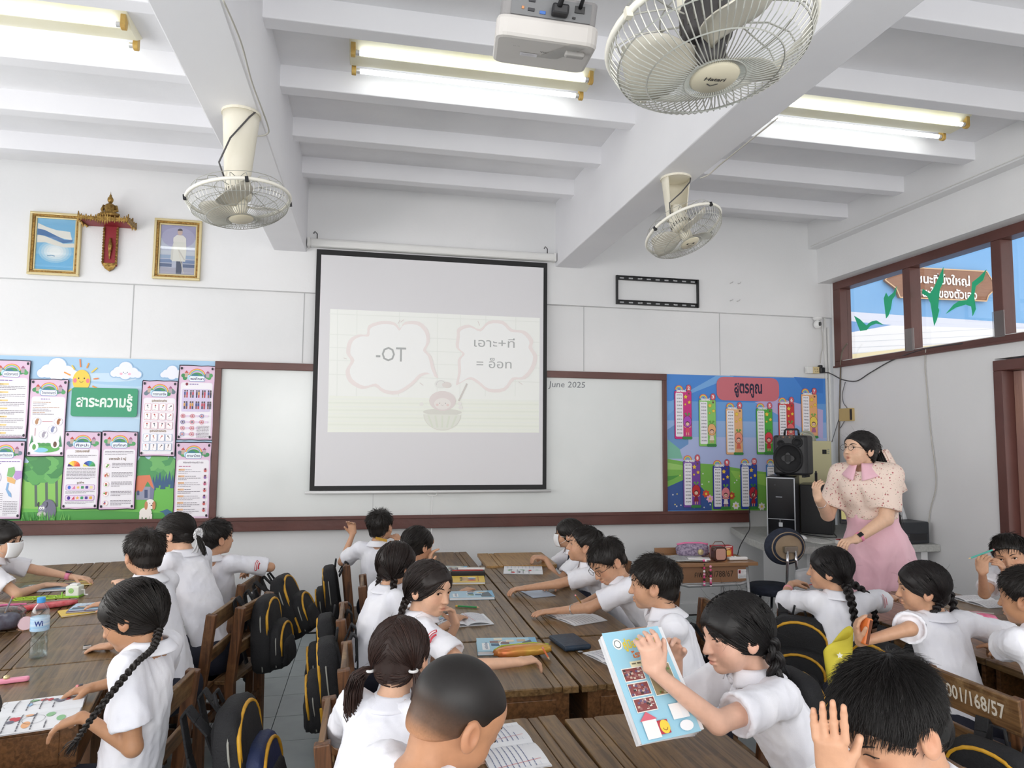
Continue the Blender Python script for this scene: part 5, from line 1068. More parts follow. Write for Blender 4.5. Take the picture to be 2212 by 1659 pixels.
def hair_mesh(kind, Rh, hc, s, o, seed):
    """returns V, Q, cols in world space"""
    r = np.random.default_rng(seed); boy = kind in ('boy', 'buzz'); parts = []; base = np.array(lin(o.get('hair', '17120f')))
    t = .0022 if kind == 'buzz' else .009 if boy else .0095; v = Vol((-.1, -.13, -.11), (.1, .1, .13), .003 if kind == 'buzz' else .0054)
    sl, X, Y, Z = v.blk((-1, -1, -1), (1, 1, 1)); C0 = np.array(HD['skull'][0]); R0 = np.array(HD['skull'][1]) + t; ax = np.abs(X)
    d = ellf(X, Y, Z, C0, R0)
    d = smin(d, ellf(X, Y, Z, (0, -.05, -.03), (.052 + t * .5, .042 + t * .5, .045)) + (.006 if kind == 'buzz' else 0), .02)
    if not boy: d = smin(d, ellf(X, Y, Z, (0, .03, .03), (.06 + t, .046 + t, .05)), .02)
    else: d = smin(d, ellf(X, Y, Z, (0, .035, .045), (.055, .036 + t, .036)), .02)
    bang = o.get('bang', 0)
    def cuts(x, y, z, g=1):
        l1 = (y - .0) * .70 + (z + .03) * -.71 - (0 if boy else .004) - bang * .02    # face side
        l1 = np.minimum(l1, y - .058 - .03 * (z - .06) * 0 + (.1 if boy else .1) * np.maximum(.066 - bang * .02 - z, 0) * 8)
        a, b = (.42, .028) if boy else (.45, .03); l2 = -(z + b - a * y) * .9
        return l1, l2
    l1, l2 = cuts(X, Y, Z); d = smax(d, l1, .008); d = smax(d, l2, .008)
    if boy or o.get('ears', 1): d = smax(d, -ellf(ax, Y, Z, (.078, -.004, -.014), (.018, .021, .028)), .008)
    v.d[sl] = d; V, Q = v.mesh()
    N_ = vnormals(V, Q); V = V + (kind != 'buzz') * N_ * (np.sin(V @ np.array((310, 130, 90.)) + 3 * np.sin(V @ np.array((40, 90, 60.)))) * .0006)[:, None]
    col = np.tile(base, (len(V), 1))
    if kind == 'buzz':
        f = np.clip((V[:, 2] + .05) / .085, 0, 1)[:, None]; f = f * f * (3 - 2 * f); sk = np.array(lin(o['skin'])); e_ = np.clip((V[:, 2] + .055) / .03, 0, 1)[:, None]; sk = sk * (1 - e_) + sk * .26 * e_; col = sk * (1 - f) + np.array(lin('1b1817')) * f; col = col * (1 + .06 * r.normal(size=(len(V), 1)))
    parts.append((V, Q, np.clip(col, 0, 1)))
    n = o.get('strands', 1000); dv = r.normal(size=(n * 4, 3)); dv /= np.linalg.norm(dv, axis=1)[:, None]; Pt = C0 + R0 * dv; a, b = cuts(Pt[:, 0], Pt[:, 1], Pt[:, 2]); ear = ellf(np.abs(Pt[:, 0]), Pt[:, 1], Pt[:, 2], (.078, -.004, -.014), (.018, .021, .028))
    ok_ = (a < -.001) & (b < -.0005) & (ear > .001); Pf = Pt[ok_ & (a > -.016)]; Pt = Pt[ok_][:n]
    if not boy: Pt = np.concatenate([Pt, Pf[:int(n * .8)]])
    Pt = Pt; Nn = (Pt - C0) / R0 ** 2; Nn /= np.linalg.norm(Nn, axis=1)[:, None]; S_ = len(Pt); J = r.normal(size=(S_, 3))
    if kind == 'boy':
        c0 = np.array(o.get('crown', (0, -.055, .09))); T_ = Pt - c0; T_ -= Nn * (T_ * Nn).sum(1)[:, None]; T_ /= np.linalg.norm(T_, axis=1)[:, None] + 1e-6; hgt = np.clip((Pt[:, 2] - .0) / .09, 0, 1)[:, None]
        L = (.010 + .017 * hgt * o.get('len', 1)) * (1 + .3 * r.random((S_, 1))); up = o.get('up', .45) * .62; d1 = Nn * (up * (.4 + .6 * hgt)) + T_ + J * .13; d1 /= np.linalg.norm(d1, axis=1)[:, None]; d2 = d1 - Nn * (up * .3) + np.array((0, 0, -.15)); P = np.stack([Pt - Nn * .005, Pt + d1 * L * .4, Pt + d1 * L * .75 + d2 * L * .05, Pt + d1 * L * .75 + d2 * L * .4], 1); rad = o.get('rad', .0008)
    elif kind == 'buzz': P = None
    else:
        ties = np.array(o['ties']); tu = (ties - C0) / R0; tr = np.linalg.norm(tu, axis=1); tu /= tr[:, None]
        rootu = (Pt - C0) / R0
        if len(ties) > 1: ti = np.where(Pt[:, 0] > o.get('part', 0), 0, 1)
        else: ti = np.zeros(S_, int)
        TU = tu[ti]; om = np.arccos(np.clip((rootu * TU).sum(1), -1, 1))[:, None]; so = np.sin(om) + 1e-6; ps = []
        for q in np.linspace(0, 1, 7):
            u = (np.sin((1 - q) * om) * rootu + np.sin(q * om) * TU) / so; u /= np.linalg.norm(u, axis=1)[:, None] + 1e-9; rr = 1.0 + .012 * J[:, :1] * .6 + .03 * math.sin(PI * q) * (J[:, 1:2] > 1.2) + .012; rr = rr * (1 + (tr[ti][:, None] - 1) * q ** 3); ps.append(C0 + R0 * u * rr)
        P = np.stack(ps, 1); rad = o.get('radg', .00125)
    if P is not None:
        for _ in range(2):
            x, y, z = P[..., 0], P[..., 1], P[..., 2]; dd = ellf(x, y, z, C0, R0)
            dd = np.minimum(dd, ellf(x, y, z, (0, .03, .03), (.06 + t, .046 + t, .05)) if not boy else ellf(x, y, z, (0, .035, .045), (.055, .036 + t, .036))); dd = np.minimum(dd, ellf(x, y, z, (0, -.05, -.03), (.052 + t * .5, .042 + t * .5, .045)))
            G_ = P - C0; G_ /= np.linalg.norm(G_, axis=2, keepdims=True); P = P + G_ * np.maximum(.0012 - dd, 0)[..., None]
        V2, Q2 = ribbons(P, rad); c = base * (1 + .5 * r.random((S_, 1)) + (1.2 * (r.random((S_, 1)) > .93))); parts.append((V2, Q2, np.repeat(c, P.shape[1] * 3, axis=0)))
        if not boy:   # fly-away hairs
            m = o.get('fly', 26); ii = r.integers(0, S_, m); q0 = Pt[ii]; N0 = Nn[ii]; D0 = N0 * .5 + r.normal(size=(m, 3)) * .5; L = r.uniform(.012, .03, (m, 1)); P2 = np.stack([q0, q0 + N0 * L * .3 + D0 * L * .3, q0 + N0 * L * .35 + D0 * L * .8, q0 + N0 * L * .15 + D0 * L * 1.2], 1); V3, Q3 = ribbons(P2, .00035); parts.append((V3, Q3, np.tile(base, (len(V3), 1))))
    W_ = [(hc + (V @ np.array(Rh).T) * s, Q, c) for V, Q, c in parts]
    for tl in o.get('tails', ()):
        tie = hc + Rh @ np.array(tl['tie']) * s; Pw = [tie] + ([tie + np.array(p) for p in tl['path']] if 'path' in tl else [np.array(p) for p in tl['abs']])
        if tl['type'] == 'braid':
            n = 10 * max(3, int(sum(np.linalg.norm(np.array(b) - np.array(a)) for a, b in zip(Pw, Pw[1:])) / (tl['r'] * 2.0))); C_ = spl(Pw, n); T_ = np.gradient(C_, axis=0); T_ /= np.linalg.norm(T_, axis=1)[:, None]; A = np.array(tl.get('wide', (1, 0, 0)), float); A = A - T_ * (T_ @ A)[:, None]; A /= np.linalg.norm(A, axis=1)[:, None]; Bv = np.cross(T_, A); th = np.arange(n) * (2 * PI / 20); tp = (1 - .35 * np.linspace(0, 1, n)) * tl['r']
            for k in range(3):
                ph = th + k * 2 * PI / 3; cen = C_ + A * (np.sin(ph) * tp * .62)[:, None] + Bv * (np.sin(2 * ph) * tp * .42)[:, None]; ns = 7; rr = tp * .55
                off = [(0, 0)] + [(math.cos(a) * .55, math.sin(a) * .55) for a in np.linspace(0, 2 * PI, ns)[:-1]]
                Ps = np.stack([cen + A * (rr * ox)[:, None] + Bv * (rr * oy)[:, None] for ox, oy in off]); rw = (rr * .52)[None, :, None]; V2, Q2 = ribbons(Ps, rw * np.ones((len(off), 1, 1)), 5); c = base * (1 + .35 * r.random((len(off), 1))); W_.append((V2, Q2, np.repeat(c, n * 5, axis=0)))
            end = C_[-1]; dn = nrm(C_[-1] - C_[-3]); m = 50; jj = r.normal(size=(m, 3)) * .006; L = r.uniform(.03, .06, (m, 1)); P2 = np.stack([end + jj * .3, end + dn * L * .4 + jj, end + dn * L * .8 + jj * 1.2, end + dn * L + jj * .8], 1); V3, Q3 = ribbons(P2, .0012); W_.append((V3, Q3, np.tile(base, (len(V3), 1))))
        else:
            m = tl.get('n', 160); C_ = spl(Pw, 9); wd = tl['r']; pr_ = np.sin(np.linspace(.15, PI * .93, 9)) ; J2 = r.normal(size=(m, 3)); J2 /= np.linalg.norm(J2, axis=1)[:, None]; J2 *= r.random((m, 1)) ** .4
            P2 = C_[None] + J2[:, None, :] * (wd * (.25 + pr_))[None, :, None] + r.normal(size=(m, 9, 3)) * .0008 + np.linspace(0, 1, 9)[None, :, None] ** 2 * r.normal(size=(m, 1, 3)) * wd * .35; V3, Q3 = ribbons(P2, .0021, 3); c = base * (1 + .8 * r.random((m, 1))); W_.append((V3, Q3, np.repeat(c, 27, axis=0)))
            V4, Q4 = ribbons(C_[None], (wd * .8 * (.25 + pr_))[None, :, None], 8); W_.append((V4, Q4, np.tile(base, (len(V4), 1))))
    o_ = 0; Vs, Qs, Cs = [], [], []
    for V, Q, c in W_: Vs.append(V); Qs.append(Q + o_); Cs.append(c); o_ += len(V)
    return np.concatenate(Vs), np.concatenate(Qs), np.concatenate(Cs)
def place(o, root, org):
    o.parent = root
    o.data.vertices.foreach_get('co', (a := np.empty(len(o.data.vertices) * 3, f32))); a = a.reshape(-1, 3) - np.array(org, f32); o.data.vertices.foreach_set('co', a.ravel()); return o
def wmesh(b, name, m, root, org, smooth=True): return place(b.build(name, m, None, smooth=smooth), root, org)
NP = [0]
def person(label, head, yaw, pitch=0, roll=0, body=0, lean=.03, side=0, s=1, arms=(None, None), hair='boy', skin='b48565', ho=None, fo=None, fine=.0034, base=.008, hipz=.47, hip=None, sleeve=.68, extras=(), loose=1, tie=False, shirtm=None, seated=True, custom=None, neckdrop=.085, shrug=0, hsz=None, sw=.118, grp='pupils in white shirts', puff=1.0):
    NP[0] += 1; seed = NP[0] * 7 + 3; ho = dict(ho or {}); sh_ = hsz or s; fo = fo or {}; ho.setdefault('skin', skin); hc = np.array(head, float); Rh = hframe(yaw, pitch, roll); ba = math.radians(body); bf = np.array((math.cos(ba), math.sin(ba), 0)); br_ = np.array((math.sin(ba), -math.cos(ba), 0)); up = np.array((0, 0, 1.))
    pv = hc + Rh @ np.array((0, -.028, -.05)) * sh_; N_ = pv - up * neckdrop * s * .62 - bf * .012 * s
    H = np.array((N_[0] - bf[0] * lean * 5 * s + br_[0] * side, N_[1] - bf[1] * lean * 5 * s + br_[1] * side, hipz)) if hip is None else np.array(hip, float)
    ch = N_ + nrm(H - N_) * .12 * s; tors = nrm(N_ - H); brt = nrm(br_ - tors * (br_ @ tors)); SW = sw * s
    Sh = [N_ - tors * .035 * s + brt * q * SW + up * .012 * s * shrug for q in (1, -1)]
    org = np.array((H[0], H[1], 0)); root = thing('person', label, 'person', tuple(org), group=grp); fine = max(fine, min(.0058, .0011 * hc[1] + .0009)); base = .0095
    L1, L2 = .225 * s, .195 * s; A = []
    for i, q in enumerate((1, -1)):
        a = arms[i] or {}; w = np.array(a.get('w', Sh[i] + bf * .28 * s + br_ * q * .02 - up * .13), float); E_, w = ik(Sh[i], w, L1, L2, a.get('e', br_ * q * .6 - up * .6)); A.append((E_, w, nrm(w - E_), a, q))
    pts = [hc, H, *[x[0] for x in A], *[x[1] for x in A]]; lo = np.min(pts, 0) - .19; hi = np.max(pts, 0) + .19
    legs = []
    if seated:
        for q in (1, -1):
            hp = H + br_ * q * .06 * s - up * .0; kn = hp + bf * .32 * s + br_ * q * .03 - up * .02; an = kn + np.array((0, 0, -kn[2] + .09)) + bf * (.02 if fo.get('legs', 1) else -.1); legs.append((hp, kn, an))
    else:
        for q in (1, -1): hp = H + br_ * q * .08 * s; kn = hp * (1, 1, 0) + up * H[2] * .52; an = kn * (1, 1, 0) + up * .08; legs.append((hp, kn, an))
    lo = np.minimum(lo, np.min([x[2] for x in legs], 0) - .12); hi = np.maximum(hi, np.max([x[1] for x in legs], 0) + .12); lo[2] = 0
    fz = [(hc - .125 * sh_, hc + .125 * sh_, fine)] + [(x[1] + x[2] * .06 - .075, x[1] + x[2] * .06 + .075, max(fine, .0033)) for x in A]
    v = Vol(lo, hi, base, fz)
    for hp, kn, an in legs: v.cap(H, hp, .075 * s, .075 * s, .02); v.cap(hp, kn, .066 * s, .048 * s, .02); v.cap(kn, an, .045 * s, .028 * s, .02); v.cap(an - up * .03, an + bf * .1 - up * .045, .03, .024, .02)
    v.cap(N_ - tors * .05, H, .055 * s, .07 * s, .03, u=brt, q=.8); v.cap(Sh[0], Sh[1], .034 * s, .034 * s, .03)
    hand_pts = []
    for i, (E_, w, fd, a, q) in enumerate(A):
        v.cap(Sh[i], E_, .034 * s * loose, .026 * s * loose, .02); v.cap(E_, w, .0265 * s * loose, .0165 * s * loose, .012)
        hd = np.array(a.get('hd', fd), float); pn = a.get('pn', (0, 0, -1)); hand_pts.append(hand_sdf(v, w, hd, pn, q, s * a.get('hs', 1), a.get('curl', .3), a.get('spread', .1), a.get('thumb', .5), a.get('fc')))
    head_block(v, hc, Rh, sh_, fo, N_, .040 * sh_ * fo.get('neck', 1))
    V, Q = v.mesh(); del v
    # skin colour: lips, cheeks, nails; mouth-line and nostril shade painted in
    lc = (V - hc) @ Rh / sh_; sk = np.array(lin(skin)); col = np.tile(sk, (len(V), 1)); g = lambda c, r, q=None: np.exp(-(((np.abs(lc[:, 0]) if q is None else lc[:, 0]) - c[0]) ** 2 / r[0] ** 2 + (lc[:, 1] - c[1]) ** 2 / r[1] ** 2 + (lc[:, 2] - c[2]) ** 2 / r[2] ** 2))[:, None]
    mo = fo.get('mouth', 0)
    col = col * (1 - .12 * g((.035, .06, -.025), (.02, .03, .018)) * np.array((0, 1, 1))); lw = np.clip(g((0, .085, -.058 - mo * .4), (.017, .02, .0085 + mo)) * 1.5 - .25, 0, 1); col = col * (1 - lw) + lw * (sk * np.array((.92, .62, .62)))
    if mo > 0: mw = np.clip(g((0, .082, -.0578 - mo * .4), (.015, .012, .003 + mo * .6)) * 2 - .8, 0, 1); col = col * (1 - mw) + mw * np.array((.12, .02, .02))
    else: mw = np.clip(g((0, .083, -.058), (.016, .02, .0016)) * 1.2 - .2, 0, 1); col = col * (1 - .6 * mw)
    col = col * (1 - .10 * g((.078, -.01, -.01), (.012, .02, .03)) * np.array((0, 1, 1))); col = col * (1 - .5 * g((.006, .09, -.0385), (.004, .006, .003)))
    eo = fo.get('eye', .0052); col = col * (1 - .35 * g((.031, .08, .008), (.015, .02, .004)))
    if hair in ('boy', 'buzz'): pass
    for hp_ in hand_pts:
        for p in hp_: dd = np.clip(np.exp(-((V - p) ** 2).sum(1) / .0052 ** 2) * 1.4 - .2, 0, 1)[:, None]; col = col * (1 - dd) + dd * np.minimum(sk * np.array((1.25, 1.25, 1.35)), .9)
    # small knee-level part of the skin is under the shorts
    me = npmesh('body', V, Q, col); body_o = link('body', me, None, m_skin); dm = body_o.modifiers.new('d', 'DECIMATE'); dm.ratio = .37; body_o.data = bpy.data.meshes.new_from_object(body_o.evaluated_get(bpy.context.evaluated_depsgraph_get())); body_o.modifiers.clear(); body_o.data.name = 'body'; place(body_o, root, org)
    # eyes and brows fitted to the face surface
    fm = (lc[:, 1] > .03) & (lc[:, 1] < .092) & (np.abs(lc[:, 0]) < .07) & (np.abs(lc[:, 2]) < .07) & (ellf(lc[:, 0], lc[:, 1], lc[:, 2], (0, .015, .0), (.078, .074, .11)) < .004); LF = lc[fm]
    def onface(x, z, up_=.0012): i = np.argmin((LF[:, 0] - x) ** 2 + (LF[:, 2] - z) ** 2 - .02 * LF[:, 1] ** 1 * .01); return hc + Rh @ np.array((x, LF[i, 1] + up_, z)) * sh_
    if not fo.get('hideface'):
        for q in (1, -1):
            if eo > 0:
                b = MB(); c = hc + Rh @ np.array((q * .031, .0622, 0)) * sh_; b.lathe([(.0123 * math.sin(t), -.0123 * math.cos(t)) for t in np.linspace(0, PI, 10)], 14, c, Rh @ np.array(Matrix.Rotation(-PI / 2, 3, 'X'))); b.v = [tuple(c + (np.array(p) - c) * sh_) for p in b.v]; ey_o = wmesh(b, 'eye', m_eye, root, org)
                b = MB(); gx, gz = fo.get('gaze', (0, 0)); dr = nrm((gx, 1, gz)); c2 = hc + Rh @ (np.array((q * .031, .0622, 0)) + dr * .0112) * sh_; nz = Rh @ dr; U = nrm(np.cross(nz, (0, 0, 1))); Wd = np.cross(U, nz)
                P = [c2 + nz * .0018 * s] + [c2 + (U * math.cos(t) + Wd * math.sin(t)) * .0058 * s for t in np.linspace(0, 2 * PI, 15)[:-1]]; b.add(P, [(0, 1 + i, 1 + (i + 1) % 14) for i in range(14)]); wmesh(b, 'iris', m_iris, ey_o, org)
            zz = .0052 if eo > 0 else -.004; b = MB(); P = [onface(q * (.031 + t * .0145), zz * (1 - t * t * .9) * (1 if eo > 0 else 1) - (.0 if eo > 0 else .002 * (1 - t * t)), .001) for t in np.linspace(-1, 1, 9)]; b.tube(P, [.0006, .0009, .0011, .0012, .0012, .0012, .0012, .001, .0006], 5); wmesh(b, 'eyelash', m_brow, root, org)
            b = MB(); P = [onface(q * (.013 + t * .034), .0165 + .006 * math.sin(t * 2.4) + fo.get('brow', 0), .0008) for t in np.linspace(0, 1, 8)]; b.tube(P, np.array([.001, .0019, .0023, .0023, .002, .0017, .0012, .0006]) * s, 6); wmesh(b, 'eyebrow', m_brow, root, org)
    # hair
    ho.setdefault('strands', 1500 if hair == 'boy' else 1100); kk = min(1, max(.28, 1.9 / hc[1])); ho['strands'] = int(ho['strands'] * kk * (1.25 if hair == 'boy' else .95)); ho['rad'] = ho.get('rad', .0008) * kk ** -.5; ho['radg'] = .00125 * kk ** -.5
    V, Q, C_ = hair_mesh(hair, Rh, hc, sh_, ho, seed); ho_ = link('hair', npmesh('hair', V, Q, C_), None, m_hair); place(ho_, root, org)
    info = dict(root=root, org=org, hc=hc, Rh=Rh, s=sh_, bs=s, L=L1, N=N_, bf=bf, br=br_, brt=brt, tors=tors, Sh=Sh, A=A, H=H, onface=onface, hands=hand_pts, legs=legs, ch=ch)
    if custom: custom(info)
    else:
        v = Vol(np.minimum(lo, 9), np.minimum(hi, [9, 9, N_[2] + .08]), .0075 if hc[1] < 2.9 else .0096)
        k_ = .03; wst = H + tors * .03; v.cap(ch + tors * .02 * s, wst, .083 * s * loose, .088 * s * loose, .03, u=brt, q=.72); v.cap(Sh[0] - brt * .01 - tors * .004, Sh[1] + brt * .01 - tors * .004, .045 * s, .045 * s, .035)
        for i, (E_, w, fd, a, q) in enumerate(A):
            ad = E_ - Sh[i]; hem = Sh[i] + ad * (sleeve / .9); v.cap(Sh[i], hem, .047 * s * loose, .058 * s * puff * loose, .03, cut=.97, hollow=.041 * s * loose * puff)
        v.cap(N_ + tors * .01, N_ + tors * .09, .052 * s, .08 * s, .006, sub=True)
        V, Q = v.mesh(); V = folds(V, Q, .0042, seed); V = folds(V, Q, .0018, seed + 5, 80); sh = link('shirt', npmesh('shirt', V, Q), None, shirtm or m_shirt); place(sh, root, org)
        # folded collar
        def collar(u, vv):
            a = (u - .5) * 2 * 2.75; rr = (.047 + .030 * vv + .006 * abs(u - .5) * 2 * vv) * s; h = (.024 - .034 * vv - .020 * vv * max(0, abs(u - .5) * 2 - .6) * 2.5) * s; dz = -bf * math.cos(a) * 1.12 + br_ * math.sin(a); return N_ - bf * .002 - up * .004 * s + dz * rr + tors * h - bf * 0
        b = MB(); b.grid(collar, 28, 5); c_ = wmesh(b, 'collar', shirtm or m_shirt, root, org); sc(c_, .004)
        v = Vol(np.minimum(lo, 9), np.minimum(hi, [9, 9, H[2] + .12]), .016)
        v.cap(H - br_ * .045, H + br_ * .045, .095 * s, .095 * s, .02)
        for hp, kn, an in legs: v.cap(hp, kn - (kn - hp) * .05, .078 * s, .072 * s, .05 if hair != 'boy' else .02, cut=.98)
        V, Q = v.mesh(); sk_ = link('skirt' if hair not in ('boy', 'buzz') else 'shorts', npmesh('shorts', V, Q), None, m_navy); place(sk_, root, org)
    for hp, kn, an in legs:
        b = MB(); f = bf; b.tube([an + up * .0 - f * .02, an - up * .03 - f * .025, an - up * .045 + f * .03, an - up * .052 + f * .1, an - up * .055 + f * .13], [.036, .042, .04, .036, .02], 10); wmesh(b, 'shoe', m_shoe, root, org)
    if tie:
        b = MB(); c = N_ + bf * .062 * s - tors * .03 * s
        for q in (1, -1):
            b.tube([c, c + br_ * q * .018 + up * .010, c + br_ * q * .034 + up * .004, c + br_ * q * .02 - up * .008, c], [.004, .009, .011, .009, .004], 6); b.tube([c, c + br_ * q * .01 - up * .03 + bf * .005, c + br_ * q * .014 - up * .07 + bf * .004], [.004, .008, .009], 6)
        wmesh(b, 'neck_bow', m_shirt, root, org)
    return info
def onhead(I, p): return I['hc'] + I['Rh'] @ np.array(p) * I['s']
def scrunchie(I, p, r=.011, m=None, name='hair_tie'):
    c = onhead(I, p); b = MB(); b.lathe([(r * 1.0 + .004 * math.cos(t), .004 * math.sin(t)) for t in np.linspace(0, 2 * PI, 7)], 12, c); wmesh(b, name, m or mat('hair_tie_white', 'e8e8e8', .5), I['root'], I['org'])
def ribbon_bow(I, p, size=.03, tail=.07):
    c = onhead(I, p); b = MB(); t = I['br']; f = I['bf']; m = mat('ribbon_white', 'f4f4f6', .6); r = random.Random(3)
    for k in range(9):
        a = k * 2 * PI / 9; d = t * math.cos(a) + np.array((0, 0, 1.)) * math.sin(a) - f * .4; q = nrm(np.cross(d, f) + .01)
        P = [c, c + d * size * .6 + q * .005, c + d * size, c + d * size * .5 - f * .01 - q * .005]; b.grid(lambda u, v, P=P, q=q: spl(P, 8)[min(7, int(u * 7.01))] + q * (v - .5) * .016, 7, 2)
    for k in range(4):
        d = nrm(t * (k - 1.5) * .3 + np.array((0, 0, -1.)) - f * .15); b.grid(lambda u, v, d=d: c + d * tail * u + t * (v - .5) * .016 - f * .02 * math.sin(u * 3), 6, 2)
    o = wmesh(b, 'hair_ribbon', m, I['root'], I['org']); sc(o, .0012)
def glasses(I, m=None, temple=True):
    m = m or mat('spectacle_metal', '3a3230', .3, metal=.6); b = MB()
    for q in (1, -1):
        b.tube([onhead(I, (q * .031 + .019 * math.cos(t), .092, -.002 + .0165 * math.sin(t))) for t in np.linspace(0, 2 * PI, 21)[:-1]], .0011, 6, closed=True); b.tube([onhead(I, (q * .05, .091, .003)), onhead(I, (q * .069, .075, .003)), onhead(I, (q * .076, .0, .001))], .0012, 6)
    b.tube([onhead(I, (-.012, .093, .002)), onhead(I, (0, .095, .005)), onhead(I, (.012, .093, .002))], .0011, 6); wmesh(b, 'spectacles', m, I['root'], I['org'])
    b = MB()
    for q in (1, -1): P = [onhead(I, (q * .031 + .0185 * math.cos(t), .092, -.002 + .016 * math.sin(t))) for t in np.linspace(0, 2 * PI, 17)[:-1]]; b.add(P, [tuple(range(16))])
    wmesh(b, 'lenses', glass('lens', gl=.15), I['root'], I['org'], smooth=False)
def face_mask(I):
    b = MB()
    def fn(u, v):
        a = (u - .5) * 2.3; z = .004 - .088 * v; w = .062 - .018 * v; y = .03 + (.068 + .010 * math.sin(PI * v)) * math.cos(a) ** .8 - .012 * v * v * 1.2; return onhead(I, (w * math.sin(a) * 1.12, y, z - .004 * math.cos(a)))
    b.grid(fn, 16, 10); o = wmesh(b, 'face_mask', mat('mask_white', 'eef0f2', .7), I['root'], I['org']); sc(o, .0018)
    b = MB()
    for q in (1, -1):
        for z in (-.008, -.06): b.tube([onhead(I, (q * .062, .05, z)), onhead(I, (q * .074, .02, (z - .01) * .6)), onhead(I, (q * .079, -.015, -.008))], .0011, 5)
    wmesh(b, 'mask_loops', m_white, I['root'], I['org'])
def band(I, i, t, r, w, m, name, face=None):
    E_, W_, fd, a, q = I['A'][i]; c = E_ + (W_ - E_) * t; b = MB(); R = np.array(Vector((0, 0, 1)).rotation_difference(Vector(fd)).to_matrix()); b.lathe([(r, -w / 2), (r + .002, -w / 2), (r + .002, w / 2), (r, w / 2)], 16, c, R); wmesh(b, name, m, I['root'], I['org'])
    if face is not None:
        n = nrm(np.array(face) - fd * (np.array(face) @ fd)); b = MB(); b.box(c + n * (r + .004), (.026, .032, .009), np.stack([np.cross(fd, n), fd, n], 1)); o = place(b.build('watch_case', mat('watch_black', '18181c', .15), None, bevel=.003), I['root'], I['org'])
def badge(I, i, along=.35, dirv=None, txt=True):
    E_ = I['A'][i][0]; S_ = I['Sh'][i]; ad = nrm(E_ - S_); c = S_ + (E_ - S_) * along; n = nrm((CAMP - c) if dirv is None else dirv); n = nrm(n - ad * (n @ ad)); t = np.cross(ad, n)
    pr = Print(.0006); pr.z = .0
    pr.ring(0, 0, .0, .001, 'b8303c'); pr.v = []; pr.f = []; pr.c = []
    pr.ring(0, -.045, .043, .055, 'c23644', 55, 125, 10); pr.ring(0, -.045, .0465, .0515, 'f0e6e8', 60, 120, 10); pr.ring(0, -.045, .029, .037, 'c23644', 60, 120, 10)
    r = .053 * I['bs']; o = pr.build('sleeve_badge', None, warp=lambda x, y, z: c + n * (r + .004 + z) * math.cos(x / r) + t * (r + .004 + z) * math.sin(x / r) - ad * y); place(o, I['root'], I['org'])
def strap(I, P, w=.03, m=None, name='suspender'):
    b = MB()
    for a, c in zip(P, P[1:]): b.bar(a, c, w, .004, nrm(CAMP - np.array(a)))
    wmesh(b, name, m or m_navy, I['root'], I['org'], smooth=False)
# ================================================================ the pupils
def hp(px, py, y): return B(px, py, y=y)
def tz(px, py, z=DZ + .025): return B(px, py, z=z)
X_, Y_, Z_ = np.eye(3); SK1, SK2, SK3 = 'dcae90', 'cc9c7c', 'b58562'
dn = dict(pn=(0, 0, -1))
def chair_for(I, a, label, dx=.02, at=None):
    c, s_ = math.cos(math.radians(a)), math.sin(math.radians(a)); p = I['H'] if at is None else np.array((*at, 0)); put_chair(p[0] + dx * c, p[1] + dx * s_, math.radians(a), 'wooden school chair ' + label)
# --- left block
I = person('pupil with a white face mask and a pink wristwatch at the left picture edge', hp(6, 1168, 4.45), -8, -4, 0, body=12, hair='girl', skin=SK1, arms=(dict(w=tz(98, 1264), e=(0, -1, -.3), curl=.15, hd=(1, .35, -.05)), dict(w=tz(160, 1247, .74), e=(0, 1, -.3), curl=.35, hd=(1, -.1, -.1))), ho=dict(ties=[(0, -.1, -.03)], bang=.6), fo=dict(gaze=(.1, -.2)))
face_mask(I); band(I, 1, .82, .021, .022, mat('watch_pink', 'f08fb0', .4), 'wristwatch', face=(0, 0, 1)); chair_for(I, 12, 'under the masked pupil at the left picture edge')
I = person('boy with short spiky hair seen from behind at the right side of the left block', hp(311, 1197, 3.45), 128, -4, 0, body=160, hair='boy', skin=SK2, arms=(None, dict(w=tz(243, 1394), e=(.4, -1, -.4), curl=.25, hd=(-1, .15, -.1))), ho=dict(up=.8, len=.9, strands=1500, hair='1d1713'))
chair_for(I, 172, 'behind the spiky haired boy in the left block', at=(-.86, 3.72))
I = person('girl with a white ribbon bow in her ponytail looking down, left block', hp(378, 1155, 4.0), 168, -22, -6, body=150, lean=.05, hair='girl', skin=SK1, ho=dict(ties=[(0, -.098, -.035)], tails=[dict(type='tuft', tie=(0, -.1, -.04), path=[(.03, -.02, -.03), (.06, -.03, -.1)], r=.012, n=90)]))
ribbon_bow(I, (0, -.108, -.04), .035, .1); chair_for(I, 165, 'under the girl with the white ribbon bow')
I = person('boy in the left block turned right with his bent arm on the chair back', hp(468, 1163, 4.35), 38, 4, 0, body=80, lean=-.03, hair='boy', skin=SK2, arms=(dict(w=hp(545, 1232, 4.55), e=(1, -.5, .1), curl=.6), None), ho=dict(len=1.1, up=.5), sleeve=.82)
badge(I, 0, .55); chair_for(I, 172, 'with a big open backpack hanging behind it, left block', at=(-.84, 4.38))
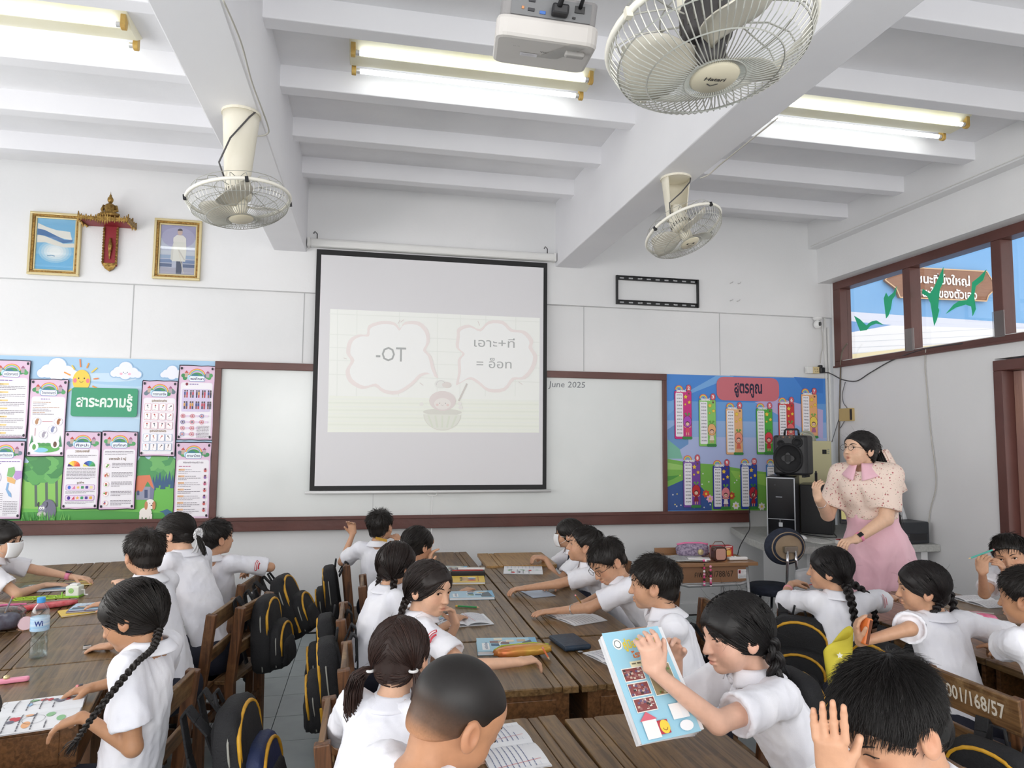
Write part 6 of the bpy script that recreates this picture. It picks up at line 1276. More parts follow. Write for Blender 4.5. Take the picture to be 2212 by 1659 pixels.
I = person('girl with a long black braid bending over a picture workbook in the left foreground', hp(286, 1330, 2.42), 172, -20, -3, body=168, lean=-.01, hair='girl', skin=SK3, fine=.003, arms=(dict(w=tz(205, 1484, .735), e=(.2, 1, -.6), curl=.5, hd=(-1, -.1, -.1)), dict(w=tz(178, 1548, .75), e=(.8, -.35, -1), curl=.45, hd=(-1, .0, -.35), spread=.16)),
    ho=dict(ties=[(-.035, -.085, -.06)], strands=1500, tails=[dict(type='braid', tie=(-.04, -.085, -.065), abs=[hp(330, 1400, 2.32), hp(295, 1432, 2.22), hp(245, 1492, 2.2), (hp(195, 1556, 2.2)), hp(165, 1600, 2.22)], r=.012, wide=(.5, 0, .5))], bang=.9), fo=dict(eye=0))
chair_for(I, 174, 'with a black and blue backpack, under the girl with the long braid', at=(-.80, 2.58))
I = person('pupil at the left picture edge reaching out with a pencil above the clear pouch', hp(-95, 1262, 3.45), 0, -20, 0, body=15, hair='boy', skin=SK1, fine=.006, arms=(dict(w=tz(14, 1300, .76), e=(0, -1, -.4), curl=.6, hd=(1, .3, .1)), None))
chair_for(I, 12, 'cut by the left picture edge')
I = person('pupil of whom only a white shoulder shows in the bottom left corner', hp(-95, 1560, 2.15), 20, -20, 0, body=20, hair='girl', skin=SK2, fine=.006, ho=dict(ties=[(0, -.1, -.04)]))
chair_for(I, 12, 'in the bottom left corner')
# --- middle block, left row
I = person('boy raising his left hand at the far end of the middle block', hp(822, 1137, 4.75), 62, 3, 3, body=80, hair='boy', skin=SK2, arms=(dict(w=hp(868, 1172, 4.75), e=(1, -.6, 0), curl=.9, hd=(-.6, .3, .6), pn=(-.6, .6, 0)), dict(w=hp(762, 1154, 4.9), e=(-.5, .2, -1), hd=(-.1, -.1, 1), pn=(-.3, -1, 0), curl=.75)), ho=dict(up=.7, len=1.25, crown=(.03, -.05, .09)), lean=-.01)
b = MB(); c0 = hp(811, 1162, 4.62); c1 = hp(836, 1168, 4.62); b.bar(c0, c1, .004, .016, (0, -.3, 1))
for k in range(8): q = c0 + (c1 - c0) * (k + .5) / 8; b.bar(q, q - Z_ * .012, .003, .004)
o = b.build('comb', mat('comb_yellow', 'd9a94a', .4)); tag(o, 'small yellow comb at the nape of the boy raising his hand', 'comb')
chair_for(I, 5, 'nearest the whiteboard in the left row of the middle block', at=(.05, 4.87))
I = person('dark haired pupil half hidden behind the girl with a thick braid', hp(903, 1178, 4.12), 35, -8, 0, body=15, hair='girl', skin=SK2, arms=(None, dict(w=hp(930, 1222, 4.05), e=(0, -.6, -1), hd=(0, 0, 1), pn=(1, 0, 0), curl=.8)), ho=dict(ties=[(0, -.095, -.04)], strands=1000))
chair_for(I, 0, 'with a dark strap on its post, middle block', at=(.17, 4.2))
I = person('girl with a thick braid and white collar looking away towards the screen', hp(858, 1220, 3.42), 40, -4, 0, body=20, hair='girl', skin=SK2, ho=dict(ties=[(.045, -.07, -.055), (-.05, -.07, -.05)], hair='1d1411', strands=1300, tails=[dict(type='braid', tie=(.05, -.06, -.055), path=[(.0, -.02, -.05), (.035, -.03, -.11), (.06, -.03, -.16)], r=.016, wide=(1, 0, 0)), dict(type='braid', tie=(-.05, -.06, -.05), path=[(-.01, .02, -.06), (-.02, .02, -.14)], r=.014)]))
chair_for(I, 0, 'behind the girl with the thick braid', at=(.08, 3.5))
I = person('girl looking back towards the camera with her chin on her hand', hp(928, 1272, 2.8), -46, -6, 4, body=8, lean=.02, hair='girl', skin=SK1, fine=.0025,
    arms=({'w': hp(1120, 1430, 2.5), 'e': (0, -.6, -.6), 'pn': (0, 0, -1), 'curl': .9, 'hd': (1, .2, .05)}, {'w': hp(985, 1350, 2.86), 'e': (.3, .1, -1), 'hd': (-.35, 0, 1), 'pn': (-.8, -.3, .2), 'curl': .8}),
    ho=dict(ties=[(.05, -.075, -.05), (-.055, -.07, -.05)], strands=1500, hair='1f1613', tails=[dict(type='braid', tie=(-.055, -.065, -.05), path=[(-.01, .0, -.04), (-.025, -.01, -.12)], r=.015, wide=(1, 0, 0)), dict(type='braid', tie=(.055, -.065, -.05), path=[(-.02, -.02, -.05), (-.03, -.02, -.13)], r=.015, wide=(1, 0, 0))]), fo=dict(gaze=(.2, -.12), eye=.0050))
badge(I, 0, .3); chair_for(I, 0, 'of the girl looking back at the camera')
I = person('girl with two loose pigtails seen from behind, left foreground', hp(866, 1418, 2.06), 66, -10, 3, body=58, hair='girl', skin=SK1, fine=.0032, lean=.05,
    ho=dict(ties=[(.058, -.055, -.028), (-.062, -.055, -.03)], hair='2c1c17', strands=2200, tails=[dict(type='tuft', tie=(-.068, -.06, -.03), path=[(-.035, -.005, -.02), (-.045, -.01, -.10), (.0, -.01, -.155), (.05, 0, -.15)], r=.021, n=330), dict(type='tuft', tie=(.064, -.06, -.028), path=[(.012, -.01, -.03), (.0, -.015, -.1), (-.01, -.01, -.15)], r=.014, n=220)]))
scrunchie(I, (.062, -.065, -.028)); scrunchie(I, (-.066, -.065, -.03)); scrunchie(I, (.05, -.06, .045), .005); scrunchie(I, (-.05, -.06, .045), .005)
chair_for(I, 0, 'of the girl with two pigtails', at=(.08, 2.2))
I = person('boy with a closely shaved head looking down in the bottom foreground', hp(985, 1548, 1.42), 24, -32, -4, body=32, hair='buzz', skin='b88562', s=1.0, hsz=1.09, fine=.0028, lean=.07, arms=(dict(w=(.45, 1.48, .74), e=(0, -.5, -1)), dict(w=(.38, 1.75, .74), e=(-.5, .6, -1))), fo=dict(eye=0))
chair_for(I, 10, 'under the boy with the shaved head', at=(.03, 1.42))
# --- middle block, right row
I = person('pupil with a face mask and clasped hands at the light wooden desk', hp(1228, 1154, 4.75), 158, 2, 0, body=176, hair='girl', skin=SK2, arms=(dict(w=hp(1172, 1203, 4.82), e=(0, 1, -1), hd=(-1, -.2, .1), curl=.9), dict(w=hp(1178, 1206, 4.7), e=(.2, -.8, -1), hd=(-1, .3, .1), curl=.8)), ho=dict(ties=[(0, -.09, -.05)], bang=.5))
face_mask(I); strap(I, [I['N'] + I['br'] * -.09 + I['bf'] * .05 - Z_ * .02, I['N'] - I['br'] * .1 - Z_ * .12 + I['bf'] * .07], .02); chair_for(I, 180, 'at the light wooden desk')
I = person('boy gazing up at the screen with one arm along his desk', hp(1262, 1178, 3.85), 165, 8, 0, body=172, lean=.05, hair='boy', skin=SK2, arms=(dict(w=tz(1200, 1262, .73), e=(.3, 1, -.5), curl=.3), dict(w=tz(1128, 1272, .735), e=(.5, -1, -.2), hd=(-1, .1, -.08), curl=.45)), ho=dict(len=.8, up=.4, strands=1400))
chair_for(I, 180, 'behind the boy gazing up at the screen')
I = person('boy with glasses bending low over his notebook', hp(1312, 1213, 3.28), 196, -32, -6, body=178, lean=.07, hair='boy', skin=SK2, arms=(dict(w=tz(1262, 1302, .74), e=(.5, 1, -.4), curl=.7, hd=(-1, -.1, -.25)), dict(w=tz(1200, 1320, .735), e=(.3, -1, -.2), hd=(-1, .1, -.05), curl=.2)), ho=dict(len=1.15, up=.25, strands=1500), fo=dict(eye=.002))
glasses(I, mat('frame_black', '151212', .3)); band(I, 1, .5, .0225, .004, mat('steel', 'c9c9c9', .3), 'bracelet'); strap(I, [I['Sh'][1] + Z_ * .045 - I['bf'] * .03, I['Sh'][1] * .6 + I['ch'] * .4 + I['bf'] * .085, I['ch'] + I['bf'] * .09], .012); chair_for(I, 180, 'with a curved back behind the boy with glasses')
I = person('boy with short black hair looking away from the camera, right row of the middle block', hp(1412, 1262, 2.62), 152, -3, 0, body=168, hair='boy', skin=SK2, arms=(dict(w=tz(1420, 1330, .74), e=(0, 1, -.5)), dict(w=tz(1352, 1366, .75), e=(.8, -.6, -.3), hd=(-1, -.15, -.12), curl=.65)), ho=dict(len=1.0, up=.5, strands=1700), fine=.003)
chair_for(I, 180, 'behind the boy looking away, right row')
I = person('girl with curly braided hair holding up a blue textbook', hp(1588, 1370, 1.77), 181, -6, -4, body=176, lean=.06, hair='girl', skin='e0b29a', fine=.0026, tie=True,
    arms=(dict(w=hp(1462, 1418, 1.82), e=(.2, .5, -1), hd=(-.5, -.35, .8), pn=(-.5, -.6, -.5), curl=.8), dict(w=hp(1416, 1452, 1.595), e=(.35, -.4, -1), hd=(-.22, .05, 1), pn=(.1, 1, -.1), curl=1.25, spread=.04)),
    ho=dict(ties=[(.055, -.07, -.045), (-.058, -.065, -.045)], strands=2600, fly=150, hair='100d0d', bang=.5, tails=[dict(type='braid', tie=(-.06, -.06, -.01), path=[(.015, -.012, -.05), (.005, -.015, -.11), (-.02, -.015, -.17)], r=.024, wide=(1, 0, .2)), dict(type='braid', tie=(.03, -.08, -.03), path=[(.05, .02, -.05), (.07, .02, -.16)], r=.022)]), fo=dict(gaze=(0, -.35), eye=.0030, fat=.5))
chair_for(I, 178, 'of the girl with the blue textbook')
I = person('boy with thick black hair covering his face with one hand in the bottom right foreground', hp(1924, 1566, 1.14), 182, -28, -4, body=190, lean=.05, hair='boy', skin='cc9a7a', hsz=1.06, fine=.0028, arms=(None, dict(w=hp(1803, 1676, 1.09), e=(.4, -.6, -1), hd=(-.12, .0, 1), pn=(.6, .7, .1), curl=.3, spread=.16)), ho=dict(len=1.2, strands=5200, rad=.00048, up=.28, hair='141110'), fo=dict(eye=.003))
chair_for(I, 190, 'under the boy covering his face')
# --- right block
I = person('girl with two black braids down her back beside the teacher', hp(1792, 1231, 2.95), 138, 2, 0, body=78, lean=.02, hair='girl', skin=SK2, sleeve=.84, puff=1.05, arms=(dict(w=hp(1950, 1288, 3.25), e=(.6, -.5, -.2), curl=.3), dict(w=hp(1708, 1262, 3.28), e=(-1, -.9, -.4), hd=(.8, .2, .1), curl=.6)),
    ho=dict(ties=[(.045, -.07, -.05), (-.055, -.07, -.05)], strands=2000, hair='141010', tails=[dict(type='braid', tie=(-.055, -.075, -.05), path=[(-.01, -.045, -.06), (-.005, -.06, -.15), (.0, -.05, -.24)], r=.02), dict(type='braid', tie=(.045, -.08, -.05), path=[(.05, -.05, -.05), (.085, -.06, -.14), (.10, -.05, -.22)], r=.018)]))
badge(I, 0, .45); band(I, 1, .7, .021, .014, mat('bead_pink', 'e79aa0', .5), 'bead_bracelet'); strap(I, [I['N'] + np.array((.10, -.04, -.06)), I['N'] + np.array((.02, -.09, -.17)), I['N'] + np.array((-.06, -.10, -.28))], .02, mat('strap_lilac', '9d98c0', .7)); chair_for(I, 55, 'of the girl with two black braids', at=(2.27, 3.2))
I = person('girl with one long braid hanging to the right, holding something orange', hp(1992, 1270, 2.52), 148, -3, 4, body=84, lean=.03, hair='girl', skin=SK2, sleeve=.84, puff=1.1, fine=.0032, arms=(dict(w=hp(2110, 1350, 2.62), e=(.6, -.5, -.2)), dict(w=hp(1857, 1388, 2.38), e=(-.3, -1, .3), hd=(-.1, .15, 1), pn=(.6, -.3, 0), curl=.7)),
    ho=dict(ties=[(.06, -.055, .0), (-.055, -.06, -.03)], strands=2600, hair='151010', tails=[dict(type='braid', tie=(.072, -.055, .0), path=[(.045, -.03, -.03), (.07, -.035, -.12), (.10, -.03, -.22), (.10, -.02, -.28)], r=.019), dict(type='braid', tie=(-.06, -.05, -.045), path=[(-.02, .02, -.05), (-.03, .04, -.12)], r=.016)]))
chair_for(I, 10, 'of the girl with one long braid', at=(2.47, 2.62))
I = person('boy holding a pencil in front of his mouth at the right wall', hp(2184, 1200, 3.05), 212, -8, -14, body=190, lean=.05, hair='boy', skin=SK2, fine=.0028, arms=(dict(w=hp(2122, 1238, 2.98), e=(-.1, .2, -1), hd=(.1, 0, 1), pn=(.8, .2, .2), curl=.9), dict(w=hp(2172, 1248, 2.94), e=(.3, -.2, -1), hd=(-.25, 0, 1), pn=(-.5, .6, .1), curl=.9)), ho=dict(len=1.2, up=.2, strands=1500), fo=dict(gaze=(.1, .15)))
strap(I, [I['Sh'][1] * .75 + I['N'] * .25 + Z_ * .045, I['Sh'][1] * .5 + I['ch'] * .5 + I['bf'] * .09 + Z_ * .02, I['H'] + I['bf'] * .09 - I['br'] * .06 + Z_ * .05], .03); chair_for(I, 185, 'under the boy with the pencil by the right wall')
I = person('boy with a dark strap over his white shirt at the right picture edge', hp(2222, 1292, 2.1), 112, -4, 0, body=88, hair='boy', skin=SK3, arms=(None, dict(w=(2.5, 2.4, .75), e=(-1, 0, -.3))), ho=dict(len=.9, up=.5, strands=1800), fine=.0032, hipz=.46)
strap(I, [I['Sh'][1] * .55 + I['N'] * .45 + np.array((0, -.02, .05)), I['Sh'][1] * .5 + I['ch'] * .5 + np.array((0, -.09, .0)), I['H'] + np.array((0, -.10, .1))], .032); 
put_chair(2.30, 2.13, .05, 'wooden school chair with painted inventory number on its back')
wc = [o for o in bpy.data.objects if o.get('label', '').endswith('painted inventory number on its back')][0]
R_ = np.array(Matrix.Rotation(-.11, 3, 'Y')); bb = MB(); bb.box((-.217, 0, .70), (.012, .40, .12), R_); bb.build('number_board', w_rail, wc, bevel=.004)
pr = Print(.00008); pr.z = .001; pr.text('คพ.001/168/57', 0, -.02, .05, 'd8cfc0', w=.30, bold=.02)
def wp(x, y, z): q = R_ @ np.array((0, 0, y)); return (-.224 - z + q[0] * 1, -x, .70 + q[2] - .0)
k = pr.build('painted_number', wc, warp=wp)
# ---------------- the teacher
m_pink = mat('dress_pink', 'f0c3cf', .55, c2='ebb7c6', nscale=3, bump=.05, bscale=300, sheen=.2)
def floral():
    m = mat('floral_cotton', 'efd9cd', .75); nt = m.node_tree; N = nt.nodes; L = nt.links; b = N['Principled BSDF']; tc = N.new('ShaderNodeTexCoord'); src = None; prev = hexs('efdacd')
    for sc__, th, c in ((42, .27, 'b9686c'), (60, .2, '8a8a72'), (75, .17, 'c98a88')):
        v = N.new('ShaderNodeTexVoronoi'); v.inputs['Scale'].default_value = sc__; L.new(tc.outputs['Object'], v.inputs['Vector']); n = N.new('ShaderNodeTexNoise'); n.inputs['Scale'].default_value = 220; L.new(tc.outputs['Object'], n.inputs[0])
        ad = N.new('ShaderNodeMath'); ad.operation = 'MULTIPLY_ADD'; L.new(n.outputs[0], ad.inputs[0]); ad.inputs[1].default_value = .45; L.new(v.outputs['Distance'], ad.inputs[2]); lt = N.new('ShaderNodeMath'); lt.operation = 'LESS_THAN'; L.new(ad.outputs[0], lt.inputs[0]); lt.inputs[1].default_value = th + .16
        mx = N.new('ShaderNodeMix'); mx.data_type = 'RGBA'; L.new(lt.outputs[0], mx.inputs[0]); 
        if src is None: mx.inputs[6].default_value = prev
        else: L.new(src, mx.inputs[6])
        mx.inputs[7].default_value = hexs(c); src = mx.outputs[2]
    L.new(src, b.inputs['Base Color']); return m
m_flor = floral()
def teacher_clothes(I):
    N_, H, t, bf, br_, s, Sh = I['N'], I['H'], I['tors'], I['bf'], I['br'], 1.25, I['Sh']; brt = I['brt']; lo = H - np.array((.5, .5, .75)); hi = N_ + .4
    for nm, m in (('dress', m_pink), ('bolero', m_flor)):
        v = Vol(lo, hi, .0085); wst = N_ - t * .30
        g = .0 if nm == 'dress' else .017
        v.cap(N_ - t * .10, wst, .128 + g, .112 + g, .05, u=brt, q=.80); v.ell(N_ - t * .155 + bf * .075 + br_ * .06, (.075 + g,) * 3, k=.05); v.ell(N_ - t * .155 + bf * .075 - br_ * .06, (.075 + g,) * 3, k=.05); v.cap(Sh[0], Sh[1], .058 + g, None, .05)
        if nm == 'dress':
            v.cap(wst, H - t * .02, .112, .165, .06, u=brt, q=.85); v.cap(H, H - t * .42, .165, .26, .08, u=brt, q=.9, cut=.99)
        else:
            for i in (0, 1): ad = I['A'][i][0] - Sh[i]; v.cap(Sh[i], Sh[i] + ad * .82, .07, .082, .03, cut=.97, hollow=.062)
            v.ell(N_ - t * .66, (.55, .55, .33), k=.01, sub=True); c_ = N_ + bf * .16; v.cap(c_ - t * .10 + bf * .02, c_ - t * .44 + bf * .05, .02, .08, .01, sub=True)
        v.cap(N_ + t * .0 + bf * .03, N_ + t * .14, .062, .09, .01, sub=True); V, Q = v.mesh()
        if nm == 'dress':
            a = np.arctan2(V[:, 1] - H[1], V[:, 0] - H[0]); k = np.clip((H[2] + .1 - V[:, 2]) / .4, 0, 1); rad = V - np.array((H[0], H[1], 0)); rad[:, 2] = 0; V = V + rad * (k * .10 * np.sin(a * 8))[:, None]
        V = folds(V, Q, .003, 5 if nm == 'dress' else 9); place(link(nm, npmesh(nm, V, Q), None, m), I['root'], I['org'])
    def collar(u, vv):
        a = (u - .5) * 2 * 2.95; rr = .062 + .058 * vv + .02 * abs(u - .5) * 2 * vv; h = .036 - .055 * vv - .065 * vv * max(0, abs(u - .5) * 2 - .55) * 2; dz = -bf * math.cos(a) * 1.1 + br_ * math.sin(a); return N_ + bf * .012 + dz * rr + t * h
    b = MB(); b.grid(collar, 32, 6); sc(wmesh(b, 'collar', m_pink, I['root'], I['org']), .004)
I = person('woman teacher in a pink dress and floral bolero, looking up, marker in hand', hp(1858, 972, 3.95), 184, 10, 0, body=214, lean=-.005, s=1.25, hsz=1.13, sw=.122, neckdrop=.075, hair='girl', skin='e6bc9e', fine=.0030, loose=1.32, seated=False, hip=(hp(1905, 1230, 3.98)[0], 4.02, .88), custom=teacher_clothes, grp='teacher',
    arms=(dict(w=hp(1768, 1078, 3.98), e=(.0, .3, -1), hd=(-.2, .0, 1), pn=(1, .15, .2), curl=.85, hs=.95), dict(w=hp(1848, 1166, 3.84), e=(1, -.3, -1), hd=(-1, -.1, -.1), pn=(-.1, .2, -1), curl=.9, hs=.95)),
    ho=dict(ties=[(0, -.098, .02)], strands=2200, hair='120e0e', tails=[dict(type='tuft', tie=(0, -.108, .02), path=[(.03, .01, -.03), (.065, .0, -.16), (.11, 0, -.32), (.14, 0, -.5)], r=.038, n=420), dict(type='braid', tie=(-.045, .02, .082), path=[(.04, -.01, -.005), (.085, .0, -.045)], r=.012)]), fo=dict(mouth=.006, fat=1.2, neck=1.15, gaze=(0, .2)))
glasses(I); band(I, 1, .86, .030, .018, mat('watch_pink', 'f08fb0', .4), 'watch_strap', face=(-.2, -.8, .7)); band(I, 0, .72, .031, .006, mat('silver', 'd0d0d4', .2, metal=.9), 'bangle')
c = onhead(I, (0, -.112, .02)); b = MB()
for k, dx in enumerate((0, .02)): b.grid(lambda u, v, dx=dx: c + np.array((.02 + .13 * u ** 1.3 + dx, -.035 + .01 * math.sin(4 * u), .035 * math.sin(u * 2.2) - .30 * u ** 1.6)) + np.array((.9, .3, .3)) * (v - .5) * (.035 + .03 * u), 12, 3)
b.lathe([(.02 + .009 * math.cos(t), .009 * math.sin(t)) for t in np.linspace(0, 2 * PI, 9)], 14, c, np.array(Matrix.Rotation(PI / 2, 3, 'Y'))); sc(wmesh(b, 'hair_scarf', m_flor, I['root'], I['org']), .002)
hw = (I['hands'][0][1] + I['hands'][0][4]) / 2 ; b = MB(); d_ = nrm((-.25, -.35, 1)); b.tube([hw - d_ * .05 , hw + d_ * .075], .0085, 10); b.tube([hw + d_ * .075, hw + d_ * .088], .005, 8)
o = tag(b.build('marker', mat('marker_black', '15151a', .3), smooth=False), 'black marker pen held in the raised hand of the teacher', 'marker')
# ---------------- backpacks
put_bag(2, -.55, 4.30, .76, math.radians(172), 'large open black backpack with yellow panel hanging in the aisle, left block', tilt=.38)
put_bag(0, -.57, 3.86, .76, math.radians(172), 'black backpack between two chairs behind the spiky haired boy', tilt=.1)
qb = hp(462, 1516, 2.42); put_bag(1, qb[0], qb[1], qb[2], math.radians(175), 'black and blue backpack with yellow zips in the left foreground', tilt=.15)
for x, y, z, v_, t in ((-.18, 4.84, .74, 0, 'on the chair of the boy raising his hand'), (-.13, 3.62, .72, 0, 'with grey piping in the aisle beside the middle block'), (-.10, 3.2, .72, 2, 'with yellow zips behind the girl with the thick braid'), (-.13, 1.62, .72, 0, 'at the bottom edge left of the shaved boy')):
    put_bag(v_, x, y, z, .05, 'black backpack ' + t, tilt=-.12)
put_bag(1, 1.60, 3.05, .70, PI, 'black and blue backpack right of the boy with glasses', tilt=.1); put_bag(0, 1.55, 2.42, .72, PI, 'black backpack with yellow trim between the boy looking away and the girl with the textbook', tilt=.1)
put_bag(2, 1.42, 1.72, .62, PI, 'black backpack behind the girl with the blue textbook', tilt=.1); put_bag(0, 2.03, 3.0, .78, .9, 'black backpack with wide straps on the chair of the girl with two braids', tilt=-.05)
put_bag(0, 2.2, 2.62, .76, .15, 'black backpack hanging behind the girl with one long braid', tilt=-.05)
lb = put_bag(2, 2.04, 1.95, .64, .28, 'black backpack with a round globe emblem below the numbered chair back', tilt=-.05)
pr = Print(.0001); pr.z = .001
pr.ell(0, .02, .042, .036, '2f6fa8', n=24); pr.ring(0, .02, .034, .036, '6fa8d8', q=.86); pr.ring(0, .02, .018, .02, '6fa8d8', q=.86)
for k in (-.02, 0, .02): pr.line([(-.04, .02 + k), (.04, .02 + k)], .0015, '6fa8d8')
pr.star(0, .022, .02, 'd8409a', 7, .6); pr.ring(.0, .015, .046, .05, 'd8962c', 150, 390, 24, q=.5); pr.rr(-.075, -.055, .02, .03, .004, 'e8e8e8')
for i, ch_ in enumerate('WORLD CLASS STANDARD SCHOOL'):
    a = math.radians(215 + i * 110 / 26)
    if ch_ != ' ': pr.text(ch_, .068 * math.cos(a), .02 + .062 * math.sin(a), .008, 'e4e4e4', rot=a + PI / 2, bold=.03)
pr.build('emblem', lb, warp=lambda x, y, z: (-.232 - z + .0, -x, -.25 + y))
for o in [o for o in bpy.data.objects if o.parent is None and o.get('label') == 'x']: raise Exception('unused prototype ' + o.name)
# ================================================================ teacher's corner
m_conc = mat('counter_terrazzo', 'b9bab6', .5, c2='a3a4a1', nscale=60)
co = thing('counter', 'grey stone counter shelf in the front right corner of the room', 'counter', (3.8, 5.3, .76))
b = MB(); b.prism([(-.5, .6), (-.72, -.08), (-.79, -.54), (.615, -.62), (.615, .6)], -.03, .025); b.build('slab', m_conc, co, bevel=.004)
b = MB(); b.bx(.5, .56, -.55, .55, -.76, -.03); b.build('support_wall', m_wall, co); MB().bx(-.2, -.14, -.1, .55, -.76, -.03).build('support_wall', m_wall, co)
cz = .786
m_pc = mat('pc_black', '18191d', .35, bump=.05, bscale=100)
pc = thing('computer_tower', 'black computer tower with silver edging below the loudspeaker', 'computer', (hp(1690, 1078, 5.2)[0], 5.2, cz), -.68)
MB().bx(-.12, .10, 0, .42, 0, .50).build('case', m_pc, pc, bevel=.004); MB().bx(-.115, .095, -.012, 0, .01, .49).build('front_panel', mat('pc_gloss', '101216', .15), pc, bevel=.003)
b = MB()
for x in (-.118, .096): b.bx(x - .004, x + .004, -.018, -.01, .005, .495)
b.bx(-.12, .1, -.018, -.01, .487, .495).bx(-.12, .1, -.018, -.01, .005, .013).bx(-.12, .1, -.018, -.01, .15, .155); b.build('silver_trim', mat('trim_silver', 'a9adb2', .3, metal=.6), pc)
pr = Print(); pr.z = .0135; pr.rr(-.03, .0, .09, .125, .003, 'b9bcc0'); pr.line([(-.02, .09), (-.02, .15)], .003, 'b9bcc0'); pr.rect(-.05, .0, .33, .337, '8a8f96'); pr.rect(-.06, -.05, .43, .433, '6a6f76'); k = pr.build('badge', pc); k.rotation_euler = WALLROT
p2 = thing('computer_tower', 'second plain black computer case right of the silver edged tower', 'computer', (3.80, 5.36, cz), -.68); MB().bx(-.12, .14, 0, .40, 0, .42).build('case', m_pc, p2, bevel=.006); MB().bx(-.1, .12, -.006, 0, .02, .4).build('front_panel', m_pc, p2)
spk = thing('loudspeaker', 'black portable loudspeaker with carrying handle on the computer tower', 'speaker', (hp(1712, 980, 5.25)[0], 5.27, cz + .512), -.85)
m_sp = mat('speaker_plastic', '222225', .45, bump=.05, bscale=200); m_cone = mat('speaker_cone', '17171a', .7)
b = MB(); b.prism([(-.14, -.02), (-.12, -.05), (.12, -.05), (.14, -.02), (.13, .2), (-.13, .2)], 0, .335); b.build('cabinet', m_sp, spk, bevel=.02)
b = MB(); b.lathe([(.118, 0), (.122, .01), (.108, .012), (.104, .002), (.06, -.012), (.03, -.006), (0, .002)], 32, (-.01, -.052, .14), np.array(Matrix.Rotation(PI / 2, 3, 'X')), sy=1.05); b.build('woofer', m_cone, spk, smooth=True)
b = MB()
for a in (0, 1): b.lathe([(.05, 0), (.054, .006), (.047, .006)], 24, (-.01, -.058, .14), np.array(Matrix.Rotation(PI / 2, 3, 'X')), sx=1.0 if a else .5, sy=.55 if a else .9)
b.build('woofer_guard', m_sp, spk)
b = MB(); b.lathe([(.045, 0), (.042, .012), (.02, -.01), (0, -.004)], 20, (.065, -.052, .275), np.array(Matrix.Rotation(PI / 2, 3, 'X'))); b.build('horn', m_cone, spk, smooth=True)
b = MB(); b.lathe([(.03, 0), (.028, .01), (.012, -.01), (0, -.004)], 20, (-.07, -.052, .265), np.array(Matrix.Rotation(PI / 2, 3, 'X'))); b.build('tweeter', m_cone, spk, smooth=True)
MB().bx(-.085, .05, -.058, -.05, .308, .328).build('control_strip', mat('ctrl', '39332e', .4), spk)
for k in range(5): MB().bx(-.075 + k * .026, -.063 + k * .026, -.064, -.057, .312, .324).build('knob', mat('knob_orange', '8a5a3c', .4) if k % 2 else m_sp, spk, bevel=.002)
b = MB(); b.tube([(-.06, .03, .33), (-.055, .03, .375), (-.045, .03, .385), (.045, .03, .385), (.055, .03, .375), (.06, .03, .33)], .009, 8); b.build('handle', m_sp, spk, smooth=True)
for q in (-.1, .1): b = MB(); b.bar((q, -.03, -.008), (q, .15, -.008), .02, .02); b.build('foot', m_cone, spk)
pf = thing('air_purifier', 'cream plastic case with round fan vent behind the loudspeaker', 'case', (4.03, 5.72, cz)); m_cr = mat('old_cream_plastic', 'd3cda2', .5)
MB().bx(-.18, .18, -.05, .1, 0, .80).build('case', m_cr, pf, bevel=.012); b = MB(); b.tube([(-.06 + .085 * math.cos(t), -.02, .80 + .085 * math.sin(t)) for t in np.linspace(0, PI, 14)], .012, 8); b.build('vent_arch', mat('vent_grey', 'a9ab9a', .5), pf, smooth=True)
b = MB(); b.lathe([(.07, 0), (.07, .01), (.03, .012), (0, .012)], 20, (-.06, -.03, .8), np.array(Matrix.Rotation(PI / 2, 3, 'X'))); b.build('vent_fan', mat('vent_grey', 'a9ab9a', .5), pf)
MB().bx(.08, .12, -.056, -.05, .68, .72).build('switch', m_dark, pf)
for k in range(3): MB().bx(.135, .15, -.056, -.05, .68 + k * .018, .69 + k * .018).build('button', mat('vent_grey', 'a9ab9a', .5), pf)
mo = thing('monitor', 'black computer monitor edge behind the raised hand of the teacher', 'monitor', (3.98, 5.0, cz), -.5)
sh0 = MB().bx(-.17, .22, -.015, .02, .12, .50).build('screen_housing', m_pc, mo, bevel=.005); MB().bx(-.155, .205, -.0165, -.014, .15, .48).build('display', mat('display_blue', '1e2740', .1), sh0); MB().bx(-.03, .08, 0, .03, .01, .14).build('stand', m_pc, mo); MB().bx(-.1, .15, -.06, .1, 0, .012).build('stand_base', m_pc, mo, bevel=.003)
MB().bx(-.16, .0, -.019, -.0165, .16, .27).build('sticky_note', mat('note_yellow', 'e6dd96', .7), mo)
pn_ = thing('printer', 'dark grey printer with white paper standing in it beside the right wall', 'printer', (4.16, 4.86, cz), .05)
MB().bx(-.2, .2, -.14, .14, 0, .17).build('housing', mat('printer_dark', '2b2e33', .45), pn_, bevel=.01); MB().bx(-.17, .17, -.145, -.13, .03, .08).build('paper_slot', m_dark, pn_)
for k in range(4): MB().bx(-.15, .0, -.148, -.14, .03 + k * .014, .034 + k * .014).build('louvre', mat('louvre_grey', '6c7076', .5), pn_)
b = MB(); b.grid(lambda u, v: (-.09 + .26 * u, .02 + .10 * v + .02 * u, .16 + .20 * v + .05 * u * v - .04 * (1 - v) * 0), 6, 6); sc(b.build('paper', mat('paper_white', 'eef0f2', .7), pn_, smooth=True), .001)
fg = thing('figurine', 'small green plastic trinket in front of the printer', 'toy', (4.0, 4.74, cz)); mg = mat('trinket_green', '7fb890', .4)
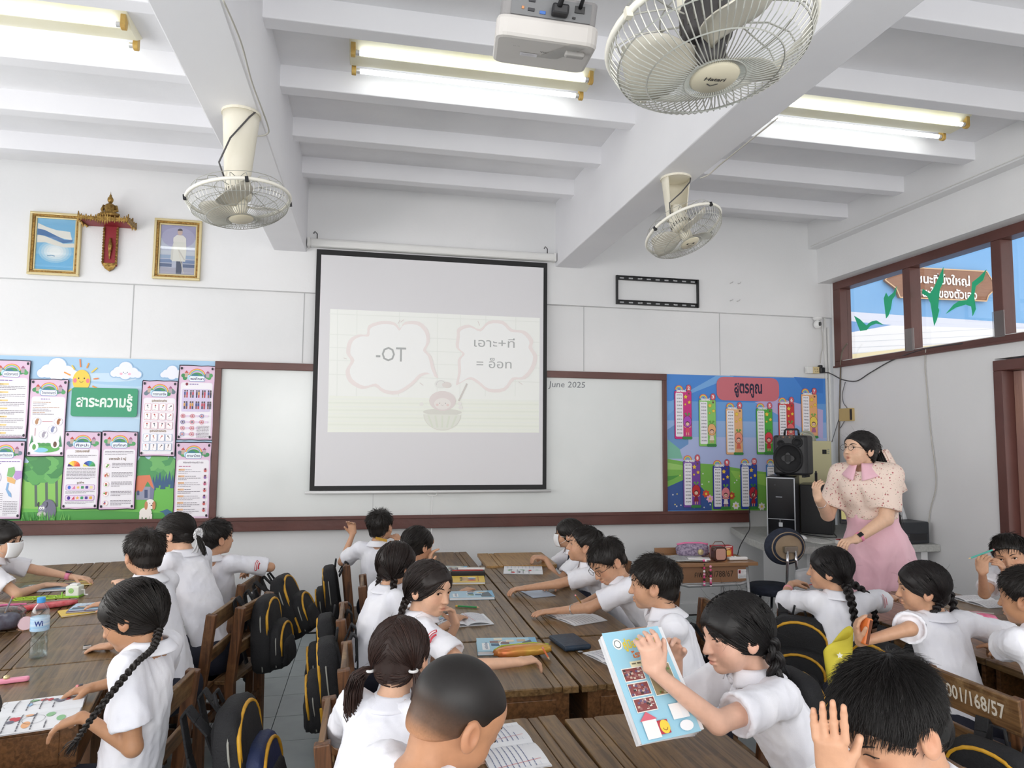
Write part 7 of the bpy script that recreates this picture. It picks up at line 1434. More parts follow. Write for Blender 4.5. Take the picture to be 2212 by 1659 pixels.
for a, c_ in ((0, (0, 0, .05)), (1, (-.03, 0, .08)), (2, (.03, 0, .08)), (3, (0, 0, .10)), (4, (-.02, 0, .02)), (5, (.02, 0, .02))): b = MB(); b.lathe([(.022 * math.sin(t) if 0 < i < 8 else 0, -.022 * math.cos(t)) for i, t in enumerate(np.linspace(0, PI, 9))], 10, c_); b.build('leaf', mg, fg, smooth=True)
r = random.Random(5)
def lab_thing(name, label, cat, p, rz=0, group=None): return thing(name, label, cat, tuple(p), rz, group)
for i, (x, y, a, c_, w, h, z, lb_) in enumerate(((3.55, 5.0, .2, 'e6e6e2', .21, .29, 0, 'loose white sheet on the counter left of the red tape roll'), (3.78, 4.95, -.3, 'd9dad8', .21, .29, .001, 'pale printed sheet on the counter beside the teacher'), (3.35, 5.05, .5, 'eceae4', .2, .15, .0, 'small paper slip on the counter under the computer tower'))):
    o = lab_thing('paper_sheet', lb_, 'paper', (x, y, cz + z), a); MB().bx(-w / 2, w / 2, -h / 2, h / 2, 0, .002).build('sheet', mat('paper_' + c_, c_, .7), o); pr = Print(); pr.z = .0022; pr.lines(-w * .4, w * .4, h * .4, 10, .022, '8a8a90', .006, i); pr.build('printing', o)
o = lab_thing('computer_mouse', 'white computer mouse on the counter behind the office chair', 'mouse', (3.50, 5.12, cz + .002), .4); b = MB(); b.lathe([(0, .028), (.012, .026), (.024, .018), (.03, .006), (.03, 0)][::-1], 16, sy=1.6); b.build('shell', mat('mouse_white', 'e9e9ea', .3), o, smooth=True)
b = MB(); b.lathe([(.004, .022), (.006, .026), (.004, .03), (0, .031)], 8, (0, .022, 0)); b.build('wheel', m_dark, o)
o = lab_thing('tape_roll', 'red and white roll of tape on the counter beside the teacher', 'tape', (3.66, 4.83, cz)); b = MB(); b.lathe([(.025, 0), (.055, 0), (.055, .03), (.025, .03), (.025, 0)], 24); b.build('roll', mat('tape_white', 'e4e2e0', .4), o); b = MB(); b.lathe([(.03, .031), (.05, .031), (.05, .032), (.03, .032), (.03, .031)], 24); b.build('red_label', mat('tape_red', 'c03a44', .4), o)
cable('black cable hanging from the computer tower down behind the counter', [(3.28, 5.42, 1.2), (3.2, 5.4, 1.0), (3.14, 5.3, .86), (3.1, 5.3, .79), (2.98, 5.2, .7), (3.0, 5.3, .5)], .004, m_dark)
cable('black cable looping on the counter beside the computer mouse', [(3.6, 5.34, .80), (3.66, 5.15, .80), (3.8, 5.1, .79), (3.9, 5.25, .80)], .004, m_dark)
# office chair with covered back
oc = thing('office_chair', 'round backed chair with a navy fabric cover and chrome tubes in front of the counter', 'chair', (3.07, 4.68, 0)); m_nc = mat('cover_navy', '2a3142', .85, c2='1e2432', nscale=30, bump=.4, bscale=60)
OCZ = .80
b = MB(); b.grid(lambda u, v: ((.165 + .012 * math.sin(60 * u * 2 * PI / 2) * math.sin(PI * v)) * math.cos(2 * PI * u) * (1 - .32 * (v) ** 2), .0 - .035 + .06 * (1 - v), OCZ + (.135 + .01 * math.sin(60 * u * 2 * PI / 2) * math.sin(PI * v)) * math.sin(2 * PI * u) * (1 - .32 * v ** 2)), 60, 6); sc(b.build('gathered_cover', m_nc, oc, smooth=True), .006)
b = MB(); b.lathe([(.0, .0), (.135, .0), (.138, -.012), (0, -.012)], 36, (0, -.028, OCZ), np.array(Matrix.Rotation(PI / 2, 3, 'X')), sy=.82); b.build('back_plate', mat('plate_tan', 'a9957c', .6, c2='978369', nscale=10), oc)
b = MB(); b.lathe([(0, .03), (.15, .025), (.165, 0), (.15, -.02)], 36, (0, .03, OCZ), np.array(Matrix.Rotation(-PI / 2, 3, 'X')), sy=.82); b.build('cushion', m_nc, oc, smooth=True)
MB().bx(-.05, .055, -.065, -.035, OCZ - .035, OCZ + .01).build('metal_bracket', mat('bracket_metal', '8b8478', .4, metal=.5), oc, bevel=.004)
mc_ = mat('chrome', 'c9cbcf', .15, metal=1)
for s_ in (-.03, .035):
    b = MB(); b.tube([(s_, -.055, OCZ - .02), (s_ * 1.1, -.06, OCZ - .1), (s_ * 1.5, -.06, .5), (s_ * 1.6, -.03, .44), (s_ * 1.6, .15, .42)], .011, 10); b.build('back_tube', mc_, oc, smooth=True)
b = MB(); b.lathe([(0, .06), (.17, .055), (.19, .03), (.17, 0), (0, 0)], 28, (-.02, .17, .43)); b.build('seat', m_nc, oc, smooth=True)
for k in range(4):
    a = k * PI / 2 + PI / 4; b = MB(); b.tube([(.1 * math.cos(a), .16 + .1 * math.sin(a), .43), (.2 * math.cos(a), .16 + .2 * math.sin(a), .0)], .011, 8); b.build('chair_leg', mc_, oc, smooth=True)
pb = thing('plastic_bag', 'clear plastic bag with green avocado print hanging on the office chair', 'bag', (3.15, 4.56, .35)); b = MB(); b.grid(lambda u, v: ((.09 + .05 * (1 - v)) * math.cos(2 * PI * u) * (1 + .1 * math.sin(7 * u * PI)), .03 * math.sin(2 * PI * u) * (1 + .5 * (1 - v)), .3 * v + .01 * math.sin(9 * u)), 20, 8); sc(b.build('film', mat('bag_film', 'b5b7ba', .25), pb, smooth=True), .002)
pr = Print(.001); pr.z = .05
for x, y in ((.05, .09), (-.03, .13), (.0, .05)): pr.ell(x, y, .024, .026, '7fae5a'); pr.ell(x, y - .002, .018, .02, 'd8e0a0'); pr.ell(x, y - .004, .009, .01, '8a6a40'); pr.ell(x - .01, y + .03, .008, .006, '8fc0a0')
pr.line([(-.06, .2), (.0, .21)], .008, 'c05a60'); k = pr.build('avocado_print', pb); k.rotation_euler = WALLROT
# small metal desk with inventory number
td = thing('metal_desk', 'brown laminate single desk numbered 001/788/67 with items for the lesson on it', 'desk', (2.487, 4.66, 0), -.04); m_lam = mat('laminate_brown', '9a7458', .35, c2='8f6a4f', nscale=4, stretch=(1, 8, 1)); m_ltop = mat('laminate_top', 'a07a5c', .25, c2='94704f', nscale=4, stretch=(1, 8, 1))
MB().bx(-.30, .33, 0, .44, .675, .70).build('tabletop', m_ltop, td, bevel=.003); MB().bx(-.24, .27, .035, .40, .555, .675).build('drawer_box', m_lam, td, bevel=.003); MB().bx(-.30, .0, .425, .445, .70, .745).build('rear_lip', m_ltop, td, bevel=.002)
m_gt = mat('grey_tube', 'b9bbbd', .3, metal=.5); b = MB(); b.tube([(-.27, .04, .6), (-.265, .04, .55), (-.2, .035, .535), (.2, .035, .54), (.255, .04, .555)], .013, 10); b.build('front_rail', m_gt, td, smooth=True)
for x, y in ((-.27, .04), (.26, .04), (-.24, .40), (.24, .40)): b = MB(); b.tube([(x, y, .66), (x * 1.08, y - (.03 if y < .1 else -.03), 0)], .0125, 10); b.build('leg', m_gt, td, smooth=True)
b = MB(); b.tube([(-.25, .4, .16), (.25, .4, .16)], .011, 8); b.build('cross_tube', m_gt, td, smooth=True)
pr = Print(.00008); pr.z = .001; pr.text('คพ.001/788/67', .0, -.02, .045, '3a2c24', w=.30, bold=.004); pr.rr(.185, .268, -.035, .03, .003, 'e9e9ea'); pr.rr(.19, .208, .0, .024, .002, 'b8343c'); pr.rr(.196, .203, .005, .018, .001, '201818'); pr.lines(.19, .26, -.012, 3, .008, '77777c', .003, 2); pr.lines(.215, .235, .012, 2, .008, '77777c', .003, 2); pr.star(.252, .012, .008, '9a9aa0', 4)
k = pr.build('painted_number', td); k.rotation_euler = WALLROT; k.location = (0, .034, .615)
tdz = .702
def onT(x, y): a = -.04; return (2.487 + x * math.cos(a) - y * math.sin(a), 4.66 + x * math.sin(a) + y * math.cos(a), tdz)
for i in range(3):
    o = lab_thing('paper_sheet', ('lower', 'middle', 'top')[i] + ' printed newsprint sheet of the pile on the brown laminate desk', 'paper', (*onT(-.2 + .02 * i, .2 - .03 * i)[:2], tdz + .004 * i), .3 - .25 * i, group='newsprint sheets on the laminate desk')
    MB().bx(-.15, .13, -.1, .12, 0, .003).build('sheet', mat('newsprint', 'c9cac8', .8, c2='b5b6b5', nscale=40), o); pr = Print(); pr.z = .0032; pr.lines(-.14, -.02, .1, 14, .013, '6a6a6e', .004, i); pr.lines(.0, .12, .1, 14, .013, '6a6a6e', .004, i + 5); pr.build('printing', o)
o = lab_thing('phone', 'white mobile phone with a pink bead strap on the laminate desk', 'phone', onT(-.1, .07), -.35); o.location.z += .014; MB().bx(-.08, .08, -.036, .036, 0, .012).build('body', mat('phone_white', 'ecebea', .2), o, bevel=.005)
r = random.Random(2); zc = 0
cols_ = ['ef5a9a', 'f4f0f2', '2a2226', 'f7a8c4', 'd83a78']
for k in range(22):
    t = k / 21; x = .03 + .045 * (k % 2) * (1 if t > .1 else .3); z = -.0 - .17 * math.sin(t * PI * .5) if k > 1 else 0; b = MB(); b.lathe([(.009 * math.sin(a) if 0 < i < 6 else 0, -.009 * math.cos(a)) for i, a in enumerate(np.linspace(0, PI, 7))], 8, (x, -.048 - (.01 if k > 1 else -.005), z)); b.build('bead', mat('bead_' + cols_[k % 5], cols_[k % 5], .3), o, smooth=True)
o = lab_thing('pencil_pouch', 'pink zip pencil pouch with a floral pattern on the laminate desk', 'pouch', onT(-.06, .27), -.12)
sup(.035, .05, .125, (0, 0, .05), .6, 24, 12, 0).build('bag', mat('pouch_pattern', 'b9a9c0', .5, c2='5a4a6a', nscale=70), o, smooth=True)
b = MB(); b.tube([(-.12, 0, .092), (-.06, 0, .102), (.06, 0, .102), (.12, 0, .092)], .008, 8); b.build('pink_zip', mat('hot_pink', 'e57aa6', .4), o, smooth=True); b = MB(); b.lathe([(0, .012), (.02, .01), (.024, 0)][::-1], 10, (.05, -.04, .04), np.array(Matrix.Rotation(PI / 2, 3, 'X'))); b.build('gold_charm', mat('pale_gold', 'd9c99a', .3), o)
o = lab_thing('bluetooth_speaker', 'small rounded square rose gold speaker with wire handle on the laminate desk', 'speaker', onT(.06, .08), .05); b = MB(); b.prism(rrect(-.052, .052, 0, .104, .025), -.03, .03, lambda x, y, z: (x, z, y)); b.build('frame', mat('rose_bronze', '4a302a', .25), o, bevel=.006)
b = MB(); b.prism(rrect(-.04, .04, .012, .092, .018), -.034, -.029, lambda x, y, z: (x, z, y)); b.build('grille', mat('rose_gold', 'c99a8a', .4), o, bevel=.002); b = MB(); b.prism(rrect(-.048, .048, .004, .1, .025), .0, .045, lambda x, y, z: (x, z, y)); b.build('rear_shell', mat('rose_shell', 'c99a90', .3), o, bevel=.008)
b = MB(); b.tube([(-.052, 0, .07), (-.054, 0, .11), (-.03, 0, .138), (.03, 0, .138), (.054, 0, .11), (.052, 0, .07)], .003, 6); b.build('wire_handle', mat('bronze', '7a5a4c', .3, metal=.6), o, smooth=True)
o = lab_thing('snack_box', 'red and yellow cardboard snack box behind the small speaker', 'box', onT(.17, .24), -.05); MB().bx(-.09, .07, -.035, .035, 0, .085).build('box', mat('box_red', 'b82a34', .4), o, bevel=.002)
pr = Print(); pr.z = .036; pr.poly([(-.085, .005), (.055, .005), (.055, .06), (-.085, .04)], 'e8843a'); pr.poly([(-.085, .03), (.0, .035), (.05, .07), (-.085, .065)], 'f3d9a0'); pr.line([(-.075, .04), (.04, .055)], .012, 'a82a2a'); pr.ell(.03, .035, .02, .02, 'f0c860'); pr.line([(-.08, .075), (.06, .08)], .008, 'f0e6e0'); k = pr.build('box_print', o); k.rotation_euler = WALLROT
o = lab_thing('remote', 'white remote control on the right end of the laminate desk', 'remote', onT(.22, .1), .02); MB().bx(-.08, .075, -.022, .022, 0, .022).build('body', mat('phone_white', 'ecebea', .2), o, bevel=.008); 
for x in (-.045, -.02): b = MB(); b.lathe([(.01, .02), (.009, .027), (0, .029)], 10, (x, 0, 0)); b.build('button', m_white, o)
# ================================================================ things on the desks
mp_ = mat('notebook_paper', 'edeef0', .7, c2='e2e4e8', nscale=6)
def px_pt(px, py, z=.0): return B(px, py, z=DZ + z)
def open_book(label, c, a, w=.15, h=.2, kind='lines', seed=0, name='open_notebook', th=.008, cat='book'):
    o = lab_thing(name, label, cat, (c[0], c[1], DZ + .001), a)
    for s_ in (-1, 1):
        def pg(u, v, s_=s_): return (s_ * w * u, (v - .5) * h, .002 + th * math.sin(min(1, u * 1.15) * PI) ** .6 * (1 - .5 * u) + .001)
        b = MB(); b.grid(pg, 8, 2); b.add([(s_ * w * u, y * h / 2, z) for u in (0, 1) for y in (-1, 1) for z in (0, .0015)], [(0, 1, 3, 2), (4, 6, 7, 5), (0, 4, 5, 1), (2, 3, 7, 6), (0, 2, 6, 4), (1, 5, 7, 3)]); b.build('page', mp_, o, smooth=False)
    pr = Print(.00008); pr.z = .0; r = random.Random(seed)
    for s_ in (-1, 1):
        x0, x1 = (-w * .92, -w * .1) if s_ < 0 else (w * .1, w * .92)
        if kind == 'lines' or (kind == 'mixed' and s_ > 0):
            for k in range(9): pr.line([(x0, h * .4 - k * h * .095), (x1, h * .4 - k * h * .095)], .0006, '9fb0cc')
            pr.lines(x0, x1, h * .4, 8, h * .095, '5a6a94' if seed % 2 else '6a6a70', .0022, seed + s_); 
            if seed % 3 == 0: pr.line([(x0 + .01, h * .45), (x0 + .03, -h * .4)], .0015, 'd05a5a')
        elif kind == 'pic' or kind == 'mixed':
            for k in range(9):
                x, y = r.uniform(x0 + .02, x1 - .02), r.uniform(-h * .38, h * .38); pr.ell(x, y, r.uniform(.008, .02), r.uniform(.006, .014), r.choice(('c8404a', 'd86a6a', 'eab080', '8fc090', '9ac0e0', '6a6a7a')))
            pr.lines(x0, x1, h * .3, 4, h * .15, '6a6a72', .004, seed); pr.ring((x0 + x1) / 2, 0, .03, .031, '55555c', n=14)
    def w_(x, y, z): u = min(1, abs(x) / w); return (x, y, .0036 + th * math.sin(min(1, u * 1.15) * PI) ** .6 * (1 - .5 * u) + z)
    # subdivide long strips so they follow the page
    pr.build('page_print', o, warp=w_); return o
def closed_book(label, c, a, w, h, t, cover, z0=0, deco=None, name='exercise_book', group=None, pages=True):
    o = lab_thing(name, label, 'book', (c[0], c[1], DZ + .001 + z0), a, group)
    if pages: MB().bx(-w / 2 + .002, w / 2 - .002, -h / 2 + .002, h / 2 - .002, .001, t - .001).build('pages', mp_, o)
    MB().bx(-w / 2, w / 2, -h / 2, h / 2, t - .0015, t).build('front_cover', mat('cover_' + cover, cover, .35), o, bevel=.0005); MB().bx(-w / 2, w / 2, -h / 2, h / 2, 0, .0012).build('back_cover', mat('cover_' + cover, cover, .35), o)
    if deco:
        pr = Print(.00006); pr.z = t + .0002; deco(pr, w, h); pr.build('cover_print', o)
    return o
def deco_blue(seed):
    def f(pr, w, h):
        r = random.Random(seed); pr.rect(-w * .5, w * .5, -h * .5, -h * .38, '7fb6d8'); pr.rr(-w * .4, w * .1, h * .3, h * .42, .004, 'f2f6f8'); pr.text('หนังสือเรียน', -w * .1, h * .33, .012, '2a5a8a', bold=.02, w=w * .5)
        for k in range(8): x, y = r.uniform(-.4, .35) * w, r.uniform(-.35, .2) * h; pr.rect(x, x + w * .16, y, y + h * .14, r.choice(('8a6a6a', 'e8e0c8', '6a8a5a', '3f6a8a', 'c8b090')))
        pr.ring(0, -h * .1, w * .3, w * .33, 'f4f6f8', 20, 150); pr.poly([(-w * .45, -h * .45), (w * .3, -h * .4), (w * .1, -h * .25), (-w * .45, -h * .2)], '55646e')
    return f
def deco_yellow(pr, w, h):
    pr.text('ภาษาไทย', 0, h * .32, .022, 'c0392b', bold=.02, w=w * .6)
    for x, c_ in ((-.2, 'd8604a'), (0, '4a7ab0'), (.2, 'e8e0d0')): pr.ell(w * x, -h * .02, w * .09, h * .1, '3a2a20'); pr.ell(w * x, -h * .04, w * .07, h * .07, 'f0c8a0'); pr.ell(w * x, -h * .2, w * .1, h * .1, c_)
    pr.line([(-w * .4, -h * .35), (w * .4, -h * .35)], .006, 'c07a2a')
# middle block
c = px_pt(1130, 1232); open_book('open notebook lying on the light wooden desk', c, 1.35, .14, .26, 'mixed', 1)
c = px_pt(1000, 1256); closed_book('yellow schoolbook with cartoon children on its cover', c, 1.45, .19, .27, .014, 'e8c33c', deco=deco_yellow)
c = px_pt(1018, 1289); closed_book('light blue schoolbook between the yellow book and the open workbook', c, 1.5, .16, .25, .014, 'a9cde0', deco=deco_blue(3))
c = px_pt(1000, 1342); open_book('open workbook with a thick spine beside the girl looking back', c, 0.1, .13, .2, 'mixed', 3, th=.014)
c = px_pt(1096, 1400); closed_book('light blue textbook partly under the orange pouch', c, 1.45, .19, .26, .016, 'a3cfe2', deco=deco_blue(5))
c = px_pt(975, 1229); closed_book('worn light magazine behind the black pencil box', c, 1.3, .15, .2, .006, 'b9c6c4', deco=deco_blue(7), name='magazine')
o = lab_thing('pencil_box', 'black open pencil box with a red lid edge beside the yellow book', 'box', px_pt(1010, 1244, .001), -.08); MB().bx(-.11, .11, -.04, .04, 0, .035).build('tray', mat('box_black', '1b1b1e', .4), o, bevel=.004); MB().bx(-.1, .1, -.01, .0, .035, .04).build('red_pencil', mat('pencil_red', 'c2453f', .4), o); b = MB(); b.tube([(-.06, .02, .043), (.11, .0, .043)], .009, 10); b.build('white_ruler', m_white, o)
def pencil(label, a, b_, col, r_=.0038, cap_=None, name='pencil'):
    a, b_ = np.array(a, float), np.array(b_, float); o = lab_thing(name, label, 'pencil', a); d = nrm(b_ - a); L_ = np.linalg.norm(b_ - a)
    m = MB(); m.tube([d * .014, d * (L_ - .012)], r_, 6); m.build('shaft', mat('pencil_' + col, col, .4), o); m = MB(); m.tube([d * 0, d * .014], [.0006, r_], 6); m.build('sharpened_tip', mat('wood_tip', 'd8b487', .6), o); m = MB(); m.tube([d * (L_ - .012), d * L_], r_ * 1.05, 8); m.build('end_cap', mat('cap_' + (cap_ or 'd88a8a'), cap_ or 'd88a8a', .5), o); return o
pencil('green pencil with a gold end lying above the open workbook', px_pt(1036, 1312, .006), px_pt(984, 1309, .006), '2f8a4a', .005, 'd8b04a')
pencil('yellow pencil under the fingers of the boy gazing up', px_pt(1112, 1283, .006), px_pt(1114, 1272, .02), 'd8a83a'); pencil('yellow pencil held by the boy with glasses', px_pt(1262, 1312, .004), tuple(hp(1243, 1286, 3.2)), 'd8a83a'); pencil('yellow pencil in the hand of the boy looking away', px_pt(1302, 1396, .004), tuple(hp(1312, 1372, 2.6)), 'e0982e'); pencil('green and white pencil held before the mouth of the boy by the right wall', tuple(hp(2092, 1207, 2.9)), tuple(hp(2147, 1187, 2.93)), '4fb0a0', .0042)
o = lab_thing('eraser', 'black eraser in the hand of the boy looking away', 'eraser', px_pt(1312, 1388, .005), .5); MB().bx(-.02, .02, -.012, .012, 0, .014).build('block', mat('eraser_black', '202024', .7), o, bevel=.004)
c = px_pt(1240, 1333); open_book('open notebook under the arms of the boy with glasses', c, PI / 2 + .35, .14, .20, 'lines', 2); c = px_pt(1345, 1425); open_book('open notebook in front of the boy looking away, beside the navy wallet', c, PI / 2 + .3, .14, .2, 'lines', 5)
c = px_pt(1160, 1282); closed_book('slim notebook under the arm of the boy gazing up', c, .2, .14, .2, .004, 'b5c4d8')
o = lab_thing('wallet', 'navy blue zip wallet on the seam of the middle desks', 'wallet', px_pt(1230, 1392, .002), .12); MB().bx(-.062, .062, -.095, .09, 0, .022).build('case', mat('wallet_navy', '1d3348', .45, c2='152636', nscale=20, bump=.2, bscale=60), o, bevel=.008); b = MB(); b.tube([(-.058, -.09, .012), (.058, -.09, .012), (.062, .085, .012), (-.062, .085, .012)], .003, 6, closed=True); b.build('zip', m_dark, o); b = MB(); b.lathe([(.006, 0), (.012, .002), (.006, .004)], 12, (.0, -.115, .002)); b.build('zip_ring', mat('steel', 'c9c9c9', .3), o)
o = lab_thing('pencil_pouch', 'shimmering orange transparent pouch in the outstretched hand', 'pouch', px_pt(1128, 1410, .018), .12); sup(.035, .022, .125, (0, -.01, .012), .75, 24, 10, 0).build('bag', mat('holo_orange', 'e07a4a', .18, c2='d9b04a', nscale=14, metal=.35), o, smooth=True); b = MB(); b.tube([(-.12, .0, .02), (-.08, .03, .025), (.06, .035, .025), (.12, .01, .02)], .004, 6); b.build('zip_edge', mat('zip_lime', 'b5c23a', .3), o, smooth=True)
pencil('orange pencil poking out of the orange pouch', tuple(px_pt(1187, 1425, .03)), tuple(px_pt(1172, 1399, .05)), 'e0703a')
c = px_pt(1110, 1620); open_book('open notebook with red margin lines in front of the boy with the shaved head', (c[0] - .02, c[1] + .02), .12 + PI / 2, .15, .17, 'lines', 9)
# blue textbook held up
P = [hp(1328, 1402, 1.66), hp(1422, 1372, 1.70), hp(1490, 1560, 1.58), hp(1378, 1566, 1.54)]
ctr = sum(P) / 4; ex = nrm((P[1] - P[0]) + (P[2] - P[3])); n_ = nrm(np.cross(ex, (P[0] - P[3]) + (P[1] - P[2]))); ey_ = np.cross(n_, ex); hw_, hh = .088, .13
tb = thing('textbook', 'blue textbook with school photographs held up by the girl with curly braids', 'book', tuple(ctr)); TW = lambda x, y, z: tuple(ex * x + ey_ * y + n_ * z + n_ * (-.012 * (x / hw_) ** 2 * 0))
def plate(x0, x1, y0, y1, z0, z1, nm, m, bend=0): b = MB(); b.prism([(x0, y0), (x1, y0), (x1, y1), (x0, y1)], z0, z1, TW); return b.build(nm, m, tb)
plate(-hw_, hw_, -hh, hh, 0, .0015, 'front_cover', mat('cover_sky', '9fd0e4', .3)); plate(-hw_ + .003, hw_ + .012, -hh + .003, hh - .003, -.016, -.0005, 'pages', mp_)
for k in range(4): b = MB(); b.grid(lambda u, v, k=k: TW(-hw_ + .004 + (2 * hw_ + .01 + .006 * k) * u, (v - .5) * 2 * (hh - .004), -.017 - .012 * k * u ** 2 - .004 * k), 8, 2); sc(b.build('loose_page', mp_, tb, smooth=True), .0006)
pr = Print(.00003); pr.z = .002
pr.text('คู่มือนักเรียน', .015, .085, .02, 'e8d24a', bold=.04, w=.11); pr.text('โรงเรียน', .02, .06, .014, 'e07a3a', bold=.03, w=.09); pr.ell(-.055, .098, .014, .014, 'f2f2ee'); pr.ring(-.055, .098, .008, .01, '5a6a6a')
def ph(x0, x1, y0, y1, cs, seed):
    r = random.Random(seed); pr.rect(x0 - .002, x1 + .002, y0 - .002, y1 + .002, 'f2efe6'); pr.rect(x0, x1, y0, y1, cs[0])
    for k in range(30): x, y = r.uniform(x0, x1 - .008), r.uniform(y0, y1 - .006); pr.rect(x, x + .007, y, y + .005, r.choice(cs))
pr.rr(-.04, .06, .038, .052, .002, 'e6e2c0'); pr.lines(-.035, .055, .046, 1, .01, '5a4a3a', .004, 1)
for k in range(3): ph(-.07, -.012, .008 - k * .036, .036 - k * .036, ('8a4a4a', 'c8b0a0', '4a3a3a', 'e0d8d0', 'a07070', '6a5a7a'), k)
ph(.0, .07, -.035, .034, ('9a8a6a', '5a7a3a', '7a5a3a', 'c8c0a0', '6a8a4a', '8a7a5a'), 8)
pr.poly([(-.07, -.085), (-.03, -.085), (-.03, -.125), (-.07, -.125)], 'f4f0ee'); pr.poly([(-.075, -.085), (-.05, -.066), (-.025, -.085)], 'd86a7a'); pr.poly([(-.03, -.09), (.0, -.09), (.0, -.12), (-.03, -.12)], 'b83a4a'); pr.ell(-.012, -.105, .014, .015, 'f2d24a'); pr.ring(-.012, -.106, .006, .0075, '8a3a2a', 190, 350, 8)
pr.poly([(.02, -.06), (.05, -.06), (.05, -.095), (.02, -.095)], 'f2f2f2'); pr.poly([(.05, -.05), (.07, -.05), (.07, -.095), (.05, -.095)], 'e9eef2'); pr.poly([(.05, -.05), (.06, -.035), (.07, -.05)], 'd8e4ea'); pr.ell(.05, -.112, .02, .012, 'f4f6f8')
pr.build('cover_print', tb, warp=TW)
# left block
o = lab_thing('water_bottle', 'clear plastic water bottle with a blue cap on the left desks', 'bottle', px_pt(82, 1420, .001)); m_pet = glass('pet_plastic', 'f6fafb', .3, .06)
prof = [(.0, .002), (.026, .0), (.032, .006), (.0325, .03), (.030, .045), (.033, .06), (.029, .075), (.0275, .09), (.031, .10), (.0325, .115), (.0325, .15), (.031, .16), (.033, .17), (.031, .185), (.024, .20), (.014, .212), (.0125, .222)]
b = MB(); b.lathe(prof, 28); b.build('bottle_wall', m_pet, o, smooth=True); b = MB(); b.lathe([(.0335, .108), (.0337, .11), (.0337, .158), (.0335, .16)], 28); b.build('label_band', mat('bottle_label', 'dfe9f2', .3, c2='4aa8dc', nscale=16, stretch=(.2, .2, 3)), o, smooth=True)
b = MB(); b.lathe([(.0135, .216), (.015, .218), (.015, .234), (.013, .237), (0, .2375)], 20); b.build('cap', mat('cap_blue', '3f9ade', .35), o)
pr = Print(); pr.z = .0; pr.text('Wi', 0, -.008, .02, '2a3f8a', bold=.03, w=.03); pr.rect(-.035, .035, -.022, -.018, '3aa0dc')
def cyl(x, y, z): a = -PI / 2 + x / .034 + .25; return ((.0342 + z) * math.cos(a), (.0342 + z) * math.sin(a), .138 + y)
pr.build('label_print', o, warp=cyl); b = MB(); b.lathe([(0, .003), (.029, .004), (.031, .03), (.0285, .045), (.031, .06), (.0275, .075), (.0262, .09), (.0295, .1), (.031, .15), (.0, .151)], 24); b.build('water', glass('water', 'f3f8fa', .15, .0), o, smooth=True)
o = lab_thing('pencil_sharpener', 'small silver pencil sharpener beside the hand of the spiky haired boy', 'sharpener', px_pt(188, 1401, .001), .3); b = MB(); b.prism([(-.015, -.01), (.015, -.01), (.012, .01), (-.012, .01)], 0, .013); b.build('block', mat('steel', 'c9c9c9', .3), o, bevel=.001); MB().bx(-.012, .012, -.003, .003, .013, .0145).build('blade', m_dark, o)
o = lab_thing('sharpener_machine', 'white and green desk pencil sharpener with a crank on the left block', 'sharpener', px_pt(161, 1288, .001), -.1); MB().bx(-.035, .035, -.03, .03, .006, .06).build('housing', mat('sharpener_white', 'e6ecdf', .35), o, bevel=.006); MB().bx(-.038, .038, -.034, .034, 0, .007).build('base', mat('lime', '8fd04a', .35), o); MB().bx(-.02, .02, -.02, .02, .06, .07).build('top_slot', m_white, o, bevel=.003); b = MB(); b.tube([(.035, 0, .035), (.05, 0, .035), (.052, 0, .01), (.07, 0, .008)], .004, 6); b.build('crank', m_white, o); pr = Print(); pr.z = .031; pr.ell(-.005, .036, .014, .014, '9ccf7a'); pr.text('o', -.005, .03, .008, '5a8a4a'); k = pr.build('logo', o); k.rotation_euler = WALLROT
b = MB(); b.tube([(-.038, -.03, .0), (-.05, -.035, -.0), (-.05, -.03, .03)], .004, 6); b.build('clamp', mat('lime', '8fd04a', .35), o)
o = lab_thing('stencil_ruler', 'lime green plastic stencil ruler next to the crank sharpener', 'ruler', px_pt(95, 1291, .001), .12); m_lime = mat('lime_clear', 'b2e04a', .2)
b = MB(); b.bx(-.14, .14, -.04, -.03, 0, .003).bx(-.14, .14, .03, .04, 0, .003).bx(-.14, -.13, -.04, .04, 0, .003).bx(.13, .14, -.04, .04, 0, .003).bx(-.14, .14, -.004, .004, 0, .003)
for k in range(5): b.bx(-.1 + k * .05, -.094 + k * .05, -.03, .03, 0, .003)
b.build('stencil', m_lime, o)
c = px_pt(100, 1272); closed_book('grey and yellow book pile under the hands of the masked pupil', c, .15, .26, .18, .012, '8a8f96', deco=deco_blue(9)); c = px_pt(165, 1262); closed_book('yellow exercise book under the masked pupil\'s left hand', c, .3, .16, .12, .006, 'e6c84a')
for i, (cv, dx, a) in enumerate((('e8c54a', -.03, .5), ('6a5a7a', .0, .15), ('b9d4e8', .01, .1))): c = px_pt(196, 1318); closed_book(('yellow folded', 'thin purple', 'pale blue printed')[i] + ' exercise book of the small pile behind the long braid girl', (c[0] + dx, c[1] + dx, 0), a, .19, .14, .006, cv, z0=.007 * i, deco=deco_blue(20) if i == 2 else None, group='small pile of exercise books on the left block')
def pouch(label, c, a, w, h, t, col, c2, name='pencil_pouch', z=0): o = lab_thing(name, label, 'pouch', (c[0], c[1], DZ + z), a); sup(h, t, w, (0, 0, t), .6, 24, 10, 0).build('bag', mat('pouch_' + col, col, .45, c2=c2, nscale=35), o, smooth=True); b = MB(); b.tube([(-w * .95, 0, t * 2 - .002), (0, 0, t * 2 + .002), (w * .95, 0, t * 2 - .002)], .003, 6); b.build('zip', m_pip, o); return o
pouch('red pouch with a small floral pattern beside the water bottle, far one', px_pt(105, 1312), .5, .13, .045, .014, 'c2303a', 'e07a80'); pouch('dark red patterned pouch beside the water bottle, near one', px_pt(48, 1350), .9, .1, .05, .014, 'b8303f', 'e8a0a0')
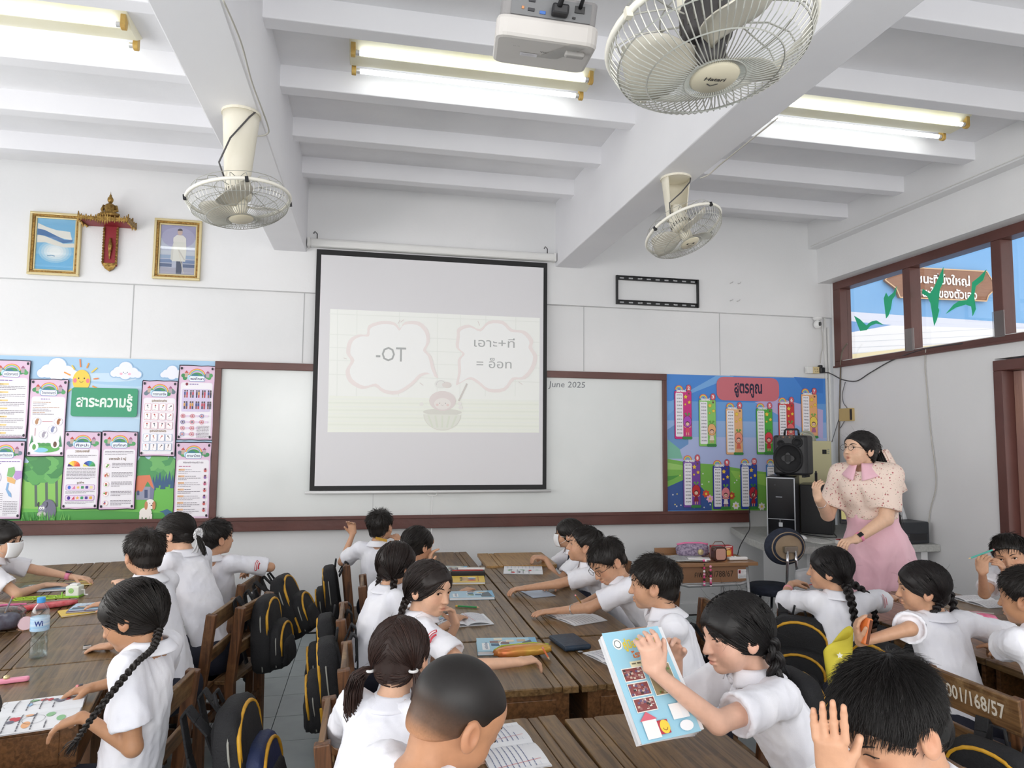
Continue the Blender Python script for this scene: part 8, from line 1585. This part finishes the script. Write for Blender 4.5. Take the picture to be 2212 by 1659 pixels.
o = lab_thing('clear_pouch', 'clear plastic pouch with round tag at the left picture edge', 'pouch', px_pt(2, 1362, .002), .4); sup(.06, .055, .09, (0, 0, .055), .6, 24, 12, 0).build('bag', glass('pouch_film', 'c9ccd2', .45, .12), o, smooth=True); sup(.045, .035, .07, (0, 0, .04), .6, 16, 8, 0).build('contents', mat('pouch_contents', 'b5b8c2', .4, c2='8a7a88', nscale=30), o, smooth=True); b = MB(); b.tube([(-.09, 0, .108), (0, 0, .114), (.09, 0, .108)], .004, 6); b.build('pink_zip', mat('hot_pink', 'e57aa6', .4), o); b = MB(); b.lathe([(0, 0), (.03, 0), (.03, .004), (0, .004)], 20, (.09, -.05, .03), np.array(Matrix.Rotation(1.2, 3, 'X'))); b.build('round_tag', mat('tag_clear_pink', 'e8c8d0', .2), o)
pencil('grey pencil in the hand at the left picture edge', tuple(hp(10, 1325, 3.5)), tuple(hp(28, 1288, 3.45)), '9a9aa4', .004); pencil('short grey pencil in the right hand of the girl with the long braid', tuple(hp(180, 1478, 2.62)), tuple(hp(166, 1482, 2.55)), '6a6f78', .004)
o = lab_thing('hair_clip', 'pink plastic pencil case shaped clip on the near left desk', 'clip', px_pt(28, 1474, .001), .25); b = MB(); b.prism(rrect(-.045, .05, -.012, .012, .011), 0, .016); b.build('case', mat('clip_pink', 'ef9ab4', .3), o, bevel=.005); b = MB(); b.lathe([(0, .03), (.009, .026), (.011, .018), (.008, .014)][::-1], 10, (-.02, 0, 0)); b.build('charm', mat('pale_gold', 'd9c99a', .3), o, smooth=True)
c = px_pt(60, 1545); open_book('open colour picture workbook in front of the girl with the long braid', (c[0] + .03, c[1], 0), la + PI / 2 + .05, .15, .24, 'pic', 6, th=.012)
# right block
c = px_pt(2120, 1300); open_book('open workbook on the right block in front of the boy with the pencil', (c[0], c[1], 0), PI / 2, .14, .2, 'lines', 4, th=.012)
pouch('pink plastic pencil pouch between the girl with one braid and the boy with the strap', px_pt(2095, 1345), -.3, .12, .06, .025, 'ef9ab8', 'e2608a')
yb = thing('cloth_bag', 'yellow cloth bag with white flowers beside the girl with one long braid', 'bag', tuple(hp(1812, 1430, 2.52) - np.array((0, 0, .12)))); b = MB(); b.grid(lambda u, v: ((.035 + .05 * v ** .5) * math.cos(2 * PI * u), .035 * math.sin(2 * PI * u) * (1.1 - .5 * v), .26 * v + .02 * math.sin(4 * PI * u) * v + .05 * v * math.cos(2 * PI * u)), 24, 10); sc(b.build('cloth', mat('bag_yellow', 'e0d24a', .7, c2='d2c23a', nscale=8), yb, smooth=True), .003)
pr = Print(.001); pr.z = .06
for x, y in ((-.02, .08), (.03, .15), (-.01, .2), (.04, .09)): pr.star(x, y, .016, 'f2f0e0', 5, .5)
k = pr.build('flower_print', yb); k.rotation_euler = (PI / 2, 0, -.4); yb.scale = (.8,) * 3
ob_ = thing('orange_case', 'flat orange case held in the hand of the girl with one long braid', 'case', tuple(hp(1868, 1362, 2.36))); b = MB(); b.box((0, 0, .0), (.02, .05, .10), np.array(Matrix.Rotation(.25, 3, 'Y'))); b.build('cover', mat('case_orange', 'e07a3c', .4), ob_, bevel=.006); b = MB(); b.box((0, 0, .0), (.012, .052, .09), np.array(Matrix.Rotation(.25, 3, 'Y'))); b.build('inner', mat('case_dark', '6a3a22', .5), ob_)
